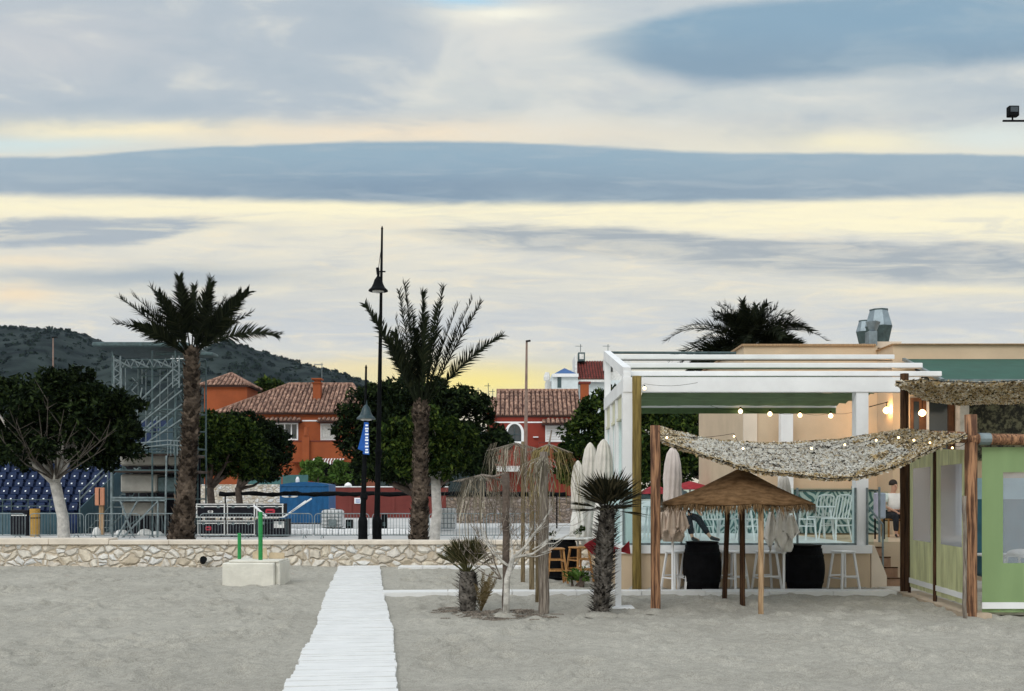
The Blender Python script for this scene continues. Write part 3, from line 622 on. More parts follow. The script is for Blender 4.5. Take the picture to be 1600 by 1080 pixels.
bush('oleander_bush', 490, 730, 77, 16, 18, 2000, .2, MT['leaf_brightish'], 'small green bush at the balcony pillar of the orange house', z0=2)

# ------------------------------------------------------------------ palms
def frond(m, st, az, elev, length, droop, nl=34, ll=.5, w=.0165, rr=.022, t0=.16):
    """feather leaf: drooping midrib with leaflets to both sides"""
    st = Vector(st); d = Vector((math.cos(az)*math.cos(elev), math.sin(az)*math.cos(elev), math.sin(elev))); pts = [st.copy()]; N = 9
    for i in range(N):
        d = (d+Vector((0, 0, -droop/N*(.4+1.2*i/N)))).normalized(); pts.append(pts[-1]+d*length/N)
    m.tube(pts, [rr*(1-.8*i/N) for i in range(N+1)], 4); tw = random.uniform(-1.25, 1.25); S0 = Vector((math.sin(az), -math.cos(az), 0))
    for k in range(nl):
        t = t0+(1-t0)*(k+.5)/nl; u = t*N; i = min(N-1, int(u)); p = pts[i].lerp(pts[i+1], u-i); dd = (pts[i+1]-pts[i]).normalized()
        s0 = (S0-dd*S0.dot(dd)).normalized(); u0 = s0.cross(dd); side = s0*math.cos(tw)+u0*math.sin(tw); upv = side.cross(dd)
        prof = (math.sin(min(1, t*1.15)*math.pi*.82+.32)**.7 if t < .9 else .5)*min(1, .35+(t-t0)*3.2)
        for s in (-1, 1):
            L = ll*max(.25, prof)*random.uniform(.85, 1.12)
            e = (dd*(.50+.45*t)+side*s*(.9-.25*t)+upv*random.uniform(-.1, .75)).normalized()
            q = p+e*L+Vector((0, 0, -L*random.uniform(.02, .16))); mid = p+e*L*.5; wv = e.cross(upv).normalized()*w if e.cross(upv).length > .01 else side*w
            m.add([p-wv*.9, mid-wv*.9, q, mid+wv*.9, p+wv*.9], [(0, 1, 2, 3, 4)])
def palm_trunk(pts, rad, m, n=14):
    m.tube(pts, rad, n, jit=.05)
def stubs(m, pts, rad, per, rings, size, out=.5, up=.8, hw=.35):
    """old leaf bases in a spiral"""
    pts = [Vector(p) for p in pts]; n = len(pts)-1
    for k in range(rings*per):
        t = k/(rings*per); u = t*n; i = min(n-1, int(u)); p = pts[i].lerp(pts[i+1], u-i); r = rad[i]+(rad[i+1]-rad[i])*(u-i)
        a = k*2.39996+random.uniform(-.15, .15); o = Vector((math.cos(a), math.sin(a), 0)); ta = Vector((-math.sin(a), math.cos(a), 0)); s = size*random.uniform(.7, 1.3)
        b = p+o*r*.9; tip = b+o*s*out*random.uniform(.6, 1.3)+Vector((0, 0, s*up*random.uniform(.6, 1.2)))
        m.add([b-ta*s*hw, b+ta*s*hw, b+ta*s*hw*.7+(tip-b)*.6, tip, b-ta*s*hw*.7+(tip-b)*.6, b+o*s*.28+Vector((0, 0, s*.1))], [(0, 5, 4), (5, 1, 2), (5, 2, 3), (5, 3, 4)])
def palm(base, trunk, rad, crown, specs, filler, label, L0, group=None, ll=.5, extra=None, rings=60, stub=.2, t0=.16):
    base = Vector(base); r = thing('palm_tree', base, label, 'palm', group)
    m = MB(); palm_trunk(trunk, rad, m); stubs(m, trunk, rad, 14, rings, stub, out=.5, up=.75, hw=.42); m.build('trunk', MT['palm_bark'], r)
    c = Vector(crown); k = 0
    for (az, el, L, dr) in specs+filler:
        m = MB(); frond(m, c+Vector((math.cos(az)*.1, math.sin(az)*.1, random.uniform(-.1, .1))), az, el, L, dr, nl=int(46*L/L0)+8, ll=ll, t0=t0); m.build('frond', MT['frond'], r)
    return r
def tips(cx, cy, D, lst):                                 # fronds given by where their tips are seen
    out = []
    for (tx, ty, dep, droop) in lst:
        dx = (tx-cx)*D/F; dz = (cy-ty)*D/F; L = math.sqrt(dx*dx+dz*dz+dep*dep); az = math.atan2(dep, dx); el = math.atan2(dz, math.hypot(dx, dep))+droop*.36
        out.append((az, el, L*1.04, droop))
    return out
D = 26.3
sp = tips(298, 542, D, [(184, 489, .2, .5), (205, 462, -.4, .35), (214, 500, .5, .5), (243, 447, .3, .25), (232, 470, -.8, .4), (280, 434, -.3, .15), (292, 440, .6, .2), (322, 430, .2, .1), (340, 455, -.8, .2), (362, 446, .5, .2), (384, 455, -.2, .3), (372, 475, .8, .4), (427, 517, -.1, .75), (300, 445, -1, .2), (262, 455, -1, .25), (330, 450, 1, .2), (350, 490, -1.2, .5), (240, 505, -1.0, .5)])
fl = [(random.uniform(0, 6.28), random.uniform(.7, 1.4), random.uniform(1.3, 1.8), random.uniform(.15, .5)) for _ in range(11)]
tr = [P(281, 870, D), P(283, 838, D), P(288, 800, D), P(296, 700, D), P(300, 620, D), P(299, 545, D)]
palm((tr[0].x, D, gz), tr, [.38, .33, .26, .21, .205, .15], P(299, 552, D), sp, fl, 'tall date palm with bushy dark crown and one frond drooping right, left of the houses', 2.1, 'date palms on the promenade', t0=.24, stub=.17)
sp = tips(658, 636, D, [(566, 492, .2, .45), (583, 505, -.5, .4), (623, 456, .3, .1), (636, 462, -.4, .1), (659, 460, .2, .03), (690, 463, -.3, .05), (680, 480, .6, .1), (734, 472, .3, .15), (748, 486, -.3, .2), (778, 531, .1, .5), (640, 485, .8, .1), (715, 500, -.7, .2), (612, 520, .8, .3)])
fl = [(random.uniform(0, 6.28), random.uniform(1.05, 1.4), random.uniform(1.8, 2.5), random.uniform(.1, .3)) for _ in range(6)]
tr = [P(652, 875, D), P(654, 840, D), P(656, 790, D), P(657, 720, D), P(658, 665, D), P(657, 645, D), P(658, 628, D)]
palm((tr[0].x, D, gz), tr, [.29, .25, .21, .18, .17, .22, .10], P(658, 634, D), sp, fl, 'date palm with thin spread fronds in front of the huge dark tree', 2.4, 'date palms on the promenade', t0=.27, stub=.15)
D = 33
sp = []
for _ in range(78):
    el = random.uniform(-.1, 1.45); sp.append((random.uniform(0, 6.28), el, random.uniform(2.25, 2.8)-.85*math.sin(max(0, el)), random.uniform(1.0, 1.9)))
sp += [(0.1, .7, 3.0, 1.5), (3.1, .7, 3.0, 1.6), (2.95, .25, 2.6, .9), (0.0, .25, 2.5, .9), (.15, .9, 2.6, 1.7), (2.9, .95, 2.6, 1.7)]
tr = [P(1168, 780, D), P(1168, 700, D), P(1168, 620, D), P(1168, 545, D)]
palm((tr[0].x, D, gz), [Vector((tr[0].x, D, gz-.1))]+tr[1:], [.45, .35, .33, .32], P(1168, 548, D), sp, [], 'rounded dense palm crown rising behind the beige building', 2.4, ll=.55, rings=30)

def fan_palm(base, top, rad, label, nleaf, R, matl, stub=.12, rings=26, per=12, elev=(-.2, 1.4), spread=1.0, petiole=.25, name='fan_palm', seg=15, lean=0.0):
    base = Vector(base); top = Vector(top); r = thing(name, base, label, 'palm')
    pts = [base-Vector((0, 0, .1)), base+(top-base)*.33, base+(top-base)*.7, top]; m = MB(); m.tube(pts, rad, 12, jit=.06); stubs(m, pts, rad, per, rings, stub, out=1.0, up=.5, hw=.18); m.build('trunk', MT['stub'], r)
    for k in range(nleaf):
        az = k*2.39996+random.uniform(-.2, .2); el = elev[0]+(elev[1]-elev[0])*((k+.5)/nleaf)**.8
        d = Vector((math.cos(az)*math.cos(el)+lean, math.sin(az)*math.cos(el), math.sin(el))).normalized(); side = d.cross(Vector((0, 0, 1))).normalized() if abs(d.z) < .97 else Vector((1, 0, 0)); up = side.cross(d)
        p0 = top+Vector((0, 0, -.04)); hub = p0+d*R*petiole*random.uniform(.8, 1.3); m = MB(); m.tube([p0, hub], [.012, .007], 4)
        for i in range(seg):
            a = (i/(seg-1)-.5)*2*1.25*spread; e = (d*math.cos(a)+side*math.sin(a)+up*(.12*abs(math.sin(a))+random.uniform(-.04, .08))).normalized(); L = R*(1-petiole)*(.72+.28*math.cos(a))*random.uniform(.85, 1.1)
            wv = e.cross(up).normalized()*R*.028; mid = hub+e*L*.55; tip = hub+e*L+Vector((0, 0, -L*random.uniform(0, .12)))
            m.add([hub, mid-wv, tip, mid+wv], [(0, 1, 2, 3)])
        m.build('leaf', matl, r)
    return r
b = G(938, 958); fan_palm(b, P(950, 792, b.y), [.11, .13, .14, .11], 'dark shaggy fan palm with spiky leaf stubs in front of the terrace corner', 22, .70, MT['fan'], stub=.13, rings=36, per=18, elev=(-.25, 1.25), spread=.62)
b = G(731, 956); fan_palm(b, P(731, 893, b.y), [.10, .14, .15, .11], 'short young fan palm with brown green leaves in the sand left of the dead shrub', 24, .62, MT['fan2'], stub=.10, rings=16, per=14, elev=(.45, 1.35), lean=-.15, spread=.6, petiole=.4)
def plume(name, base, n, L, matl, label, cat, el=(.7, 1.4), ll=.12):
    base = Vector(base); r = thing(name, base, label, cat); m = MB()
    for k in range(n): frond(m, base, random.uniform(0, 6.28), random.uniform(*el), L*random.uniform(.7, 1.1), .35, nl=16, ll=ll, w=.01, rr=.007)
    m.build('fronds', matl, r); return r
b = G(752, 955); plume('palm_seedling', b, 9, .62, MT['dry'], 'small dry palm seedling leaning beside the young fan palm', 'plant')
b = G(903, 916); r = bush('agave_plant', 903, 900, b.y, 20, 12, 60, .05, MT['leaf_brightish'], 'broad leaved green plant on the sand by the wooden stool', 'plant', z0=0)
m = MB()
for k in range(26):
    az = random.uniform(0, 6.28); L = random.uniform(.3, .5); el = random.uniform(.3, 1.2); d = Vector((math.cos(az)*math.cos(el), math.sin(az)*math.cos(el), math.sin(el))); p = Vector((b.x, b.y, .1)); s = d.cross(Vector((0, 0, 1))).normalized()*.055
    m.add([p, p+d*L*.5-s, p+d*L*.5+s, p+d*L+Vector((0, 0, -.06))], [(0, 1, 3, 2)])
m.build('leaf_blades', MT['leaf_brightish'], r)

# dry debris round the palms
m = MB()
for k in range(260):
    c = random.choice([(735, 960), (760, 962), (830, 962), (700, 955), (800, 958)]); p = G(c[0]+random.gauss(0, 14), c[1]+random.gauss(0, 2.2)); a = random.uniform(-.5, .5); L = random.uniform(.05, .22)
    z = sand_h(p.x, p.y)+.01; m.bar((p.x, p.y, z), (p.x+math.cos(a)*L, p.y+math.sin(a)*L, z+random.uniform(0, .03)), .012)
m.build('dry_debris', MT['weathered'], kind='stuff', label='scattered dry twigs and leaf bits on the sand around the small palms', cat='debris')

# ================================================================== DEAD SHRUB, POSTS, STRAW PARASOLS
b = G(790, 962); r = thing('dead_shrub', b, 'bleached leafless shrub with crooked pale branches next to a dark post', 'shrub')
def branch(m, p, d, L, rad, depth, out):
    pts = [p]; q = p.copy(); dd = d.copy(); n = 4
    for i in range(n):
        dd = (dd+Vector((random.uniform(-.28, .28), random.uniform(-.28, .28), random.uniform(-.1, .25)))).normalized(); q = q+dd*L/n; pts.append(q.copy())
    m.tube(pts, [rad*(1-.5*i/n) for i in range(n+1)], 6)
    if depth:
        for k in range(3 if depth > 1 else 4):
            s = pts[random.choice([2, 3, 4])]; nd_ = (dd+Vector((random.uniform(-.9, .9), random.uniform(-.6, .6), random.uniform(-.3, .6)))).normalized(); branch(m, s, nd_, L*random.uniform(.5, .75), rad*.5, depth-1, out)
m = MB(); j1 = P(792, 905, b.y); j2 = P(801, 872, b.y)
m.tube([b-Vector((0, 0, .1)), b+Vector((.01, 0, .2)), j1, j2], [.055, .048, .045, .04], 8, jit=.08); m.build('trunk', MT['dead_wood'], r, smooth=True)
m = MB()
for (sx_, sy_, ex, ey, rd) in [(801, 872, 838, 830, .03), (801, 872, 857, 848, .026), (796, 885, 770, 858, .024), (801, 872, 795, 822, .026), (830, 838, 858, 800, .018), (796, 885, 752, 838, .016), (850, 850, 885, 838, .014), (793, 900, 815, 868, .02), (815, 868, 862, 862, .016)]:
    a = P(sx_, sy_, b.y); e = P(ex, ey, b.y+random.uniform(-.35, .35)); c = a.lerp(e, .5)+Vector((random.uniform(-.04, .04), 0, -.05)); rd *= .82; m.tube([a, c, e], [rd, rd*.75, rd*.4], 6)
    for _ in range(3): branch(m, a.lerp(e, random.uniform(.5, 1)), (e-a).normalized(), random.uniform(.15, .3), rd*.4, 1, 0)
m.build('branches', MT['dead_wood'], r)
b2 = G(750, 930); b2.y = b.y+.4; m = MB()
for (sx_, sy_, ex, ey) in [(783, 905, 745, 850), (783, 905, 735, 880), (770, 880, 740, 822), (783, 905, 760, 835), (775, 890, 722, 852)]:
    a = P(sx_, sy_, b.y+.2); e = P(ex, ey, b.y+random.uniform(-.2, .5)); m.tube([a, a.lerp(e, .5)+Vector((0, 0, -.06)), e], [.014, .01, .004], 5)
    for _ in range(3): branch(m, a.lerp(e, random.uniform(.4, 1)), (e-a).normalized(), .2, .006, 1, 0)
for k in range(46):
    a = P(random.uniform(775, 850), random.uniform(790, 880), b.y+random.uniform(-.1, .5)); branch(m, a, Vector((random.uniform(-1, 1), random.uniform(-.3, .3), random.uniform(-.1, 1))).normalized(), random.uniform(.25, .55), .005, 1, 0)
m.build('thin_branches', MT['weathered'], r)

def post(name, px, pyb, pyt, rad, mt, label, group=None, lean=0.0, n=12, D=None, pxt=None, rtop=None):
    b = G(px, pyb) if D is None else Vector((X(px, D), D, 0)); t = P(pxt or px, pyt, b.y); r = thing(name, b, label, 'post', group); m = MB(); N = 9
    pts = [b-Vector((0, 0, .25))]+[b.lerp(t, i/N)+Vector((random.uniform(-1, 1)*lean, random.uniform(-1, 1)*lean, 0)) for i in range(N+1)]
    rt = rtop or rad; m.tube(pts, [rad]+[rad+(rt-rad)*i/N for i in range(N+1)], n, jit=.05); m.build('pole', mt, r, smooth=True); return r, b, t
def strands(m, hub, R, dz, n, Lr, w=.0058, arc=(0, 6.283), taper=.2):
    """thin strips of straw: over the cone, then hanging from its rim"""
    ph = random.uniform(0, 6)
    for k in range(int(n*.42)):
        a = random.uniform(*arc); q = random.uniform(.35, 1.0)*(1+.12*math.sin(5*a+ph))
        if random.random() < .35+.35*math.sin(3*a+ph): continue
        s0 = q*random.uniform(.2, .9); d = Vector((math.cos(a), math.sin(a), 0)); t = Vector((-d.y, d.x, 0))*w*random.uniform(.5, 1.2)
        p0 = hub+d*R*s0+Vector((0, 0, -dz*s0)); p1 = hub+d*R*q+Vector((0, 0, -dz*q**1.2)); L = random.uniform(*Lr)*random.choice((.5, 1, 1, 1.5))
        p2 = p1+d*L*.16+Vector((random.uniform(-.05, .05), 0, -L*.5)); p3 = p2+d*L*.03+Vector((random.uniform(-.09, .09), random.uniform(-.03, .03), -L*.5))
        for u, v in ((p0, p1), (p1, p2), (p2, p3)): m.quad(u-t, u+t, v+t, v-t)
r, b, t = post('straw_parasol', 790, 960, 740, .055, MT['bark'], 'ragged grey straw parasol on a dark post behind the dead shrub', lean=.012)
tag(r, cat='parasol')
m = MB(); hub = P(752, 742, b.y+.5); strands(m, hub, .48, .10, 560, (.2, .75)); m.build('thatch', MT['straw'], r)
m = MB(); m.tube([t, P(770, 745, b.y+.3), hub], [.02, .018, .015], 6)
for k in range(10): a = k*.628; m.tube([hub, hub+Vector((math.cos(a)*.46, math.sin(a)*.46, -.11))], [.009, .006], 4)
m.build('frame', MT['weathered'], r)
r, b, t = post('straw_parasol', 817, 912, 690, .045, MT['post_olive'], 'taller tattered straw parasol with a long grey fringe in front of the red house', rtop=.035); tag(r, cat='parasol')
m = MB(); hub = P(806, 692, b.y); strands(m, hub, .62, .16, 600, (.25, .85)); strands(m, hub+Vector((-.35, 0, .02)), .2, .05, 150, (.4, .6), arc=(2.2, 4.2)); m.build('thatch', MT['straw'], r)
m = MB()
for k in range(10): a = k*.628; m.tube([hub, hub+Vector((math.cos(a)*.6, math.sin(a)*.6, -.16))], [.009, .006], 4)
m.build('frame', MT['weathered'], r)
r, b, t = post('straw_parasol', 841, 944, 700, .05, MT['post_olive'], 'straw parasol with golden brown fringe between two weathered posts', rtop=.04); tag(r, cat='parasol')
m = MB(); hub = P(858, 694, b.y); strands(m, hub, .42, .16, 520, (.2, .85)); m.build('thatch', MT['straw_gold'], r)
m = MB(); m.tube([P(858, 712, b.y), hub, P(862, 672, b.y)], [.02, .018, .01], 6)
for k in range(10): a = k*.628; m.tube([hub, hub+Vector((math.cos(a)*.4, math.sin(a)*.4, -.15))], [.009, .006], 4)
m.build('frame', MT['weathered'], r)
post('wooden_post', 831, 927, 740, .05, MT['post_olive'], 'plain tan post beside the golden straw parasol', rtop=.045)
r, b, t = post('wooden_post', 850, 958, 706, .085, MT['weathered'], 'thick cracked grey post right of the dead shrub', lean=.012, rtop=.06)
m = MB(); strands(m, t+Vector((0, 0, -.05)), .5, .2, 260, (.1, .6), arc=(2.6, 5.6)); m.build('hanging_straw', MT['straw'], r)
post('wooden_post', 995, 922, 588, .088, MT['olive'], 'tall mossy yellow post at the white pergola corner', group='net posts')
post('wooden_post', 1024, 953, 665, .078, MT['timber'], 'reddish split post carrying the left end of the sagging net', group='net posts', lean=.004)
post('wooden_post', 1413, 928, 584, .075, MT['timber_dark'], 'tall dark post between the terrace steps and the sheer side curtain', group='net posts')
post('wooden_post', 1517, 963, 648, .088, MT['timber'], 'stout reddish post at the corner of the green curtain tent', group='net posts')
post('wooden_post', 1507, 966, 775, .028, MT['weathered'], 'thin rough stake leaning against the stout reddish corner post', lean=.008)

# brown umbrella and its two companions' posts
r, b, t = post('thatch_umbrella', 1160, 948, 745, .045, MT['timber_dark'], 'wide brown hessian umbrella with fringed rim on a dark post', lean=.004); tag(r, cat='umbrella')
c = Vector((X(1152, b.y), b.y, 0)); apz = Z(733, b.y); rimz = Z(787, b.y-.9); R = 1.22; n = 48; m = MB(); vs = []; rings = [0, .04, .25, .5, .75, 1.0]
for q in rings:
    for k in range(n):
        a = 2*math.pi*k/n; sag = .035*abs(math.sin(a*4))*q*q; rr = R*q*(1+.02*math.sin(a*8)); vs.append((c.x+math.cos(a)*rr+.06*(1-q), c.y+math.sin(a)*rr, apz+(rimz-apz)*q**1.05-.04*math.sin(q*3.1)-sag+random.uniform(-.006, .006)))
m.add(vs, [(i*n+k, i*n+(k+1) % n, (i+1)*n+(k+1) % n, (i+1)*n+k) for i in range(len(rings)-1) for k in range(n)]); can = m.build('canopy', MT['hessian'], r, smooth=True)
md = can.modifiers.new('thick', 'SOLIDIFY'); md.thickness = .02
m = MB()
for k in range(1500):
    a = random.uniform(0, 6.283); d = Vector((math.cos(a), math.sin(a), 0)); tt = Vector((-d.y, d.x, 0))*.006; q = random.uniform(.97, 1.01)
    p = Vector((c.x, c.y, rimz))+d*R*q-Vector((0, 0, .035*abs(math.sin(a*4)))); L = random.uniform(.03, .14)*(1.8 if random.random() < .1 else 1); e = p+d*L*.25+Vector((random.uniform(-.02, .02), 0, -L)); m.quad(p-tt, p+tt, e+tt*.5, e-tt*.5)
m.build('fringe', mat('fringe_straw', (.12, .07, .03), .95, .3, 8, island=.6), can)
m = MB()
for k in range(8):
    a = k*math.pi/4+.2; m.tube([(c.x+.05, c.y, apz-.09), (c.x+math.cos(a)*R*.95, c.y+math.sin(a)*R*.95, rimz+.0)], [.014, .012], 5)
m.build('rib', MT['timber_dark'], r)
post('wooden_post', 1132, 935, 796, .045, MT['timber_dark'], 'dark post behind the brown umbrella, left of its own', lean=.004, pxt=1137)
post('wooden_post', 1189, 961, 783, .042, MT['timber_light'], 'pale tan post standing in front of the brown umbrella', lean=.003)

# ================================================================== CAMOUFLAGE NETS
def poly(pts, t):
    L = [0]
    for a, b_ in zip(pts, pts[1:]): L.append(L[-1]+abs(b_[0]-a[0]))
    u = t*L[-1]
    for i in range(len(pts)-1):
        if u <= L[i+1]+1e-9: f = (u-L[i])/(L[i+1]-L[i]); return pts[i][0]+(pts[i+1][0]-pts[i][0])*f, pts[i][1]+(pts[i+1][1]-pts[i][1])*f
    return pts[-1]
def net(label, near, Dn, far, Df, nflap, sagmid, cords=True, flap=.036, brown=False):
    p0 = P(poly(near, 0)[0], poly(near, 0)[1], Dn[0]); r = thing('camouflage_net', p0, label, 'net')
    def S_(u, v):
        a = poly(near, u); b_ = poly(far, u); pa = P(a[0], a[1], Dn[0]+(Dn[1]-Dn[0])*u); pb = P(b_[0], b_[1], Df[0]+(Df[1]-Df[0])*u); p = pa.lerp(pb, v)
        p.z -= sagmid*math.sin(math.pi*v)*math.sin(math.pi*u)-.03*noise.noise((p.x*1.7, p.y*2, 0)); return p
    m = MB(); mb = MB()
    for k in range(nflap):
        u = random.random(); v = random.random()**(1.0); p = S_(u, v)
        if noise.noise((p.x*5, p.y*5, 3.3)) > .42: continue
        s = flap*random.uniform(.5, 1.35); a = Vector((random.gauss(0, 1), random.gauss(0, 1), random.gauss(0, .7))).normalized(); b_ = a.cross(Vector((random.gauss(0, 1), random.gauss(0, 1), random.gauss(0, 1)))).normalized()
        p = p+Vector((0, 0, random.uniform(-.045, .012)))
        e_ = brown or v < .10+.10*noise.noise((p.x*3, 0, 0)) or v > .95 or u < .10+.1*noise.noise((0, p.y*5, p.x*4)) or u > .80+.2*noise.noise((p.y*3, p.x*3, 1))
        (mb if e_ else m).quad(p-a*s, p+b_*s*.6, p+a*s, p-b_*s*.6)
    if m.f: m.build('scrim', MT['net'], r)
    mb.build('brown_scrim', MT['net_brown'], r)
    m = MB(); NU = 60; NV = 12
    for i in range(NU+1): m.tube([S_(i/NU, j/8) for j in range(9)], .004, 3, cap=False)
    for j in range(NV+1): m.tube([S_(i/40, j/NV) for i in range(41)], .008 if j in (0, NV) else .004, 3, cap=False)
    m.build('mesh_cord', MT['black_metal'], r)
    return r, S_
near = [(1032, 686), (1065, 700), (1100, 712), (1150, 728), (1200, 738), (1245, 744), (1290, 747), (1340, 746), (1372, 739), (1400, 729), (1450, 706), (1512, 678)]
far = [(1032, 667), (1080, 680), (1130, 689), (1190, 692), (1250, 691), (1310, 686), (1350, 680), (1413, 671)]
net('long camouflage net sagging between the reddish posts over the brown umbrella', near, (15.25, 14.3), far, (17.0, 17.6), 56000, .02, flap=.031)
near = [(1400, 597), (1440, 592), (1480, 598), (1540, 597), (1700, 594)]; far = [(1412, 606), (1450, 624), (1500, 630), (1560, 628), (1690, 622)]
net('camouflage net stretched over the curtain tent below the dark green awning', near, (15.3, 14.9), far, (18.6, 18.6), 36000, .03, flap=.034, brown=True)
# ragged grey fringe tied to the pergola beam by the dark post
# ================================================================== STRING LIGHTS
def lights(label, pts, bulbs, rad=.033, mt='bulb', bl=None):
    p0 = pts[0]; r = thing('string_light', p0, label, 'lights', 'string lights of the beach bar'); m = MB(); full = []
    for a, b_ in zip(pts, pts[1:]):
        for i in range(6): t = i/6; q = a.lerp(b_, t); q.z -= .05*math.sin(math.pi*t); full.append(q)
    full.append(pts[-1]); m.tube(full, .0035, 4, cap=False); m.build('cable', MT['black_metal'], r)
    for p in bulbs:
        m = MB(); rs_ = rad*random.uniform(.9, 1.1); m.lathe((p.x, p.y, p.z), [(rs_*math.sin(t*math.pi/8), -rs_*math.cos(t*math.pi/8)) for t in range(1, 8)]+[(rs_*.35, rs_*1.2)], 10); m.build('bulb', MT[mt], r, smooth=True)
        m = MB(); m.lathe((p.x, p.y, p.z+rs_*1.1), [(rs_*.45, 0), (rs_*.45, rs_*.9)], 8); m.build('socket', MT['black_metal'], r)
    return r
bp = [P(x, y, 18.95) for x, y in ((1007, 607), )]
lights('single lit bulb cable on the pergola beam near the mossy post', [P(996, 596, 18.6), P(1007, 600, 18.55), P(1090, 598, 18.6)], [P(1007, 607, 18.55)], .03)
D = 21.3; bb = [P(x, y, D) for x, y in ((1157, 643), (1203, 647), (1250, 649), (1298, 650))]
lights('row of four lit bulbs under the back edge of the green pergola roof', [P(1110, 634, D)]+[q+Vector((0, 0, .06)) for q in bb]+[P(1345, 640, D)], bb, .052)
nb = [(1042, 684), (1147, 682), (1161, 701), (1268, 701), (1320, 695), (1369, 688), (1404, 684), (1428, 688), (1453, 692), (1488, 700)]
bb = [P(x, y, 14.95+(1-(x-1040)/450)*.3-.35) for x, y in nb]
lights('string of small lit bulbs running along the sagging camouflage net', [P(1028, 672, 15.2)]+[q+Vector((0, 0, .045)) for q in bb]+[P(1512, 690, 14.3)], bb, .017)

# ================================================================== STREET LAMPS
def lamp(px, D, pyt, py_bell, bellr, label, ptx=None, cable=False):
    b = Vector((X(px, D), D, gz)); r = thing('street_lamp', b, label, 'street lamp', 'black bell lamps on the promenade'); m = MB(); top = P(ptx or px, pyt, D); mid = b.lerp(top, .5)
    m.lathe(b, [(.17, 0), (.17, .12), (.13, .2), (.13, 1.0), (.10, 1.1)], 12)
    m.tube([b+Vector((0, 0, 1.0)), mid, top], [.085, .06, .028], 10); m.lathe(b.lerp(top, .32), [(.09, -.08), (.11, 0), (.09, .08)], 12)
    m.lathe(top, [(.028, 0), (.034, .03), (.01, .1)], 8); m.build('pole', MT['black_metal'], r)
    c = P((ptx or px)-(6 if cable else 0), py_bell, D); m = MB(); R = bellr
    m.lathe(c, [(R, 0), (R*.98, .03*R/.3), (R*.70, .11*R/.3), (R*.52, .22*R/.3), (R*.40, .34*R/.3), (R*.22, .42*R/.3), (R*.14, .46*R/.3), (R*.1, .60*R/.3)], 24); sh = m.build('lamp_shade', MT['black_metal' if cable else 'dark_green_metal'], r, smooth=False)
    m = MB(); m.lathe(c-Vector((0, 0, .045)), [(R*.35, 0), (R*.6, .02), (R*.6, .044)], 16); m.build('lens', MT['white_dirty'], sh)
    if cable: m = MB(); m.tube([c+Vector((0, 0, R*2.2)), P((ptx or px), pyt+20, D)], .008, 4); m.tube([c+Vector((0, 0, R*1.7)), c+Vector((-.02, 0, R*2.4))], .045, 6); m.tube([c+Vector((0, 0, R*2.0)), c+Vector((.2, 0, R*2.0))], .02, 6); m.build('stay', MT['black_metal'], r)
    return r
lamp(589, 26.6, 359, 455, .27, 'tall black lamp post with a bell lamp high against the sky', ptx=597, cable=True)
lamp(567, 26.2, 576, 655, .26, 'shorter black lamp post with a low dark bell shade and a blue banner', ptx=572)
m = MB(); D = 26.1; a = [(567, 662), (577, 662), (578, 688), (577, 711), (568, 710), (560, 703), (564, 680)]
m = MB(); m.prism([(X(x, D), Z(y, D)) for x, y in [(570, 660), (577, 661), (578, 711), (568, 710)]], D-.13, D-.12); fl_ = thing('street_banner', P(572, 712, D), 'narrow blue banner with white lettering hanging below the low bell lamp', 'banner'); m.build('print_side', MT['blue_flag'], fl_)
m = MB(); m.prism([(X(x, D), Z(y, D)) for x, y in [(569.8, 664), (569.8, 706), (560, 702), (565, 684)]], D-.115, D-.105); m.build('fold', MT['blue_flag'], fl_)
m = MB()
for i, y in enumerate([664, 669, 673, 678, 683, 687, 692, 697, 702, 706]):
    w = 5.5 if i % 2 else 4.2; m.box(X(574.2-w/2, D), X(574.2+w/2, D), D-.136, D-.131, Z(y+2.6, D), Z(y, D))
m.build('lettering', MT['white_mark'], fl_)
def thin_lamp(px, D, pyt, label, pyb=None, rad=.07, lean=0):
    b = Vector((X(px, D), D, gz)); t = P(px+lean, pyt, D); r = thing('street_lamp', b, label, 'street lamp'); m = MB(); m.tube([b, b.lerp(t, .6), t], [rad*1.3, rad*.8, rad*.5], 8); m.build('pole', mat('painted_steel_pole', (.22, .15, .12), .6, .2, 3), r)
    m = MB(); m.bar(t+Vector((-.05*D/50, 0, .02)), t+Vector((.2*D/50, 0, .06)), .16*D/60, .1); m.build('lamp_head', MT['black_metal'], r)
thin_lamp(820, 62, 534, 'slim distant lamp post in front of the red house roof', rad=.13, lean=3)
thin_lamp(83, 90, 528, 'faint slim lamp post above the left tree crown in front of the hill', rad=.12)
# floodlight reaching in at the upper right
D = 24.0; r = thing('floodlight_mast', (X(1655, D), D, 5.4), 'small black floodlight on a thin cross bar at the upper right edge', 'floodlight')
m = MB(); m.tube([(X(1655, D), D, 5.4), (X(1655, D), D, Z(150, D))], [.07, .05], 8); m.tube([P(1567, 189, D), P(1720, 189, D)], .027, 6); m.build('mast', MT['black_metal'], r)
m = MB(); m.bbox(X(1574, D), X(1590, D), D-.09, D+.06, Z(183, D), Z(167, D), .012); fd = m.build('lamp_housing', MT['black_metal'], r)
m = MB(); m.box(X(1576, D), X(1588, D), D-.095, D-.091, Z(177, D), Z(169, D)); m.build('lens', MT['dark_glass'], fd); m = MB(); m.bar(P(1582, 183, D), P(1582, 189, D), .03); m.build('bracket', MT['black_metal'], r)

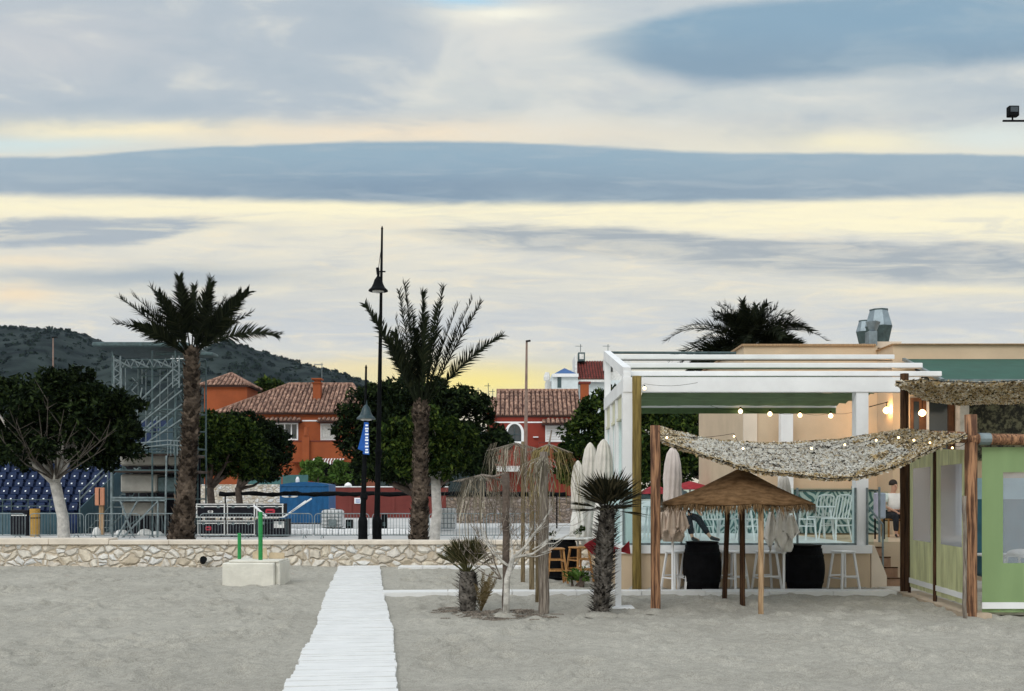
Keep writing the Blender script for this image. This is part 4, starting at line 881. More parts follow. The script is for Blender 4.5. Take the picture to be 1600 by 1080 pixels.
# ================================================================== CONCRETE BLOCK WITH GREEN POSTS
b = G(390, 915); D = b.y; r = thing('concrete_block', (X(390, D), D, 0), 'pale concrete foot wash block with two green pipes standing in the sand', 'block'); m = MB()
m.bbox(X(347, D), X(428, D), D, D+1.0, -.1, Z(880, D), .02); m.build('block', MT['conc_block'], r)
m = MB(); m.bbox(X(428, D)+.003, X(435, D), D+.12, D+1.0, -.1, Z(879, D+.12), .01); m.bbox(X(355, D), X(434, D), D+.1, D+.95, Z(880, D)+.002, Z(876.5, D), .01); m.build('side_slab', MT['conc_block'], r)
m = MB(); m.tube([P(374, 877, D+.55), P(374, 833, D+.55)], .038, 10); m.build('green_pipe', MT['green_post'], r); m = MB(); m.tube([P(407, 879, D+.3), P(407, 800, D+.3)], .045, 10); m.build('green_pipe', MT['green_post'], r)
r2 = thing('plywood_board', (X(394, D), D+.7, Z(876, D)), 'slanted plywood piece lying on the concrete block between the green pipes', 'board'); m = MB(); zz = Z(876.5, D)+.003; m.prism([(X(382, D), zz), (X(382, D), zz+.14), (X(404, D), zz+.24), (X(406, D), zz)], D+.6, D+.64); m.prism([(X(407, D), zz), (X(407, D), zz+.13), (X(432, D), zz+.12), (X(432, D), zz)], D+.66, D+.70); m.build('board', mat('worn_plywood', (.55, .44, .30), .9, .15, 5), r2)
# wall spotlight
r = thing('wall_spotlight', P(317, 876, 24.7), 'little black spotlight at the foot of the rubble wall', 'spotlight'); m = MB(); m.tube([P(317, 878, 24.72), P(318, 874, 24.55)], [.07, .09], 10); m.build('housing', MT['black_metal'], r)

# ================================================================== PROMENADE THINGS
# crowd barriers: one, then copies
def barrier():
    r = thing('crowd_barrier', (0, 0, 0), 'x', 'barrier'); m = MB(); w, h = 2.16, .98; z0 = .12; R = .12
    pts = [(-w/2, 0, z0), (-w/2, 0, h-R), (-w/2+R*.3, 0, h-R*.3), (-w/2+R, 0, h), (w/2-R, 0, h), (w/2-R*.3, 0, h-R*.3), (w/2, 0, h-R), (w/2, 0, z0), (-w/2, 0, z0)]
    m.tube(pts, .019, 6); m.build('frame', MT['barrier'], r); m = MB()
    for k in range(1, 18): x = -w/2+w*k/18; m.tube([(x, 0, z0), (x, 0, h)], .008, 4)
    m.build('bars', MT['barrier'], r)
    for s in (-1, 1): m = MB(); m.tube([(s*w*.36, -.28, .0), (s*w*.36, -.1, z0), (s*w*.36, .1, z0), (s*w*.36, .28, .0)], .018, 5); m.build('foot', MT['galv'], r)
    return r
proto = barrier(); DB = 38.2
labs = ['crowd barrier at the far left edge before the blue seats', 'crowd barrier right of the ochre padding, behind the pale ficus trunk', 'crowd barrier in front of the scaffold tower foot', 'crowd barrier behind the left date palm trunk', 'crowd barrier in front of the middle flight cases', 'crowd barrier in front of the blue container', 'crowd barrier behind the two black lamp posts', 'crowd barrier behind the middle date palm trunk', 'crowd barrier left of the straw parasols', 'crowd barrier behind the straw parasols near the terrace']
for i, l_ in enumerate(labs):
    o = proto if i == 0 else copy_tree(proto); o.location = (X(0+i*89.5-3, DB), DB+.12*(i % 2), gz); o['label'] = l_; o['group'] = 'crowd barriers along the promenade'; o.rotation_euler[2] = random.uniform(-.02, .02)

# flight cases
def case(px0, px1, py0, py1, D, label, mark=None, edges=True, name='flight_case'):
    x0, x1, z0, z1 = X(px0, D), X(px1, D), Z(py1, D), Z(py0, D); r = thing(name, ((x0+x1)/2, D+.35, z0), label, 'flight case', 'flight cases behind the barriers')
    m = MB(); m.box(x0, x1, D, D+.75, z0+.0, z1); m.build('body', MT['case'], r); m = MB(); e = .045 if edges else .02; o = .012
    for x in (x0, x1): m.box(x-o, x+e-o if x == x0 else x+o, D-o, D+.03, z0, z1) if x == x0 else m.box(x-e+o, x+o, D-o, D+.03, z0, z1)
    for z in (z0, z1-e, z0+(z1-z0)*.76): m.box(x0-o*2, x1+o*2, D-o*2, D+.03, z, z+e*.9)
    m.build('metal_edging', MT['white_dirty' if edges else 'galv_dark'], r)
    for k in (.22, .78):
        m = MB(); xc = x0+(x1-x0)*k; m.box(xc-.06, xc+.06, D-.03, D-.026, z0+(z1-z0)*.68, z0+(z1-z0)*.84); m.build('latch', MT['galv'], r)
    for k in (.15, .85):
        m = MB(); xc = x0+(x1-x0)*k; m.tube([(xc-.03, D+.08, z0-.05), (xc+.03, D+.08, z0-.05)], .05, 10); m.build('wheel', MT['black_metal'], r)
    if mark:
        m = MB(); xc, zc = x0+(x1-x0)*mark[0], z0+(z1-z0)*mark[1]; w, h = mark[2], mark[3]
        pts = [(xc+w*math.cos(a), zc+h*math.sin(a)+.02*math.sin(3*a)) for a in np.linspace(0, 6.283, 18)[:-1]]; m.prism(pts, D-.02, D-.014); m.build('print', MT[mark[4]], r)
        m = MB(); m.box(xc-w*.6, xc+w*.5, D-.026, D-.021, zc-.02, zc+.02); m.build('print_bar', MT['case'], r)
    return r
D = 39.4
case(307, 351, 787, 809, D, 'upper black case with pale badge, leftmost of the top row', (.5, .42, .11, .055, 'white_dirty'))
case(355, 398, 787, 809, D, 'plain upper black case, middle of the top row')
case(401, 442, 787, 809, D, 'upper black case with large red oval print, rightmost of the top row', (.52, .45, .2, .12, 'red_mark'))
case(309, 351, 813, 836, D, 'lower black case with small red print, leftmost of the bottom row', (.4, .45, .12, .1, 'red_mark'))
case(355, 398, 813, 836, D, 'plain lower black case, middle of the bottom row')
r = case(401, 448, 811, 838, D, 'lower black case with grey paper label, rightmost of the bottom row', edges=False)
m = MB(); m.box(X(428, D), X(444, D), D-.012, D-.004, Z(825, D), Z(815, D)); m.build('paper_label', MT['white_dirty'], r)
D = 38.9; r = thing('aluminium_struts', P(470, 810, D), 'two pale aluminium struts leaning over the flight cases and the blue container', 'struts'); m = MB()
for a, b_ in (((443, 808), (487, 779)), ((455, 800), (478, 783))): m.tube([P(a[0], a[1], D), P(b_[0], b_[1], D)], .035, 6)
m.tube([P(396, 790, D), P(416, 807, D)], .045, 6); m.build('strut', MT['white'], r)
# blue container
D = 58; x0, x1 = X(438, D), X(513, D); zt = Z(756, D); r = thing('blue_container', ((x0+x1)/2, D+1, gz), 'blue metal container with slightly arched roof behind the flight cases', 'container')
prof = [(x0, Z(817, D)), (x1, Z(817, D))]+[(x1+(x0-x1)*k/8, Z(757-4*math.sin(math.pi*k/8), D)) for k in range(9)]; m = MB(); m.prism(prof, D, D+2.4)
for k in range(9): x = x0+(x1-x0)*k/8; m.box(x-.03, x+.03, D-.03, D, Z(816, D), Z(757, D))
m.build('shell', MT['blue_tank'], r); m = MB(); m.box(x0-.02, x1+.02, D-.05, D-.031, Z(760, D), Z(757, D)); m.build('roof_rim', MT['blue_tank'], r)
m = MB(); m.lathe(P(465, 754, D+.5), [(.12, 0), (.12, .2), (.05, .35)], 10); m.build('vent_cap', MT['white'], r)
m = MB(); 
for s in (448, 458): m.prism([(X(s, D)+.3*math.cos(a), Z(775, D)+.1*math.sin(a)) for a in np.linspace(math.pi, 2*math.pi, 10)], D-.04, D-.034)
m.build('emblem', MT['white_dirty'], r)
# ibc tank
D = 46; x0, x1, z0, z1 = X(500, D), X(534, D), gz+.12, Z(796, D); r = thing('caged_water_tank', ((x0+x1)/2, D+.5, gz), 'white plastic water tank in a metal cage on a dark pallet', 'tank')
m = MB(); m.bbox(x0+.05, x1-.05, D+.03, D+1, z0+.02, z1-.03, .08); m.lathe(((x0+x1)/2, D+.5, z1-.03), [(.12, 0), (.12, .07)], 12); m.build('tank', MT['white'], r)
m = MB()
for k in range(7): x = x0+(x1-x0)*k/6; m.tube([(x, D, z0), (x, D, z1)], .013, 4)
for k in range(6): z = z0+(z1-z0)*k/5; m.tube([(x0, D, z), (x1, D, z)], .013, 4)
m.build('cage', MT['galv_dark'], r); m = MB(); m.box(x0, x1, D, D+1, gz+.0, gz+.11); m.build('pallet', MT['black_metal'], r); m = MB(); m.box(x0+.4, x1-.25, D-.02, D-.014, z0+.1, z0+.45); m.build('plate', MT['galv'], r)
# second white tank behind the palm, near the ficus trunk
D = 47; r = thing('caged_water_tank', (X(698, D), D, gz), 'white water tank with metal cage half hidden by the pale ficus trunk', 'tank'); m = MB(); x0, x1, z0, z1 = X(682, D), X(711, D), gz+.1, Z(794, D); m.bbox(x0, x1, D, D+1, z0, z1, .06); m.build('tank', MT['white'], r)
m = MB()
for k in range(6): x = x0+(x1-x0)*k/5; m.tube([(x, D-.03, z0), (x, D-.03, z1)], .013, 4)
for k in range(5): z = z0+(z1-z0)*k/4; m.tube([(x0, D-.03, z), (x1, D-.03, z)], .013, 4)
m.build('cage', MT['galv_dark'], r)
# low pale planter wall and things at the foot of the red wall
D = 73; r = thing('low_block_wall', (X(600, D), D, gz), 'low pale wall of pierced blocks at the foot of the brick red wall', 'wall'); m = MB(); m.box(X(445, D), X(905, D), D, D+.4, gz, Z(811, D)); m.build('wall', MT['concrete'], r); m = MB()
for k in range(40): x = X(452+k*11.3, D); m.box(x, x+.28, D-.02, D-.01, Z(818, D), Z(814.5, D)); m.box(x, x+.28, D-.02, D-.01, Z(823, D), Z(820, D))
m.build('pierced_blocks', MT['white'], r)
D = 50
for (px0, px1, l_) in ((540, 550, 'small dark box beside the caged water tank'), (596, 604, 'small dark box by the tall lamp post foot')):
    r = thing('junction_box', (X((px0+px1)/2, D), D, gz), l_, 'box'); m = MB(); m.bbox(X(px0, D), X(px1, D), D, D+.4, gz, Z(812 if px0 < 560 else 804, D), .02); m.build('cabinet', MT['black_metal'], r); m = MB(); m.box(X(px0+2, D), X(px1-2, D), D-.01, D-.004, Z(822, D), Z(816, D)); m.build('door', MT['galv_dark'], r)
D = 42; r = thing('white_sandbag_row', (X(570, D), D, gz), 'row of white weight blocks lying along the promenade behind the barriers', 'blocks'); m = MB()
for k in range(20):
    x = X(452+k*9.6, D); m.bbox(x, x+.25, D, D+.3, gz, gz+random.uniform(.22, .26), .03)
m.build('block', MT['white'], r)
# red perimeter wall
D = 75; r = thing('red_garden_wall', (X(600, D), D, gz), 'brick red garden wall with white coping and small round finials', 'wall'); m = MB(); m.box(X(505, D), X(700, D), D, D+.3, gz-.1, Z(761.5, D))
for px in (545, 612, 660): m.box(X(px, D), X(px+5, D), D-.05, D, gz, Z(763, D))
m.build('wall', MT['redwall'], r); m = MB(); m.box(X(505, D), X(700, D), D-.06, D+.36, Z(761.5, D), Z(760, D)); m.build('coping', MT['white'], r)
for px in (544, 622): m = MB(); m.lathe(P(px, 760, D+.1), [(.28, 0), (.3, .08), (.2, .22), (.05, .3)], 12); m.build('finial', MT['white'], r)
m = MB(); m.box(X(554, D), X(565, D), D-.1, D-.06, Z(787, D), Z(778, D)); sg = m.build('sign', MT['white'], r); m = MB()
for k in range(3): m.box(X(556, D), X(563, D), D-.108, D-.104, Z(781.5+k*2, D), Z(780.6+k*2, D))
m.build('sign_lines', MT['blue_flag'], sg)
# stone garden walls
D = 62; r = thing('stone_garden_wall', (X(390, D), D, gz), 'tan rubble garden wall behind the round trees', 'wall'); m = MB(); m.box(X(280, D), X(439, D), D, D+.5, gz-.1, Z(757, D)); m.build('wall', MT['stone'], r); m = MB(); m.box(X(385, D), X(438, D), D+.25, D+.3, Z(757, D), Z(745, D)); m.box(X(440, D), X(480, D), D+.25, D+.3, Z(765, D), Z(742, D)); m.build('shade_net', mat('teal_shade_net', (.06, .15, .15), .9, .1, 3), r)
D = 60; r = thing('stone_garden_wall', (X(800, D), D, gz), 'purplish brown rubble wall behind the straw parasols', 'wall'); m = MB(); m.box(X(697, D), X(950, D), D, D+.5, gz-.1, Z(776, D)); m.build('wall', MT['stone_brown'], r)
m = MB(); m.box(X(697, D), X(950, D), D-.05, D+.55, Z(776, D), Z(774.5, D)); m.build('coping', MT['black_metal'], r)
# black hand rail
D = 50; r = thing('black_guard_rail', (X(600, D), D, gz), 'thick black padded rail crossing behind flight cases and lamp posts', 'rail'); m = MB(); pts = []
for k in range(60): px = 343+k*9.2; pts.append(P(px, 772+.8*math.sin(k*.9)+random.uniform(-.5, .5), D))
m.tube(pts, [random.uniform(.09, .14) for _ in pts], 7); m.build('rail', MT['black_metal'], r)
for px in (352, 655, 790, 870): m = MB(); m.tube([(X(px, D), D, gz), P(px, 774, D)], .04, 6); m.build('post', MT['black_metal'], r)

# grandstand
r = thing('grandstand', (X(60, 44), 44, gz), 'blue seated grandstand under the left tree with stair at its right end', 'grandstand')
x0, x1 = X(-260, 44), X(104, 42); m = MB(); rows = 13; y0 = 43.0; rz = .36; ry = .62
for k in range(rows): m.box(x0, x1+k*.11, y0+k*ry, y0+(k+1)*ry, gz, gz+.9+k*rz)
m.build('stepped_deck', mat('blue_deck', (.012, .03, .10), .6, .3, 3), r)
def seat_mb(m, x, y, z):
    m.add([(x-.2, y-.02, z), (x+.2, y-.02, z), (x+.2, y+.34, z-.03), (x-.2, y+.34, z-.03), (x-.2, y-.02, z+.04), (x+.2, y-.02, z+.04), (x+.19, y+.3, z+.03), (x-.19, y+.3, z+.03), (x-.18, y+.42, z+.33), (x+.18, y+.42, z+.33), (x+.15, y+.46, z+.36), (x-.15, y+.46, z+.36)],
          [(3, 2, 1, 0), (0, 1, 5, 4), (4, 5, 6, 7), (7, 6, 9, 8), (8, 9, 10, 11), (1, 2, 6, 5), (3, 0, 4, 7), (2, 3, 11, 10), (6, 2, 10, 9), (3, 7, 8, 11)])
proto = MB(); seat_mb(proto, 0, 0, 0); dotm = MB(); dotm.add([(-.035, .322, .15), (.035, .322, .15), (.035, .35, .21), (-.035, .35, .21)], [(0, 1, 2, 3)])  # small white quad set on each seat back
first = None; rest = MB(); rest2 = MB()
cnt = 0
for k in range(rows):
    for i in range(22):
        x = x1-.35-i*.5+(.25 if k % 2 else 0)+k*.11; y = y0+k*ry+.05; z = gz+.9+k*rz+.12
        vis = 0 <= 800+x/y*F+8 and k < 11
        if vis and cnt < 98:
            if first is None:
                s = proto.build('seat', MT['seat_blue']); s.parent = r; t_ = dotm.build('seat_dot', MT['white_mark']); t_.parent = s; first = (s, t_)
            else:
                s = first[0].copy(); COL.objects.link(s); s.parent = r; t_ = first[1].copy(); COL.objects.link(t_); t_.parent = s
            s.location = (x-r.location.x, y-r.location.y, z-r.location.z); cnt += 1
        else: seat_mb(rest, x, y, z)
rest.build('further_seats', MT['seat_blue'], r, kind='stuff')
m = MB(); xs0 = x1+.12   # side sheeting and stair
m.prism([(0, 0)], 0, 1) if False else None
v = [(xs0, y0-.1, gz), (xs0+1.3, y0+rows*ry, gz), (xs0+1.3, y0+rows*ry, gz+rows*rz+1.2), (xs0, y0-.1, gz+1.1)]
v2 = [(a+.04, b_, c_) for a, b_, c_ in v]; m.add(v+v2, [(0, 1, 2, 3), (7, 6, 5, 4), (3, 2, 6, 7), (0, 3, 7, 4), (1, 5, 6, 2)]); m.build('side_sheet', MT['stand_side'], r)
m = MB()
for o_ in (0, .28): m.tube([(xs0+.1, y0-.2, gz+1.55+o_), (xs0+1.3, y0+rows*ry*.75, gz+rows*rz*.75+2.0+o_)], .035, 6)
for q in (0, .33, .66, 1): m.tube([(xs0+.1+1.2*q, y0-.2+rows*ry*.75*q, gz+.3), (xs0+.1+1.2*q, y0-.2+rows*ry*.75*q, gz+1.85+(rows*rz*.75+.45)*q)], .025, 6)
m.build('stair_rail', MT['galv'], r)
for k in range(12):
    m = MB(); m.box(xs0+.4+k*.09, xs0+1.2+k*.09, y0+k*.5, y0+k*.5+.3, gz+.25+k*.3, gz+.29+k*.3); m.build('stair_step', MT['galv'], r)
m = MB(); m.tube([(xs0+.35, y0-.1, gz+.1), (xs0+1.4, y0+5.8, gz+3.7)], .05, 5); m.tube([(xs0+1.25, y0-.1, gz+.1), (xs0+2.3, y0+5.8, gz+3.7)], .05, 5); m.build('stair_stringer', MT['galv_dark'], r)
# front rail of the stand and ochre padding
m = MB(); D = 41.5
for py in (781, 791): m.tube([P(-20, py, D), P(104, py, D)], .022, 6)
for px in (4, 18, 44, 78, 102): m.tube([P(px, 780, D), (X(px, D), D, gz)], .025, 6)
m.build('front_rail', MT['galv_dark'], r)
m = MB(); m.box(X(-60, 42), X(104, 42), 42.2, 42.3, gz, Z(801, 42)); m.build('front_sheet', MT['stand_side'], r)
D = 40; r = thing('padding_roll', (X(54, D), D, gz), 'upright ochre padding roll leaning before the blue seats', 'padding'); m = MB(); m.tube([(X(54.5, D), D, gz), (X(54.5, D), D, Z(795, D))], [.19, .20], 12); m.build('roll', MT['yellow'], r); m = MB(); m.tube([(X(54.5, D), D, gz+.75), (X(54.5, D), D, gz+.79)], .205, 12); m.build('strap', MT['black_metal'], r)
D = 40.5; r = thing('black_crate_stack', (X(28, D), D, gz), 'dark equipment crates behind the leftmost barrier', 'crates'); m = MB(); m.bbox(X(16, D), X(44, D), D, D+.6, gz, Z(797, D), .03); m.build('crate', MT['case'], r); m = MB(); m.box(X(18, D), X(42, D), D-.02, D-.01, Z(806, D), Z(804.5, D)); m.build('trim', MT['white_dirty'], r)
D = 41; r = thing('peach_sign_panel', (X(155, D), D, gz), 'peach coloured panel on a pale post beside the stand stair', 'panel'); m = MB(); m.bbox(X(148, D), X(163, D), D, D+.08, Z(790, D), Z(762, D), .02); m.build('panel', MT['peach'], r); m = MB(); m.box(X(153, D), X(160, D), D+.1, D+.2, gz, Z(790, D)); m.build('post', MT['timber_light'], r); m = MB(); m.box(X(154.4, D), X(156, D), D-.01, D-.004, Z(789, D), Z(763, D)); m.build('strap', MT['black_metal'], r)

# scaffold tower with roof
r = thing('scaffold_tower', (X(228, 41), 41, gz), 'grey scaffold tower with flat roof slab beside the left date palm', 'scaffold'); DA, DBk = 39.6, 42.4; px = [176, 206, 238, 274, 288]
xsA = [X(p, DA) for p in px]; m = MB(); zt = Z(548, DA)
for x in (xsA[0], xsA[2], xsA[3], xsA[4]):
    for y in (DA, DBk): m.tube([(x, y, gz), (x, y, zt)], .04, 6)
m.build('standard', MT['galv_dark'], r)
m = MB()
for y in (DA, DBk):
    for py in (562, 574, 640, 668, 698, 708, 735, 780): m = MB(); m.tube([(xsA[0], y, Z(py, DA)), (xsA[4], y, Z(py, DA))], .03, 6); m.build('ledger', MT['galv_dark'], r)
for x in (xsA[0], xsA[2], xsA[4]):
    for py in (562, 640, 698, 780): m = MB(); m.tube([(x, DA, Z(py, DA)), (x, DBk, Z(py, DA))], .03, 6); m.build('transom', MT['galv_dark'], r)
m = MB()
for (a, b_) in [((204, 640), (276, 572)), ((212, 650), (284, 585)), ((204, 674), (284, 610)), ((206, 690), (284, 632)), ((210, 705), (284, 655)), ((178, 560), (206, 575)), ((206, 562), (232, 574)), ((240, 562), (268, 574)), ((222, 606), (212, 660)), ((176, 600), (204, 660))]:
    m = MB(); m.tube([P(a[0], a[1], DA-.05), P(b_[0], b_[1], DA-.05)], .032, 6); m.build('diagonal_brace', MT['galv'], r)
for (a, b_) in [((284, 600), (230, 650)), ((284, 680), (206, 740)), ((178, 700), (238, 760)), ((190, 575), (190, 700)), ((222, 575), (222, 600))]: m = MB(); m.tube([P(a[0], a[1], DBk), P(b_[0], b_[1], DBk)], .03, 6); m.build('diagonal_brace', MT['galv'], r)
m = MB()   # lattice towers of bolts near the top corners
for c0 in (178, 270):
    for k in range(6): m.tube([P(c0+(k % 2)*10, 562+k*7, DA-.1), P(c0+((k+1) % 2)*10, 569+k*7, DA-.1)], .025, 5)
    for d_ in (0, 10): m.tube([P(c0+d_, 556, DA-.1), P(c0+d_, 606, DA-.1)], .028, 5)
for k in range(16): m.tube([P(180+k*6, 562 if k % 2 else 574, DA-.08), P(186+k*6, 574 if k % 2 else 562, DA-.08)], .02, 5)
m.build('lattice', MT['galv'], r); m = MB()
for k in range(9): m.tube([P(206+(k % 2)*10, 590+k*10, DBk-.1), P(206+((k+1) % 2)*10, 600+k*10, DBk-.1)], .025, 5)
for q in (196, 216, 228, 250, 262): m.tube([P(q, 574, DBk), P(q, 700, DBk)], .022, 5)
m.build('lattice', MT['galv'], r)
m = MB()
for q in (184, 212, 226, 258, 266, 282):
    m.tube([P(q, 700, DBk-.4), (X(q, DA), DBk-.4, gz)], .03, 5)
for (a, b_) in [((180, 715), (238, 776)), ((262, 700), (206, 776)), ((266, 640), (288, 700)), ((288, 640), (266, 700)), ((266, 580), (288, 636)), ((180, 836), (258, 782)), ((196, 612), (238, 570)), ((178, 640), (206, 612))]: m.tube([P(a[0], a[1], DBk-.5), P(b_[0], b_[1], DBk-.5)], .028, 5)
m.build('inner_frame', MT['galv_dark'], r)
m = MB(); m.box(X(168, 41), X(290, 41), 42.9, 43.0, gz, Z(712, 43)); m.build('back_sheet', MT['case'], r)
D = DA; m = MB(); m.bbox(X(148, D), X(296, D), DA-.3, DBk+.3, Z(543, D), Z(536, D), .04); m.bbox(X(240, D), X(330, D), DA+.2, DA+1.0, Z(554, D), Z(549, D), .03); m.build('roof_slab', MT['galv_dark'], r)
m = MB(); m.bbox(X(180, D), X(286, D), DA+.1, DBk, Z(712, D), Z(708, D), .01); m.bbox(X(176, D), X(290, D), DA+.1, DBk, Z(738, D), Z(734, D), .01); m.bbox(X(176, D), X(262, D), DA+.1, DBk, Z(781, D), Z(777, D), .01); m.build('deck', mat('deck_board', (.07, .05, .04), .8, .3, 3), r)
m = MB()
for py in (690, 697): m.tube([P(206, py+4, DA-.3), P(262, py-2, DA-.3)], .03, 6); m.tube([P(262, py-2, DA-.3), P(290, py, DA-.3)], .03, 6)
for q in (262, 267, 272, 277, 282): m.tube([P(q, 688, DA-.3), P(q, 712, DA-.3)], .02, 5)
m.build('guard_rail', MT['galv'], r)
D = 38.9; m = MB()
for (a, b_) in [((188, 782), (208, 838)), ((215, 782), (182, 842)), ((248, 782), (190, 842)), ((176, 778), (260, 778)), ((176, 782), (260, 782)), ((174, 715), (174, 835)), ((260, 712), (258, 835)), ((247, 785), (246, 840))]: m.tube([P(a[0], a[1], D), P(b_[0], b_[1], D)], .04, 6)
m.build('support_frame', MT['galv'], r)
D = 40.2
for (a0, a1, b0, b1, l_, mt) in ((187, 260, 707, 728, 'taupe box on the upper scaffold deck', 'grey_panel'), (188, 245, 741, 770, 'large taupe box on the middle scaffold deck', 'grey_panel'), (190, 244, 784, 806, 'taupe box on the ground under the scaffold', 'grey_panel'), (246, 276, 745, 770, 'narrow grey box right on the middle scaffold deck', 'galv_dark'), (262, 288, 712, 728, 'small taupe box beside the palm on the upper deck', 'grey_panel')):
    r = thing('equipment_box', (X((a0+a1)/2, D), D+.4, Z(b1, D)), l_, 'box', 'boxes on the scaffold'); m = MB(); m.bbox(X(a0, D), X(a1, D), D, D+1.2, Z(b1, D), Z(b0, D), .06); m.build('shell', MT[mt], r)
    m = MB()
    for q in (.25, .7): xq = X(a0+(a1-a0)*q, D); m.bbox(xq-.12, xq+.12, D-.03, D+.1, Z(b1, D)-.08, Z(b1, D)-.001, .01)
    m.build('foot_block', MT['case'], r)
D = 40; r = thing('cable_heap', (X(215, D), D, gz), 'white and grey bags heaped under the scaffold foot', 'bags'); m = MB()
for (p_, w, h) in ((146, 10, 12), (185, 16, 9), (222, 18, 10), (240, 16, 7)): m.lathe((X(p_, D), D+.3, gz), [(w*.6*D/F, 0), (w*.65*D/F, h*.4*D/F), (w*.4*D/F, h*D/F), (.03, h*1.15*D/F)], 10, .1, 3)
m.build('bag', MT['white_dirty'], r)

# ================================================================== HOUSES
MT['roof_under'] = mat('roof_tile_pan', (.04, .018, .014), .9, .2, 6)
def slope(m, mu, A, B, T, s0, s1, sp=.36, seg=.55):
    """tile ribs on the plane with eave A-B and up-vector T; the ridge spans fractions s0..s1 of the eave"""
    A, B, T = Vector(A), Vector(B), Vector(T); e = B-A; L = e.length; e.normalize(); tl = T.length; t = T/tl; nrm = e.cross(t).normalized()
    if nrm.z < 0: nrm = -nrm
    mu.add([A, B, A+e*L*s1+T, A+e*L*s0+T] if s1 > s0 else [A, B, A+e*L*s0+T], [(0, 1, 2, 3)] if s1 > s0 else [(0, 1, 2)])
    n = max(2, int(L/sp))
    for k in range(n):
        f = (k+.5)/n; h = 1.0
        if f < s0: h = f/s0
        if f > s1: h = min(h, (1-f)/(1-s1))
        c = A+e*L*f; q = 0.0
        while q < h*tl-.05:
            q2 = min(q+seg, h*tl); w = .4*sp; z0, z1 = .03+random.uniform(0, .02), .0; a = c+t*q+nrm*z0; b = c+t*q2+nrm*z1; ww = w*random.uniform(.92, 1.05)
            vs = []
            for p in (a, b):
                for th in (0, .8, 1.57, 2.34, 3.14): vs.append(p+e*ww*math.cos(th)+nrm*ww*.85*math.sin(th))
            m.add(vs, [(0, 1, 6, 5), (1, 2, 7, 6), (2, 3, 8, 7), (3, 4, 9, 8), (4, 3, 2, 1, 0)]); q = q2
def hip_roof(parent, x0, x1, y0, y1, ze, zr, r0, r1, name='roof', over=.35, sp=.36):
    """eaves rectangle and ridge from fraction r0 to r1 of the width"""
    x0 -= over; x1 += over; y0 -= over; y1 += over; ym = (y0+y1)/2; m, mu = MB(), MB(); dz = zr-ze; w = x1-x0
    slope(m, mu, (x0, y0, ze), (x1, y0, ze), (0, ym-y0, dz), r0, r1, sp); slope(m, mu, (x1, y1, ze), (x0, y1, ze), (0, ym-y1, dz), 1-r1, 1-r0, sp)
    if r0 > .01: slope(m, mu, (x0, y1, ze), (x0, y0, ze), (w*r0, 0, dz), .5, .5, sp)
    if r1 < .99: slope(m, mu, (x1, y0, ze), (x1, y1, ze), (-w*(1-r1), 0, dz), .5, .5, sp)
    a, b = Vector((x0+w*r0, ym, zr+.05)), Vector((x0+w*r1, ym, zr+.05))
    if (b-a).length > .1: m.tube([a, b], .14, 6)
    for c, q in (((x0, y0, ze+.05), a), ((x0, y1, ze+.05), a), ((x1, y0, ze+.05), b), ((x1, y1, ze+.05), b)):
        if (r0 > .01 and q is a) or (r1 < .99 and q is b): m.tube([c, q], .13, 6)
    mu.box(x0+.02, x1-.02, y0+.02, y1-.02, ze-.1, ze-.01)
    rf = mu.build(name, MT['roof_under'], parent); m.build('tiles', MT['roof'], rf); return rf
def canopy(parent, px0, px1, pyt, pyb, D, out=.8):
    x0, x1 = X(px0, D), X(px1, D); zt, zb = Z(pyt, D), Z(pyb, D); m, mu = MB(), MB(); slope(m, mu, (x0, D-out, zb), (x1, D-out, zb), (0, out-.02, zt-zb), .08, .92); mu.box(x0, x1, D-out, D-.01, zb-.1, zb-.02)
    rf = mu.build('window_canopy', MT['roof_under'], parent); m.build('tiles', MT['roof'], rf)
# orange house
D = 85.0; x0, x1 = X(342, D), X(566, D); ze = Z(646, D); y1 = D+8
h1 = thing('orange_house', ((x0+x1)/2, D, gz), 'orange plastered house with hipped clay tile roof, square tower and balcony', 'house')
m = MB(); m.box(x0, x1, D, y1, gz-.1, ze-.1); m.build('wall', MT['orange'], h1)
r0 = (440-337)/(575-337); hip_roof(h1, x0, x1, D, y1, ze, Z(601, D+4), .42, .86)
Dt = 86.5; tx0, tx1 = X(319, Dt), X(386, Dt); m = MB(); m.box(tx0, tx1, Dt, Dt+3.6, gz, Z(604, Dt)); m.build('tower', MT['orange'], h1)
hip_roof(h1, tx0, tx1, Dt, Dt+3.6, Z(603, Dt), Z(585, Dt+1.8), .48, .52, 'tower_roof')
m = MB(); cx0, cx1 = X(483, D), X(495, D); m.box(cx0, cx1, D+1.6, D+2.3, Z(640, D), Z(600, D+2)); ch = m.build('chimney', MT['orange'], h1); m = MB(); m.box(cx0-.1, cx1+.1, D+1.5, D+2.4, Z(600, D+2), Z(598.5, D+2)); m.box(cx0+.1, cx1-.1, D+1.7, D+2.2, Z(598.5, D+2), Z(594, D+2)); m.box(cx0-.12, cx1+.12, D+1.45, D+2.45, Z(594, D+2), Z(592, D+2)); m.build('chimney_cap', MT['orange'], ch)
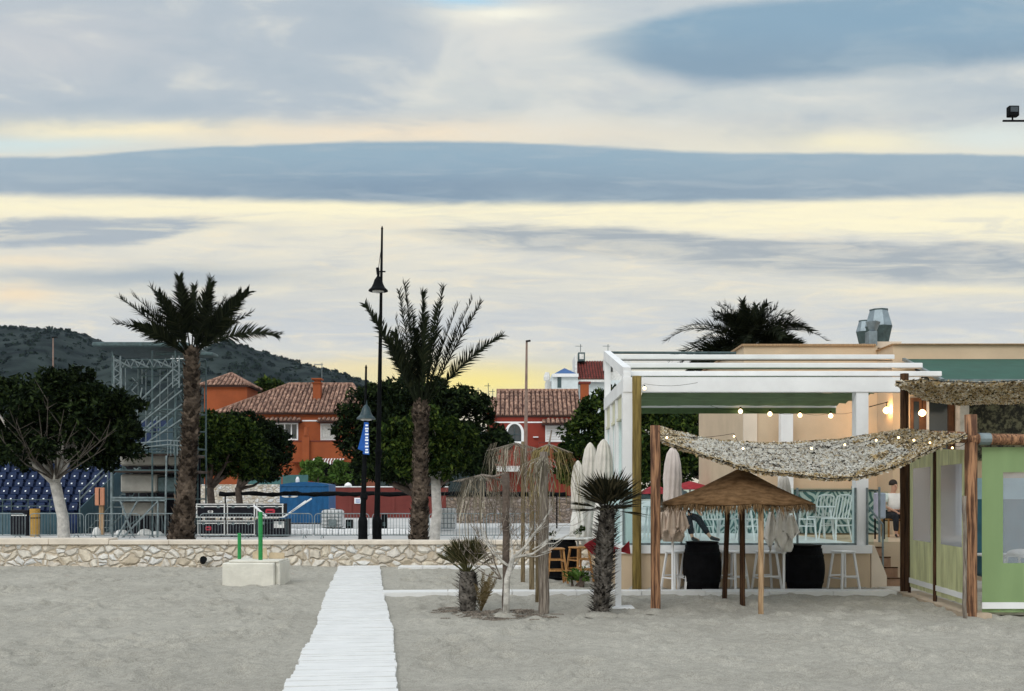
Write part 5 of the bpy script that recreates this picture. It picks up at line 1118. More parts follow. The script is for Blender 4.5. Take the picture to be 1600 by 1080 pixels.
def window(parent, px0, px1, py0, py1, D, kind='glass', mull=2, name='window', fr=.12):
    x0, x1, z0, z1 = X(px0, D), X(px1, D), Z(py1, D), Z(py0, D); m = MB(); f = fr
    for a in ((x0, x0+f, z0, z1), (x1-f, x1, z0, z1), (x0+f, x1-f, z1-f, z1), (x0+f, x1-f, z0, z0+f)): m.box(a[0], a[1], D-.07, D-.005, a[2], a[3])
    for k in range(1, mull): xx = x0+(x1-x0)*k/mull; m.box(xx-f*.4, xx+f*.4, D-.06, D-.005, z0+f, z1-f)
    w = m.build(name, MT['white'], parent); m = MB()
    if kind == 'glass': m.box(x0+f, x1-f, D-.03, D-.02, z0+f, z1-f); m.build('pane', MT['dark_glass'], w)
    else:
        n = int((z1-z0-2*f)/.12)
        if kind == 'shutter':
            for k in range(n): z = z0+f+(z1-z0-2*f)*k/n; m.box(x0+f, x1-f, D-.045, D-.012-.01*(k % 2), z, z+.11)
        else:
            m.box(x0+f, x1-f, D-.02, D-.012, z0+f, z1-f)
        m.build('shutter', MT['white'] if kind == 'shutter' else MT['white_dirty'], w)
    return w
window(h1, 424, 466, 661, 688, D, mull=4); w = window(h1, 501, 527, 662, 688, D, 'shut2', 2)
m = MB()
for k in range(9): xx = X(502.5+k*2.9, D); m.tube([(xx, D-.14, Z(687, D)), (xx, D-.14, Z(663, D))], .03, 4)
m.build('grille', MT['white_dirty'], w)
canopy(h1, 416, 472, 653, 659, D); canopy(h1, 497, 545, 653, 659, D)
m = MB(); m.box(X(472, D), X(497, D), D-.03, D-.01, Z(658.5, D), Z(656.5, D)); m.build('string_course', MT['white'], h1)
D2 = 82.6; m = MB(); m.box(X(448, D2), X(560, D2), D2, D2+.25, Z(722, D2), Z(690, D2)); m.box(X(448, D2), X(560, D2), D2+.25, D, Z(722, D2), Z(718, D2)); m.box(X(448, D2), X(450, D2), D2+.25, D, Z(718, D2), Z(690, D2)); m.build('balcony', MT['orange'], h1)
m = MB(); m.box(X(446, D2), X(562, D2), D2-.06, D2+.3, Z(690, D2), Z(688.6, D2)); m.build('balcony_coping', MT['redwall'], h1)
m = MB(); m.box(X(473, D2), X(484, D2), D2-.3, D2-.065, gz, Z(681, D2)); m.tube([P(478.5, 681, D2-.18), P(478.5, 668, D2-.18)], [.22, .15], 10); m.build('pillar', MT['orange'], h1)
m = MB(); m.box(X(485, D2), X(558, D2), D2+1.9, D2+2, gz, Z(722, D2)); m.build('painted_porch_shade', MT['black_metal'], h1)  # black sheet paints the shade of the recess under the balcony
m = MB(); aw = MB(); xa, xb = X(488, D2), X(538, D2)
for k in range(22):
    a = xa+(xb-xa)*k/22; b = xa+(xb-xa)*(k+1)/22; t_ = m if k % 2 else aw; zc = Z(721, D2)-(.06 if k % 2 else 0); t_.add([(a, D2-.06, Z(716.5, D2)), (b, D2-.06, Z(716.5, D2)), (b, D2-.75, zc), (a, D2-.75, zc), (b, D2-.76, zc-.22), (a, D2-.76, zc-.22)], [(0, 1, 2, 3), (3, 2, 4, 5)])
a_ = m.build('awning', MT['white'], h1); aw.build('awning_stripes', MT['redwall'], a_)
m = MB(); mx = X(503, D+5); m.tube([(mx, D+5, Z(610, D+5)), (mx, D+5, Z(567, D+5))], .035, 5); m.tube([(mx-.75, D+5, Z(570, D+5)), (mx+.1, D+5, Z(570, D+5))], .03, 4)
for k in range(6): m.tube([(mx-.7+k*.14, D+4.8, Z(570, D+5)), (mx-.7+k*.14, D+5.2, Z(570, D+5)+.12)], .02, 4)
m.build('antenna', MT['galv'], h1)

# red house
D = 80.0; x0, x1 = X(777, D), X(906, D); ze = Z(650, D)
h2 = thing('red_house', ((x0+x1)/2, D, gz), 'red house with clay roof, arched window and white shuttered window left of the pergola', 'house')
m = MB(); m.box(x0, x1, D, D+7, gz-.1, ze-.1); m.box(X(760, D), x0, D+1, D+6, gz, Z(640, D)); m.build('wall', MT['red'], h2)
hip_roof(h2, x0, x1, D, D+7, ze, Z(611, D+3.5), 0, 1, over=.12)
hip_roof(h2, X(764, D), x0-.2, D+1, D+5, Z(642, D), Z(624, D+3), 0, 1, 'side_roof', over=.05)
m = MB(); cx0, cx1 = X(909, D), X(922, D); m.box(cx0, cx1, D+1.2, D+2, Z(650, D), Z(600, D+1.5)); ch = m.build('chimney', MT['orange'], h2); m = MB(); m.box(cx0-.15, cx1+.15, D+1.1, D+2.1, Z(600, D+1.5), Z(597, D+1.5)); m.build('chimney_cap', MT['redwall'], ch)
window(h2, 852, 899, 663, 691, D, 'shutter', 1, fr=.1); canopy(h2, 846, 910, 655, 663, D)
m = MB(); m.box(X(766, D), X(848, D), D-.04, D-.01, Z(661, D), Z(659, D)); m.build('string_course', MT['white'], h2)
cx, cz, R = X(804, D), Z(676, D), .62*1.0; arc = [(cx+.78*math.cos(a), cz+.85*math.sin(a)) for a in np.linspace(0, math.pi, 14)]; full = [(cx+.78, Z(692, D))]+arc+[(cx-.78, Z(692, D))]; inner = [(cx+(x_-cx)*.72, Z(691, D)+(z_-Z(692, D))*.86+.05) for x_, z_ in full]
m = MB(); n = len(full); vs = [(x_, D-.1, z_) for x_, z_ in full]+[(x_, D-.1, z_) for x_, z_ in inner]+[(x_, D, z_) for x_, z_ in full]+[(x_, D-.01, z_) for x_, z_ in inner]
fs = []
for i in range(n): j = (i+1) % n; fs += [(i, j, n+j, n+i), (i, 2*n+i, 2*n+j, j), (n+i, n+j, 3*n+j, 3*n+i)]
m.add(vs, fs); w = m.build('arched_window', MT['white'], h2); m = MB(); m.prism(inner, D-.04, D-.03); m.build('pane', MT['dark_glass'], w); m = MB(); m.box(cx-.03, cx+.03, D-.07, D-.042, Z(691, D), Z(666, D)); m.box(cx-.5, cx+.5, D-.07, D-.042, Z(680, D), Z(679, D)); m.build('glazing_bar', MT['dark_green_metal'], w)
m = MB(); m.box(X(790, D), X(818, D), D-.16, D, Z(694, D), Z(692, D)); m.build('sill', MT['white'], w)
m = MB(); D2 = 78.4; m.box(X(842, D2), X(912, D2), D2, D2+.2, Z(730, D2), Z(692, D2)); m.box(X(842, D2), X(844.5, D2), D2+.2, D, Z(730, D2), Z(692, D2)); m.build('balcony', MT['red'], h2); m = MB(); m.box(X(841, D2), X(913, D2), D2-.05, D2+.25, Z(692, D2), Z(690.6, D2)); m.build('balcony_coping', MT['redwall'], h2)
m = MB(); m.box(X(833, D), X(841, D), D-.25, D, Z(684, D), Z(682.5, D)); m.build('wall_light', MT['white'], h2)
m = MB(); xa, xb = X(766, D), X(812, D); m.add([(xa, D-.01, Z(728, D)), (xb, D-.01, Z(728, D)), (xb, D-2.2, Z(735, D)), (xa, D-2.2, Z(735, D)), (xb, D-2.2, Z(738, D)), (xa, D-2.2, Z(738, D))], [(0, 1, 2, 3), (3, 2, 4, 5)]); m.build('awning', MT['white_dirty'], h2)
m = MB()
for mx_, t_ in ((770, 612), (763, 603), (747, 610)):
    c = P(mx_, 640, D+8); m.tube([c, P(mx_, t_-4, D+8)], .03, 4); m.tube([P(mx_-6, t_, D+8), P(mx_+3, t_, D+8)], .025, 4)
m.build('antenna', MT['galv_dark'], h2)
# white villa far behind
D = 118.0; h3 = thing('white_villa', (X(905, D), D, gz), 'pale villa with rust red roof slab and small blue roofed turret beyond the red house', 'house')
m = MB(); m.box(X(862, D), X(903, D), D, D+6, gz, Z(585, D)); m.box(X(898, D), X(990, D), D+1.5, D+9, gz, Z(592, D)); m.build('wall', mat('pale_blue_white_wall', (.60, .66, .68), .8, .08, 1), h3)
m = MB(); tx0, tx1, ty0, ty1 = X(863, D), X(903.5, D), D-.4, D+3.6; ap = Vector(((tx0+tx1)/2, D+1.6, Z(572.5, D))); zb = Z(585, D); m.add([(tx0+.2, ty0+.2, zb+.05), (tx1-.2, ty0+.2, zb+.05), (tx1-.2, ty1, zb+.05), (tx0+.2, ty1, zb+.05), ap], [(0, 1, 4), (1, 2, 4), (2, 3, 4), (3, 0, 4)]); rf = m.build('turret_roof', mat('blue_glazed_tile', (.02, .09, .26), .5, .2, 4), h3)
m = MB(); m.box(tx0, tx1, ty0, ty1, zb-.35, zb+.04); m.build('eaves', MT['white'], rf)
m = MB(); m.box(X(878, D), X(903, D), D+4.2, D+6, Z(585, D), Z(571, D)); m.box(X(853, D), X(864, D), D+1, D+4, gz, Z(594, D)); m.tube([P(854.5, 595, D), P(854.5, 590, D), P(855, 582, D)], [.35, .42, .25], 8); m.build('side_block', MT['white_dirty'], h3)
m = MB(); m.box(X(871, D), X(877, D), D-.05, D-.005, Z(606, D), Z(588, D)); m.build('window', MT['galv_dark'], h3)
m = MB(); mu = MB(); slope(m, mu, (X(903, D), D+1.0, Z(591, D)), (X(951, D), D+1.0, Z(591, D)), (0, 4.5, Z(555, D)-Z(591, D)), 0, 1, sp=.34); mu.box(X(903, D), X(951, D), D+1.0, D+6, Z(593, D), Z(591, D)-.01); rf = mu.build('roof', MT['roof_under'], h3); m.build('tiles', mat('rust_red_tile', (.16, .03, .022), .85, .3, 6, island=.3), rf)
m = MB(); m.box(X(899, D), X(902.5, D), D+.9, D+6, Z(600, D), Z(553, D)); m.box(X(897, D), X(955, D), D+.6, D+.95, Z(596, D), Z(592.5, D)); m.build('parapet', MT['white_dirty'], h3)
m = MB(); m.box(X(907, D), X(918, D), D+4, D+5.2, Z(557, D), Z(543, D)); ch = m.build('chimney', MT['galv_dark'], h3); m = MB(); m.box(X(909, D), X(916, D), D+3.95, D+3.99, Z(554, D), Z(545.5, D)); m.build('vent_grille', MT['white_dirty'], ch)
m = MB(); m.box(X(951, D), X(990, D), D+2, D+7, Z(592, D), Z(552, D)); m.box(X(944, D), X(950, D), D+.5, D+1.5, Z(577, D), Z(560, D)); m.build('upper_storey', MT['white_dirty'], h3); m = MB(); m.box(X(953, D), X(960, D), D+1.9, D+1.99, Z(578, D), Z(558, D)); m.build('window', MT['dark_glass'], h3)
m = MB()
for q in (907, 950): m.tube([P(q, 550, D+5), P(q, 538, D+5)], .04, 4); m.tube([P(q-8, 541, D+5), P(q+3, 541, D+5)], .03, 4)
m.build('antenna', MT['galv_dark'], h3)

# ================================================================== BEACH BAR
FZ = .85; DF = 18.75; XL = 2.06; XR = X(1360, DF)
bar = thing('beach_bar_building', (X(1400, 25), 25, 0), 'beige flat roofed beach bar building with leaf pattern tiles behind the terrace', 'building')
cx_ = X(1162, 25); zt = Z(541, 25)
m = MB(); m.box(cx_, X(1395, 24)-.003, 25, 31, -.1, zt); m.box(X(1395, 24), 24, 24, 31, -.1, Z(539, 24)); m.build('wall', MT['plaster'], bar)
m = MB(); m.box(cx_-.06, X(1395, 24)-.06, 24.94, 31.05, zt, zt+.05); m.box(X(1395, 24)-.05, 24.1, 23.92, 31.05, Z(539, 24), Z(537.6, 24)); m.build('roof_edge', MT['timber_light'], bar)
m = MB(); m.box(cx_-.02, X(1182, 25), 24.93, 24.99, FZ, Z(620, 25)); m.build('corner_pilaster', MT['plaster_pale'], bar)
m = MB(); m.box(X(1085, 25), X(1395, 24)-.01, 24.9, 24.925, FZ, Z(768, 24.9)); m.box(X(1085, 25), cx_, 24.925, 25.1, FZ, Z(769, 24.9)); m.build('tile_panel', MT['tiles'], bar)
m = MB(); m.box(cx_+.02, X(1395, 24)-.01, 24.88, 24.925, Z(768, 24.9)+.002, Z(768, 24.9)+.05); m.build('tile_trim', MT['galv_dark'], bar)
# right hand front with windows and patterned panel
D = 24.0
for (a, b_) in ((1424, 1440), (1442, 1455)):
    pass
m = MB(); m.box(X(1422, D), X(1490, D), D-.05, D-.005, Z(720, D), Z(622, D)); w = m.build('window', mat('brown_window_frame', (.13, .06, .03), .6, .3, 6), bar)
m = MB(); m.box(X(1426, D), X(1434, D), D-.08, D-.053, Z(716, D), Z(628, D)); m.box(X(1449, D), X(1478, D), D-.08, D-.053, Z(716, D), Z(628, D)); m.build('pane', MT['dark_glass'], w)
m = MB(); m.box(X(1446, D), X(1448.5, D), D-.12, D-.055, Z(720, D), Z(622, D)); m.build('white_mullion', MT['white'], w)
m = MB(); m.box(X(1490, D), X(1504, D), D-.35, D-.1, FZ, Z(600, D)); m.build('column', MT['white_dirty'], bar)
m = MB(); m.box(X(1508, D), X(1800, D), D-.06, D-.004, Z(720, D), Z(628, D)); m.build('patterned_panel', mat('mottled_leaf_panel', (.02, .022, .012), .7, .6, 9, c2=(.17, .17, .10), detail=8, lo=.45, hi=.6), bar)
m = MB(); m.add([(X(1412, D), 23.9, Z(563, 23.9)), (X(1700, D), 23.9, Z(563, 23.9)), (X(1700, 20.5), 20.5, Z(596, 20.5)), (X(1476, 20.5), 20.5, Z(596, 20.5))], [(0, 1, 2, 3)]); aw_ = m.build('awning', MT['green_dark_fabric'], bar); aw_.modifiers.new('thick', 'SOLIDIFY').thickness = .03
m = MB(); m.bar((X(1412, D)-.04, 23.9, Z(561.5, 23.9)), (X(1476, 20.5)-.04, 20.5, Z(594.5, 20.5)), .07); m.bar((X(1474, 20.5), 20.47, Z(597, 20.5)), (X(1700, 20.5), 20.47, Z(597, 20.5)), .07, .11); m.build('awning_arm', MT['galv'], aw_)
m = MB(); m.bar((X(1424, D), 23.7, Z(574, 23.7)), (X(1470, 20.5)-.1, 20.7, Z(597, 20.5)-.1), .09); m.build('awning_bracket', MT['black_metal'], aw_)
# roof cowls
def cowl(px, D, pyb, pym, pyt, rb, rm, rt, label):
    c = P(px, pyb, D); r = thing('roof_cowl', (c.x, D, zt), label, 'vent', 'metal vent cowls on the roof'); k = D/F; m = MB(); z0 = zt-c.z+.04
    m.lathe(c, [(rb*k, 0), (rm*k, (pyb-pym)*k)], 8); m.build('lower_cone', MT['galv_dark'], r); m = MB(); m.lathe(c+Vector((0, 0, (pyb-pym)*k+.002)), [(rm*k*1.02, 0), (rt*k, (pym-pyt)*k)], 8); m.build('upper_cone', MT['steel_vent'], r)
    m = MB(); m.lathe(c-Vector((0, 0, .1)), [(rb*k*.98, 0), (rb*k*.98, .12)], 8); m.build('collar', MT['concrete'], r); m = MB(); m.lathe(c+Vector((0, 0, (pyb-pyt)*k+.004)), [(rt*k*1.05, 0), (rt*k*1.05, .03)], 8); m.build('rim', MT['galv_dark'], r)
cowl(1373, 26, 538, 511, 486, 15, 21, 14, 'larger hexagonal sheet metal vent cowl on the beige roof'); cowl(1350, 27, 538, 519, 503, 8, 12.5, 8, 'smaller sheet metal vent cowl left of the big one'); 
r = thing('roof_plinth', (X(1365, 26.5), 26.5, zt+.0), 'low beige plinth under the roof cowls', 'plinth'); m = MB(); m.box(X(1344, 26.5), X(1388, 26.5), 25.6, 27.6, zt+.052, Z(537.5, 26)); m.build('plinth', MT['plaster_pale'], r)
r = thing('vent_duct', (X(1364, 25.7), 25.7, zt), 'pale square duct in front of the two roof cowls', 'duct'); m = MB(); m.bbox(X(1358, 25.2), X(1371, 25.2), 25.2, 25.5, zt+.052, Z(517, 25.2), .01); m.lathe(P(1364, 517, 25.35), [(.1, 0), (.2, (517-503)*.0168)], 4); m.build('duct', MT['steel_vent'], r)

# terrace
ter = thing('terrace', ((XL+XR)/2, DF, 0), 'raised beige terrace with pale ledge, glass balustrade and side steps', 'terrace')
m = MB(); m.box(XL, XR, DF, 24.88, -.15, FZ-.16); m.box(XR+.001, 24, 20.2, 23.99, -.15, FZ-.003); m.build('base_wall', MT['plaster'], ter)
m = MB(); m.box(XL-.04, XR+.02, DF-.05, 24.87, FZ-.158, FZ); m.build('floor_slab', MT['white'], ter)
m = MB(); gz1 = Z(763, DF); gx = [XL+.12+(XR-XL-.4)*k/4 for k in range(5)]
for k in range(4): m.box(gx[k]+.02, gx[k+1]-.02, DF+.03, DF+.042, FZ+.03, gz1)
m.box(XL+.05, XL+.062, DF+.1, 22.7, FZ+.03, gz1); m.build('glass_panel', MT['teal_glass'], ter)
m = MB()
for g in gx+[XR-.05]: m.box(g-.018, g+.018, DF+.02, DF+.055, FZ, gz1+.01)
m.box(gx[0], gx[-1], DF+.02, DF+.055, FZ+.001, FZ+.04); m.build('glass_clamp', MT['galv'], ter)
# steps
xs0, xs1 = XR+.02, XR+.72
m = MB()
for k in range(4): m.box(xs0+.1, xs1, DF+.1+k*.36, 20.19, -.1 if k == 0 else FZ*k/4.6-.02, FZ*(k+1)/4.6)
m.build('step', mat('brown_step_tile', (.36, .22, .14), .8, .2, 5), ter)
m = MB(); m.prism([(xs0, -.1), (xs0, FZ), (xs0+.06, FZ), (xs0+.3, 0.25), (xs0+.3, -.1)], DF+.0, DF+.1); m.build('stair_cheek', MT['plaster_pale'], ter)
m = MB()
for k in range(4): m.box(xs0+.1, xs1, DF+.085+k*.36, DF+.13+k*.36, FZ*(k+1)/4.6+.001, FZ*(k+1)/4.6+.02)
m.build('step_nosing', MT['timber_dark'], ter)
m = MB(); rx = X(1384, DF); m.tube([(rx, DF+.15, .1), (rx, DF+.15, 1.25), (rx-.2, DF+1.3, 2.0)], .022, 8); m.tube([(X(1374, 20), 20, FZ), (X(1374, 20), 20, 2.0)], .025, 8); m.build('hand_rail', MT['galv'], ter)
m = MB(); m.box(X(1364, DF), X(1374, DF), DF+.3, DF+.312, FZ, 1.95); m.build('rail_glass', MT['teal_glass'], ter); m = MB(); m.box(X(1374, 20)+.03, X(1388, 20), 20.0, 20.012, FZ, 1.9); m.build('rail_glass', MT['teal_glass'], ter)

# pergola
per = thing('pergola', (XL, DF, FZ), 'white metal pergola with open slats and rolled green roof over the terrace', 'pergola')
def pbox(px0, px1, D0_, D1_, z0, z1, name, mt='white', parent=per):
    m = MB(); m.box(X(px0, D0_), X(px1, D0_), D0_, D1_, z0, z1); return m.build(name, MT[mt], parent)
zb0, zb1 = Z(612, DF), Z(589, DF)
pbox(973, 990, DF+.06, DF+.26, FZ+.002, zb0, 'post'); pbox(1338, 1357, DF+.06, DF+.3, FZ+.002, zb0-.002, 'post')
xl = X(974, DF)
for D_ in (20.3, 21.4, 22.6): m = MB(); m.box(xl+.02, xl+.16, D_, D_+.14, FZ+.002, zb0-.01); m.build('post', MT['white'], per)
m = MB(); m.box(xl, X(1440, DF), DF+.04, DF+.22, zb0, zb1); m.build('front_beam', MT['white'], per)
m = MB(); m.box(xl+.01, xl+.19, DF+.22, 22.85, zb0+.01, zb1-.01); m.box(xl+.21, X(1150, 22.8), 22.7, 22.84, zb0+.1, zb1-.02); m.build('side_beam', MT['white'], per)
zbk = Z(553, 22.8); m = MB(); m.bar((xl+.08, DF+.1, zb1+.1), (xl+.08, 22.85, zbk-.02), .15, .2); m.box(xl+.02, xl+.16, 22.7, 22.86, zb1+.0, zbk-.1); m.box(xl+.012, xl+.15, DF+.05, DF+.2, zb1, zb1+.1); m.build('sloped_beam', MT['white'], per)
for i, (D_, py, h_, pr) in enumerate(((19.1, 580, .10, 1472), (20.6, 567, .108, 1442), (22.2, 554, .108, 1398))):
    m = MB(); m.bbox(xl+.17, X(pr, D_), D_, D_+.13, Z(py, D_)-h_, Z(py, D_), .01); s_ = m.build('slat', MT['white'], per)
    m = MB()
    m.box(xl+.2, X(min(pr, 1398), D_), D_+.14, D_+.17, Z(py, D_)-h_-.012, Z(py, D_)-h_+.01); m.build('slat_seal', MT['black_metal'], s_)
m = MB(); m.tube([(xl+.1, 22.8, zbk+.03), (X(1150, 22.8), 22.8, zbk+.02)], .03, 6); m.build('gutter', MT['galv_dark'], per)
# folded green roof
m = MB(); za = zb0+.02; NXg, NYg = 40, 14; xa, xb = X(1004, 19.2), X(1342, 19.2)
for j in range(NYg):
    for i in range(NXg):
        y = DF+.3+(21.4-DF-.3)*j/(NYg-1); m.v.append((xa+(xb+.25-xa)*i/(NXg-1), y, za-.02+.035*math.sin(j*1.9)+.015*noise.noise((i*.5, j*.5, 0))))
for j in range(NYg-1):
    for i in range(NXg-1): a = j*NXg+i; m.f.append((a, a+1, a+NXg+1, a+NXg))
ca = m.build('roof_fabric', MT['green_fabric'], per, smooth=True); ca.modifiers.new('thick', 'SOLIDIFY').thickness = .012
m = MB(); m.box(xa, xb+.3, 21.42, 21.5, Z(637, 21.4), Z(630.5, 21.4)); m.build('fabric_bar', MT['white'], ca); m = MB(); m.box(xa, xb+.3, 21.45, 21.47, Z(646, 21.4), Z(637, 21.4)-.002); m.build('fabric_valance', MT['green_fabric'], ca)
# side blinds
for (a, b_) in ((DF+.32, 20.25), (20.5, 21.35), (21.6, 22.55)):
    m = MB(); m.box(xl+.06, xl+.085, a, b_, zb0-.42, zb0-.005); m.box(xl+.03, xl+.12, a, b_, zb0-.48, zb0-.42); m.build('side_blind', MT['cream'], per)
    m = MB(); m.box(xl+.07, xl+.078, a+.04, b_-.04, gz1+.0, zb0-.49); m.build('side_glass', MT['teal_glass'], per)
for D_ in (19.4, 20.9, 22.0): m = MB(); m.box(xl+.05, xl+.1, D_, D_+.05, FZ+.002, zb0-.49); m.build('side_mullion', MT['white'], per)
# wall lamp on bracket
D = 24.3; r = thing('bracket_lamp', P(1402, 645, D), 'lit lamp on a black bracket glowing on the orange tinted wall corner', 'lamp', 'lit lamps at the bar entrance'); m = MB(); m.tube([P(1358, 636, D), P(1396, 626, D), P(1397, 655, D)], .014, 5); m.tube([P(1385, 629, D), P(1385, 636, D)], .01, 4); m.build('bracket', MT['black_metal'], r)
m = MB(); c = P(1385, 641, D); m.lathe(c, [(.02, -.09), (.07, -.05), (.085, 0), (.06, .05), (.02, .08)], 12); m.build('bulb', MT['bulb2'], r, smooth=True)
ld = bpy.data.lights.new('lamp_light', 'POINT'); ld.energy = 30; ld.color = (1, .55, .2); ld.shadow_soft_size = .1; lo_ = bpy.data.objects.new('lamp_light', ld); COL.objects.link(lo_); lo_.location = c+Vector((0, -.2, 0))-r.location; lo_.parent = r
D = 23.2; r = thing('bracket_lamp', P(1441, 645, D), 'lit lamp hanging before the brown framed window right of the dark post', 'lamp', 'lit lamps at the bar entrance'); m = MB(); c = P(1441, 645, D); m.lathe(c, [(.02, -.09), (.075, -.05), (.09, 0), (.06, .05), (.02, .08)], 12); m.build('bulb', MT['bulb2'], r, smooth=True); m = MB(); m.tube([c+Vector((0, 0, .08)), c+Vector((0, 0, .5))], .01, 4); m.build('cord', MT['black_metal'], r)
ld = bpy.data.lights.new('lamp_light', 'POINT'); ld.energy = 14; ld.color = (1, .58, .24); ld.shadow_soft_size = .1; lo_ = bpy.data.objects.new('lamp_light', ld); COL.objects.link(lo_); lo_.location = c+Vector((0, .2, 0))-r.location; lo_.parent = r
D = 24.6; r = thing('white_door_post', P(1358, 700, D), 'pale column at the terrace back by the tiled panel', 'column'); m = MB(); m.box(X(1217, D), X(1238, D), D-.1, D+.1, FZ, Z(742, D)); m.box(X(1218, D), X(1237, D), D-.12, D+.08, Z(742, D), Z(640, D)); m.build('column', MT['white'], r)

# curtain tent
tent = thing('curtain_tent', (X(1517, 14.4), 14.4, 0), 'tent with sheer olive side curtains and bright green front curtain, right edge', 'tent')
A = Vector((X(1421, 17.5), 17.5, 0)); B = Vector((X(1509, 14.55), 14.55, 0))
def side(u, z): p = A.lerp(B, u); return Vector((p.x, p.y, z))
def lz(py0, py1): return lambda u: H-((py0+(py1-py0)*u)-776)/F*(A.y+(B.y-A.y)*u)
zT = lz(700, 703); zW1 = lambda u: Z(728, 15.8)+0*u; zW0 = lambda u: Z(850, 15.8); zB = lambda u: .16
def strip(m, u0, u1, f0, f1, off=0.0, n=10, wav=.0):
    dn = (B-A).normalized().cross(Vector((0, 0, 1)))
    b = len(m.v)
    for i in range(n+1):
        u = u0+(u1-u0)*i/n
        for f in (f0, f1): m.v.append(side(u, f(u))+dn*(off+wav*math.sin(i*1.7)))
    for i in range(n): m.f.append((b+2*i, b+2*i+2, b+2*i+3, b+2*i+1))
for (u0, u1) in ((.0, .475), (.525, 1.0)):
    m = MB(); w = u1-u0; e0, e1 = u0+w*.16, u1-w*.12
    strip(m, u0, e0, zB, zT); strip(m, e1, u1, zB, zT); strip(m, e0, e1, zB, zW0, wav=.012); strip(m, e0, e1, zW1, zT, wav=.008); cu = m.build('side_curtain', MT['pvc_side'], tent, smooth=True)
    m = MB(); strip(m, e0, e1, zW0, zW1); m.build('window_film', MT['clear_glass'], cu)
    m = MB(); p, q = side(u0, .28), side(u1, .28); m.bar(p, q, .03, .09); m.build('bottom_bar', MT['white'], cu)
m = MB(); p = side(.5, 0); m.tube([p, side(.5, zT(.5))], .035, 8); m.build('frame_pole', MT['timber_dark'], tent); m = MB(); m.tube([side(.0, 0), side(0, zT(0))], .03, 8); m.build('frame_pole', MT['timber_dark'], tent)
m = MB(); dn = (B-A).normalized().cross(Vector((0, 0, 1))); pts = [A+Vector((-.12, .2, 0)), A+Vector((-.16, -.1, 0)), B+Vector((-.1, -.15, 0)), B+Vector((.3, -.2, 0)), B+Vector((.3, .3, 0)), A+Vector((.3, .3, 0))]
m.add([(p.x, p.y, -.1) for p in pts]+[(p.x, p.y, .05) for p in pts], [(5, 4, 3, 2, 1, 0), (6, 7, 8, 9, 10, 11)]+[(i, (i+1) % 6, (i+1) % 6+6, i+6) for i in range(6)]); m.build('base_slab', mat('tan_slab', (.45, .36, .27), .9, .15, 4), tent)
D = 14.5; xa, xb = X(1535, D), X(1790, D); z0, z1 = Z(957, D), Z(699, D); wx0, wx1, wz0, wz1 = X(1567, D), X(1705, D), Z(880, D), Z(738, D)
def wavy(m, x0, x1, z0, z1, n=30, amp=.012):
    b = len(m.v)
    for i in range(n+1):
        x = x0+(x1-x0)*i/n
        for z in (z0, (z0+z1)/2, z1): m.v.append((x, D+amp*math.sin(x*9)+amp*.6*math.sin(x*23+z), z))
    for i in range(n):
        for k in (0, 1): m.f.append((b+3*i+k, b+3*i+3+k, b+3*i+4+k, b+3*i+1+k))
m = MB(); wavy(m, xa, wx0, z0, z1, 12); wavy(m, wx0, wx1, z0, wz0); wavy(m, wx0, wx1, wz1, z1); wavy(m, wx1, xb, z0, z1, 12); fc = m.build('front_curtain', MT['green_curtain'], tent, smooth=True)
m = MB(); m.box(wx0-.01, wx1+.01, D+.02, D+.024, wz0-.01, wz1+.01); m.build('window_film', glassmat('clear_film', (.8, .82, .85), .18, .1), fc)
m = MB(); m.box(xa-.02, xb, D-.035, D-.018, Z(951, D), Z(941, D)); m.build('bottom_bar', MT['white'], fc)
m = MB(); m.tube([side(0, 2.92)+Vector((-.1, 0, 0)), P(1517, 684, 14.45)], [.10, .085], 10); m.tube([P(1512, 686, 14.42), P(1760, 689, 14.42)], .085, 12); m.build('beam_log', MT['timber'], tent, smooth=True)
m = MB(); m.tube([P(1528, 686, 14.42), P(1546, 686, 14.42)], .092, 12); m.build('beam_sleeve', MT['galv'], tent)
m = MB(); m.box(X(1530, 14.7), X(1800, 14.7), 14.6, 20.2, .0, .04); m.build('tent_floor', MT['concrete'], tent)
# inside the tent: bench row and banner-like band seen through the film
D = 17.6; r = thing('teal_sofa', (X(1600, D), D, .04), 'dark teal padded bench seen through the window of the front curtain', 'bench'); m = MB(); m.bbox(X(1545, D), X(1760, D), D, D+.6, .3, .75, .05); m.build('seat', mat('teal_cushion', (.02, .09, .13), .8, .2, 3), r); m = MB(); m.bbox(X(1545, D), X(1760, D), D+.6, D+.75, .3, 1.95, .04); m.build('backrest', mat('teal_back', (.03, .11, .15), .8, .2, 3), r)
m = MB(); m.box(X(1545, D), X(1760, D), D+.58, D+.598, 1.75, 2.15); m.build('headrest', mat('pale_blue_band', (.35, .52, .6), .8, .1, 3), r)
for px_ in (1548, 1640): m = MB(); m.box(X(px_, D), X(px_, D)+.06, D+.1, D+.16, .04, .3); m.build('leg', MT['white'], r)
D = 16.2
def table(px, D, z0, h, w, label, top='white', nm='table'):
    r = thing(nm, (X(px, D), D, z0), label, 'table'); m = MB(); c = X(px, D); m.bbox(c-w/2, c+w/2, D-w/2, D+w/2, z0+h-.03, z0+h, .008); m.build('tabletop', MT[top], r)
    for a in (-1, 1):
        for b_ in (-1, 1): m = MB(); m.tube([(c+a*w*.46, D+b_*w*.46, z0), (c+a*w*.36, D+b_*w*.36, z0+h-.03)], .022, 6); m.build('leg', MT[top], r)
    return r
table(1620, D, .04, .78, .9, 'white table seen through the window of the front curtain'); table(1558, 17.0, .04, .74, .7, 'white table visible in the gap left of the front curtain')
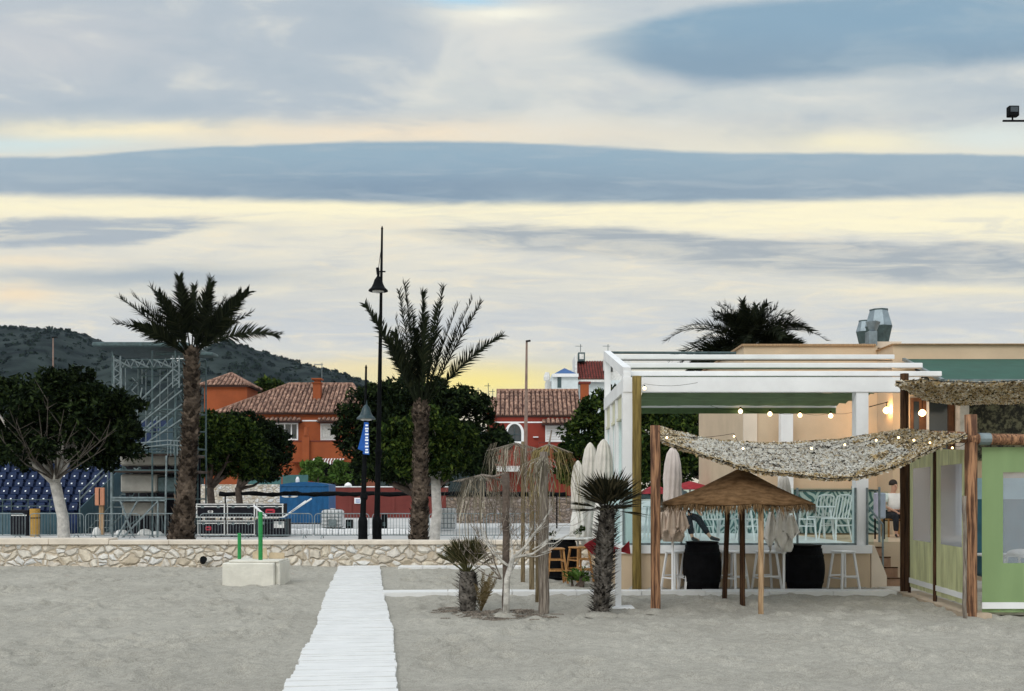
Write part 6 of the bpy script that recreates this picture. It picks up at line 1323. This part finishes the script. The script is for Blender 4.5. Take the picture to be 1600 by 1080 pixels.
r = thing('folded_cloth', (X(1590, 16.2), 16.2, .82), 'crumpled white cloth lying on the tent table', 'cloth'); m = MB(); m.lathe((X(1592, D), 16.1, .821), [(.22, 0), (.2, .05), (.12, .09), (.03, .1)], 16, .2, 5); m.build('cloth', MT['cloth_white'], r, smooth=True)
# ================================================================== FURNITURE
def stool(base, h, w, mt, label, group, rz=0.0, ladder=False):
    r = thing('bar_stool', (0, 0, 0), label, 'stool', group, rz); m = MB(); s = w/2
    m.bbox(-s, s, -s, s, h-.035, h, .01); m.build('seat', MT[mt], r); f = 1.28
    for a in (-1, 1):
        for b_ in (-1, 1): m = MB(); m.bar((a*s*f, b_*s*f, 0), (a*s*.8, b_*s*.8, h-.035), .035); m.build('leg', MT[mt], r)
    for z in ((.28, .5) if ladder else (.28,)):
        k = s*(f+(0.8-f)*z/h); m = MB()
        for a in (-1, 1): m.bar((-k, a*k, z), (k, a*k, z), .028, .028); m.bar((a*k, -k, z-.04), (a*k, k, z-.04), .028, .028)
        m.build('foot_rung', MT[mt], r)
    r.location = base; return r
for px, py, l_, rz in ((1082, 917, 'white bar stool directly in front of the left black barrel', .12), (1057, 915, 'white bar stool mostly hidden behind the closed pinkish parasol', .5), (1146, 915, 'white bar stool between the two dark umbrella posts', .7), (1198, 918, 'white bar stool behind the pale tan umbrella post', .2), (1318, 921, 'white bar stool standing free right of the right black barrel', .35)):
    b = G(px, py); b.y = min(b.y, DF-.3); b.x = X(px, b.y); stool(b, .76, .33, 'white', l_, 'white bar stools along the terrace wall', rz)
for px, py, l_, rz in ((868, 912, 'varnished wooden stool left of the agave, at the barrel table', .15), (905, 909, 'varnished wooden stool in front of the closed parasol trio', .6)):
    b = G(px, py); stool(b, .74, .34, 'wood_stool', l_, 'varnished wooden stools', rz, True)
def barrel(base, h, R, label):
    r = thing('barrel', base, label, 'barrel', 'black barrels used as tables'); m = MB(); N = 28; prof = [(R*(.80+.2*math.sin(math.pi*k/10)), h*k/10) for k in range(11)]; m.lathe(base, prof, N, .006, 14); m.build('staves', MT['barrel'], r, smooth=True)
    for z in (.06, .22, .78, .92): rr = R*(.80+.2*math.sin(math.pi*z))+.006; m = MB(); m.lathe(base+Vector((0, 0, h*z-.02)), [(rr, 0), (rr, .045)], N); m.build('hoop', MT['black_metal'], r)
    m = MB(); m.lathe(base+Vector((0, 0, h+.001)), [(R*.84, 0), (R*.84, .02)], N); m.build('lid', MT['barrel'], r); return r
b = Vector((X(1097, 18.35), 18.35, 0)); barrel(b, .92, .37, 'black barrel behind the front white stool, left one below the terrace')
b = Vector((X(1257, 18.3), 18.3, 0)); barrel(b, .86, .375, 'black barrel right of the cream draped parasol, below the terrace')
b = G(878, 904); barrel(b, .84, .36, 'black barrel with plates on top beside the wooden stools')
r = thing('serving_tray', b+Vector((0, 0, .865)), 'wide pale tray lying on the black barrel near the wooden stools', 'tray'); m = MB(); m.bbox(b.x-.55, b.x+.55, b.y-.3, b.y+.3, .866, .885, .006); m.bbox(b.x+.1, b.x+.68, b.y-.26, b.y+.2, .887, .9, .006); m.build('tray', MT['white_dirty'], r)
r = thing('herb_plant', (b.x+.3, b.y, .9), 'small herb plant standing on the pale tray', 'plant'); q_, f_ = leaves([(b.x+.35, b.y, 1.02), (b.x+.45, b.y, 1.1), (b.x-.2, b.y, .98)], [.1, .08, .09], 260, .03); m = MB(); m.arr(q_, f_); m.build('foliage', MT['leaf_mid'], r)
m = MB(); m.lathe((b.x+.35, b.y, .902), [(.05, 0), (.06, .08)], 10); m.build('pot', MT['concrete'], r)
# closed parasols
def parasol(px, D, pyt, pyf, rw, label, mt='canvas', skirt=None, pyb=None, poley=None, foot=False, hang=None, flare=1.0):
    b = Vector((X(px, D), D, 0)); r = thing('closed_parasol', b, label, 'parasol'); m = MB(); m.tube([b, P(px, pyt+4, D)], .024, 8); m.build('pole', MT['white'], r)
    zt_, zf = Z(pyt, D), Z(pyf, D); L = zt_-zf; m = MB(); prof = [(rw*.06, L*1.02), (rw*.30, L*.985), (rw*.62, L*.90), (rw*.85, L*.72), (rw*1.0, L*.45), (rw*.95, L*.3), (rw*1.02*flare, L*.08), (rw*.98*flare, 0)]
    m.lathe(Vector((b.x, b.y, zf)), prof[::-1], 66, .085, 11); m.build('canopy', MT[mt], r, smooth=True)
    if skirt:
        m = MB(); z0, z1 = Z(skirt, D), zf+.06; hgt = z1-z0; m.lathe(Vector((b.x, b.y, z0)), [(rw*.95, 0), (rw*1.2, hgt*.12), (rw*1.0, hgt*.55), (rw*.6, hgt)], 60, .16, 7); m.build('draped_cloth', MT[hang or 'cloth_white'], r, smooth=True)
    if foot: m = MB(); m.bbox(b.x-.08, b.x+.42, D-.25, D+.25, .005, .03, .008); m.build('base_plate', MT['white'], r); m = MB(); m.box(b.x-.05, b.x+.05, D-.05, D+.05, .03, 1.2); m.build('sleeve', MT['white'], r)
    return r
parasol(903, 21.6, 721, 795, .15, 'closed off white parasol, lowest and leftmost of the trio by the fan palm', skirt=845)
parasol(922, 22.2, 693, 782, .19, 'closed off white parasol, middle one of the trio by the fan palm', skirt=852, flare=1.15)
parasol(943, 21.4, 688, 775, .20, 'closed off white parasol, rightmost of the trio behind the fan palm crown', skirt=848, flare=1.1)
b = G(966, 950); r = thing('parasol_base', b, 'white parasol stand with flat square foot right of the shaggy fan palm', 'stand'); m = MB(); m.box(b.x-.045, b.x+.045, b.y-.045, b.y+.045, .03, .95); m.build('sleeve', MT['white'], r); m = MB(); m.bbox(b.x-.12, b.x+.24, b.y-.2, b.y+.2, .0, .03, .008); m.build('base_plate', MT['white'], r)
r = thing('red_cloth', (X(985, 17), 17, .9), 'dark red cloth draped behind the fan palm trunk', 'cloth'); m = MB(); D = 15.8
v_ = [P(x, y, D+dd) for x, y, dd in ((920, 846, .1), (932, 840, 0), (952, 850, .1), (970, 858, 0), (983, 845, .05), (985, 866, 0), (968, 862, .1), (945, 868, 0), (925, 866, .08), (912, 852, 0))]; m.add(v_, [tuple(range(len(v_)))]); o_ = m.build('cloth', MT['cloth_red'], r); o_.modifiers.new('thick', 'SOLIDIFY').thickness = .02
parasol(1051, 17.9, 700, 786, .165, 'closed pinkish parasol hung with beige cloth left of the brown umbrella', 'canvas_pink', skirt=846, hang='cloth_beige')
r_ = parasol(1225, 18.0, 742, 802, .13, 'closed pale parasol draped with cream cloth in front of the right barrel', 'canvas', skirt=862)
# napkin like cloth lobes on the draped parasols
for (px, D, lst, mt, lb) in ((1225, 17.75, [(1206, 800, 864, 11), (1222, 795, 866, 15), (1234, 805, 850, 12)], 'cloth_white', 'cream cloth corners hanging from the pale parasol by the right barrel'), (1051, 17.65, [(1036, 800, 845, 9), (1050, 795, 848, 12), (1064, 798, 840, 10)], 'cloth_beige', 'beige cloth corners hanging from the pinkish parasol')):
    r = thing('hanging_cloth', (X(px, D), D, 1), lb, 'cloth'); 
    for k, (cx0, y0_, y1_, w_) in enumerate(lst):
        m = MB(); n = 12
        for j in range(n+1):
            t = j/n; wd = w_*(.35+.65*math.sin(min(1, t*1.2)*math.pi*.55))*(1 if t < .75 else (1-t)/.25+.12)
            for i in range(7): u = i/6*2-1; p = P(cx0+u*wd+3*t*(k-1), y0_+(y1_-y0_)*t-(abs(u)*10 if t > .7 else 0), D); p.y += .05*math.cos(u*7+k); m.v.append(p)
        for j in range(n):
            for i in range(6): a = j*7+i; m.f.append((a, a+7, a+8, a+1))
        o_ = m.build('cloth_fold', MT[mt], r, smooth=True); o_.modifiers.new('thick', 'SOLIDIFY').thickness = .012
# terrace chairs and tables
def chair():
    r = thing('terrace_chair', (0, 0, 0), 'x', 'chair'); m = MB(); m.bbox(-.21, .21, -.21, .21, .44, .465, .01); m.build('seat', MT['white'], r)
    for a in (-1, 1):
        m = MB(); m.tube([(a*.23, -.24, 0), (a*.19, -.19, .44)], .015, 6); m.build('leg', MT['white'], r)
        m = MB(); m.tube([(a*.23, .28, 0), (a*.19, .19, .44), (a*.2, .27, .7), (a*.19, .33, .9)], .016, 6); m.build('leg', MT['white'], r)
    m = MB(); m.tube([(-.19, .33, .9), (-.1, .345, .935), (.1, .345, .935), (.19, .33, .9)], .018, 6)
    for k in range(4): x = -.12+k*.08; m.tube([(x, .2, .46), (x, .27, .7), (x, .34, .93)], .012, 5)
    m.build('backrest', MT['white'], r); m = MB()
    for a in (-1, 1): m.tube([(a*.2, -.2, .3), (a*.21, .22, .3)], .01, 5)
    m.build('stretcher', MT['white'], r); return r
cp = chair(); 
ch_ = [(1066, 20.3, 2.6, 'white slatted terrace chair behind the pinkish parasol, under the seated person'), (1118, 20.9, .4, 'white slatted terrace chair right of the dark trousered leg'), (1143, 21.6, 3.4, 'white slatted terrace chair seen between the two dark umbrella posts'), (1176, 21.0, .9, 'white slatted terrace chair behind the pale tan umbrella post'), (1258, 21.2, 1.3, 'white slatted terrace chair just right of the cream draped parasol'), (1280, 22.2, 3.3, 'white slatted terrace chair behind the right table'), (1304, 20.9, -1.0, 'white slatted terrace chair with its back turned, left of the white pergola post'), (1322, 21.8, -1.9, 'white slatted terrace chair closest to the white pergola post')]
for i, (px, D, rz, l_) in enumerate(ch_):
    o = cp if i == 0 else copy_tree(cp); o.location = (X(px, D), D, FZ); o.rotation_euler[2] = rz; o['label'] = l_; o['group'] = 'white terrace chairs'
    if i in (5, 6): o.scale = (1, 1, 1.05)
table(1150, 20.9, FZ, .74, .7, 'white terrace table behind the brown umbrella posts'); table(1274, 21.4, FZ, .74, .68, 'white terrace table at the right end of the terrace'); table(1030, 21.6, FZ, .74, .65, 'white terrace table behind the reddish net post')
# red parasols / lime ball seen beyond the terrace
D = 30
r = thing('red_parasol', (X(1018, D), D, gz), 'open red parasol beyond the terrace, behind the reddish post', 'parasol'); m = MB(); m.lathe(P(1024, 772, D), [(.55, 0), (.3, .16), (.03, .3)], 12, .02, 6); m.build('canopy', MT['cloth_red'], r); m = MB(); m.tube([(X(1024, D), D, gz), P(1024, 760, D)], .03, 6); m.build('pole', MT['white'], r)
r = thing('red_parasol', (X(1075, D), D, gz), 'open red parasol beyond the terrace, behind the brown umbrella rim', 'parasol'); m = MB(); m.lathe(P(1078, 765, D), [(.8, 0), (.45, .14), (.03, .26)], 12, .02, 6); m.build('canopy', MT['cloth_red'], r); m = MB(); m.tube([(X(1078, D), D, gz), P(1078, 760, D)], .03, 6); m.build('pole', MT['white'], r)
r = thing('chalk_board', (X(1368, 21.5), 21.5, FZ), 'lavender cloth over a dark stand at the top of the terrace steps', 'stand'); m = MB(); m.bbox(X(1364, 21.5), X(1382, 21.5), 21.4, 21.5, FZ+.45, Z(770, 21.5), .03); m.build('cloth', MT['lavender'], r); m = MB()
for q in (1366, 1380): m.tube([(X(q, 21.5), 21.45, FZ), (X(q, 21.5), 21.45, FZ+.5)], .02, 5)
m.build('leg', MT['black_metal'], r)

# ================================================================== PEOPLE
def skin(name, joints, edges, mt, parent, sub=2):
    names = list(joints); me = bpy.data.meshes.new(name); me.from_pydata([tuple(joints[n][0]) for n in names], [(names.index(a), names.index(b)) for a, b in edges], []); o = bpy.data.objects.new(name, me); COL.objects.link(o)
    sk = o.modifiers.new('skin', 'SKIN'); sk.use_smooth_shade = True
    if not me.skin_vertices: 
        bpy.context.view_layer.objects.active = o
        me.attributes
    for i, n in enumerate(names):
        v = me.skin_vertices[0].data[i]; rr = joints[n][1]; v.radius = rr if hasattr(rr, '__len__') else (rr, rr); v.use_root = (i == 0)
    sb = o.modifiers.new('sub', 'SUBSURF'); sb.levels = sub; sb.render_levels = sub
    dg = bpy.context.evaluated_depsgraph_get(); m2 = bpy.data.meshes.new_from_object(o.evaluated_get(dg)); m2.materials.clear(); m2.materials.append(MT[mt]); bpy.data.objects.remove(o)
    off = woff(parent); m2.transform(__import__('mathutils').Matrix.Translation(-off)); m2.name = name; q = bpy.data.objects.new(name, m2); COL.objects.link(q); q.parent = parent; return q
def person(base, label, pose, top_mt, leg_mt, hair=True):
    """pose: joint positions relative to base"""
    base = Vector(base); r = thing('person', base, label, 'person'); J = {k: base+Vector(v) for k, v in pose.items()}
    neck, head, pel = J['neck'], J['head'], J['pelvis']; fw = (J['face']-head).normalized(); chest = pel.lerp(neck, .68)
    j = {'pelvis': (pel, (.14, .11)), 'chest': (chest, (.16, .11)), 'neck': (neck, .055), 'jaw': (head+Vector((0, 0, -.06))+fw*.015, (.065, .07)), 'head': (head+Vector((0, 0, .05)), (.078, .09)), 'crown': (head+Vector((0, 0, .1)), .06), 'nose': (head+fw*.105+Vector((0, 0, -.01)), .013)}
    e = [('pelvis', 'chest'), ('chest', 'neck'), ('neck', 'jaw'), ('jaw', 'head'), ('head', 'crown'), ('head', 'nose')]
    for s in 'lr':
        j['sh'+s] = (J['sh'+s], .055); j['el'+s] = (J['el'+s], .04); j['wr'+s] = (J['wr'+s], .027); hd = (J['wr'+s]-J['el'+s]).normalized(); pm = J['wr'+s]+hd*.07; j['pm'+s] = (pm, (.035, .016)); sd = hd.cross(Vector((0, 0, 1))).normalized()
        e += [('chest', 'sh'+s), ('sh'+s, 'el'+s), ('el'+s, 'wr'+s), ('wr'+s, 'pm'+s)]
        for f in range(4):
            o_ = sd*(f-1.5)*.02; ln = (.075, .085, .08, .06)[f]; j['f%d%s' % (f, s)] = (pm+o_+hd*.045, .009); j['g%d%s' % (f, s)] = (pm+o_+hd*ln+Vector((0, 0, -.025)), .007); e += [('pm'+s, 'f%d%s' % (f, s)), ('f%d%s' % (f, s), 'g%d%s' % (f, s))]
        j['th'+s] = (pm-sd*.045+hd*.01, .01); e.append(('wr'+s, 'th'+s))
        j['hp'+s] = (J['hp'+s], .085); j['kn'+s] = (J['kn'+s], .055); j['an'+s] = (J['an'+s], .036); j['to'+s] = (J['to'+s], .03); e += [('pelvis', 'hp'+s), ('hp'+s, 'kn'+s), ('kn'+s, 'an'+s), ('an'+s, 'to'+s)]
    skin('body', j, e, 'skin', r)
    sh = {'pelvis': (pel, (.18, .165)), 'chest': (chest, (.215, .18)), 'col': (neck-Vector((0, 0, .02)), .095)}; es = [('pelvis', 'chest'), ('chest', 'col')]
    for s in 'lr': sh['sh'+s] = (J['sh'+s], .092); sh['el'+s] = (J['sh'+s].lerp(J['el'+s], .7), .075); es += [('chest', 'sh'+s), ('sh'+s, 'el'+s)]
    skin('shirt', sh, es, top_mt, r)
    tr_ = {'pelvis': (pel-Vector((0, 0, .03)), (.17, .13))}; et = []
    for s in 'lr': tr_['hp'+s] = (J['hp'+s], .105); tr_['kn'+s] = (J['kn'+s], .078); tr_['an'+s] = (J['an'+s].lerp(J['kn'+s], .12), .06); et += [('pelvis', 'hp'+s), ('hp'+s, 'kn'+s), ('kn'+s, 'an'+s)]
    skin('trousers', tr_, et, leg_mt, r)
    for s in 'lr':
        a, t_ = J['an'+s], J['to'+s]; d = (t_-a); skin('shoe', {'a': (a-Vector((0, 0, .01)), .05), 'b': (a+d*.5-Vector((0, 0, .012)), (.05, .04)), 'c': (t_, (.045, .03))}, [('a', 'b'), ('b', 'c')], 'shoe', r)
    m = MB(); c = head+Vector((0, 0, .075))-fw*.02; m.lathe(c, [(.098*math.cos(t), .105*math.sin(t)) for t in np.linspace(-.35, 1.5, 8)], 16); m.build('hair', MT['hair'], r, smooth=True)
    for s in (-1, 1): sd = fw.cross(Vector((0, 0, 1))).normalized(); m = MB(); c = head+fw*.085+sd*s*.032+Vector((0, 0, .025)); m.lathe(c, [(.004, -.008), (.011, 0), (.004, .008)], 8); m.build('eye', MT['hair'], r, smooth=True)
    return r
# person seated left, legs stretched to the lower right
D = 20.1
base = (X(1066, D), D+.2, FZ)
person(base, 'seated person in dark trousers and grey top, leg stretched out on the terrace', dict(pelvis=(0, .05, .56), neck=(-.05, .22, 1.06), head=(-.04, .18, 1.2), face=(.05, .0, 1.2), shl=(.1, .06, 1.0), shr=(-.18, .3, 1.0), ell=(.22, -.1, .8), elr=(-.1, .05, .76), wrl=(.3, -.3, .66), wrr=(.05, -.2, .64),
       hpl=(.06, -.02, .54), hpr=(-.08, .06, .54), knl=(.30, -.26, .52), knr=(.12, -.3, .5), anl=(.52, -.5, .12), anr=(.16, -.45, .1), tol=(.70, -.62, .06), tor=(.26, -.64, .05)), 'sweater', 'trousers')
D = 22.6
base = (X(1397, D), D, FZ); person(base, 'person in a white shirt seated at the top of the steps behind the dark post', dict(pelvis=(.02, .05, .52), neck=(.02, .12, 1.02), head=(.03, .1, 1.18), face=(.1, -.1, 1.18), shl=(-.17, .1, .97), shr=(.2, .14, .97), ell=(-.24, -.05, .72), elr=(.26, -.02, .72), wrl=(-.1, -.24, .62), wrr=(.1, -.24, .62),
       hpl=(-.09, 0, .5), hpr=(.1, 0, .5), knl=(-.12, -.4, .5), knr=(.12, -.4, .5), anl=(-.12, -.42, .08), anr=(.12, -.42, .08), tol=(-.13, -.58, .04), tor=(.13, -.58, .04)), 'cloth_white', 'trousers')
r = thing('wooden_chair', (X(1397, D), D, FZ), 'wooden chair under the person in the white shirt', 'chair'); m = MB(); c = X(1397, D); m.bbox(c-.22, c+.22, D-.2, D+.24, FZ+.40, FZ+.43, .01); m.build('seat', MT['wood_stool'], r)
for a in (-1, 1):
    for b_ in (-1, 1): m = MB(); m.bar((c+a*.2, D+b_*.2+.02, FZ), (c+a*.2, D+b_*.2+.02, FZ+(.40 if b_ < 0 else .85)), .035); m.build('leg', MT['wood_stool'], r)
m = MB(); m.box(c-.18, c+.18, D+.21, D+.235, FZ+.62, FZ+.84); m.build('backrest', MT['wood_stool'], r)

# small sand banks where posts, trunks and block stand
m = MB()
for (px, py, rr) in [(731, 957, .3), (790, 961, .2), (831, 928, .16), (817, 913, .15), (841, 945, .16), (850, 959, .24), (938, 959, .28), (995, 923, .22), (1024, 954, .2), (1160, 949, .15), (1132, 936, .15), (1189, 962, .15), (1517, 965, .24)]:
    b = G(px, py); n = 18; h = random.uniform(.025, .05); vs = []
    for (q, zz) in ((1.0, -.03), (.75, .25), (.45, .8), (.15, 1.0)):
        for k in range(n): a = 2*math.pi*k/n; r_ = rr*q*(1+.25*noise.noise((math.cos(a)*1.5+px, math.sin(a)*1.5, q))); vs.append((b.x+r_*math.cos(a), b.y+r_*math.sin(a), sand_h(b.x, b.y)-.012+(h*zz if zz > 0 else zz)))
    m.add(vs, [(i*n+k, i*n+(k+1) % n, (i+1)*n+(k+1) % n, (i+1)*n+k) for i in range(3) for k in range(n)]+[tuple(range(3*n, 4*n))])
m.build('sand_banks', MT['sand'], smooth=True, kind='structure')
# ================================================================== HAZE
m = MB(); m.box(-4200, 4200, -4200, 4200, -5, 320)
hm = bpy.data.materials.new('haze_air'); hm.use_nodes = True; hn = hm.node_tree; hn.nodes.clear(); pv = hn.nodes.new('ShaderNodeVolumePrincipled'); ho = hn.nodes.new('ShaderNodeOutputMaterial')
pv.inputs['Color'].default_value = (.62, .78, 1.0, 1); pv.inputs['Density'].default_value = 0.000035; hn.links.new(pv.outputs[0], ho.inputs['Volume'])
m.build('haze', hm, kind='stuff', label='thin bluish dusk haze over the whole place', cat='haze')
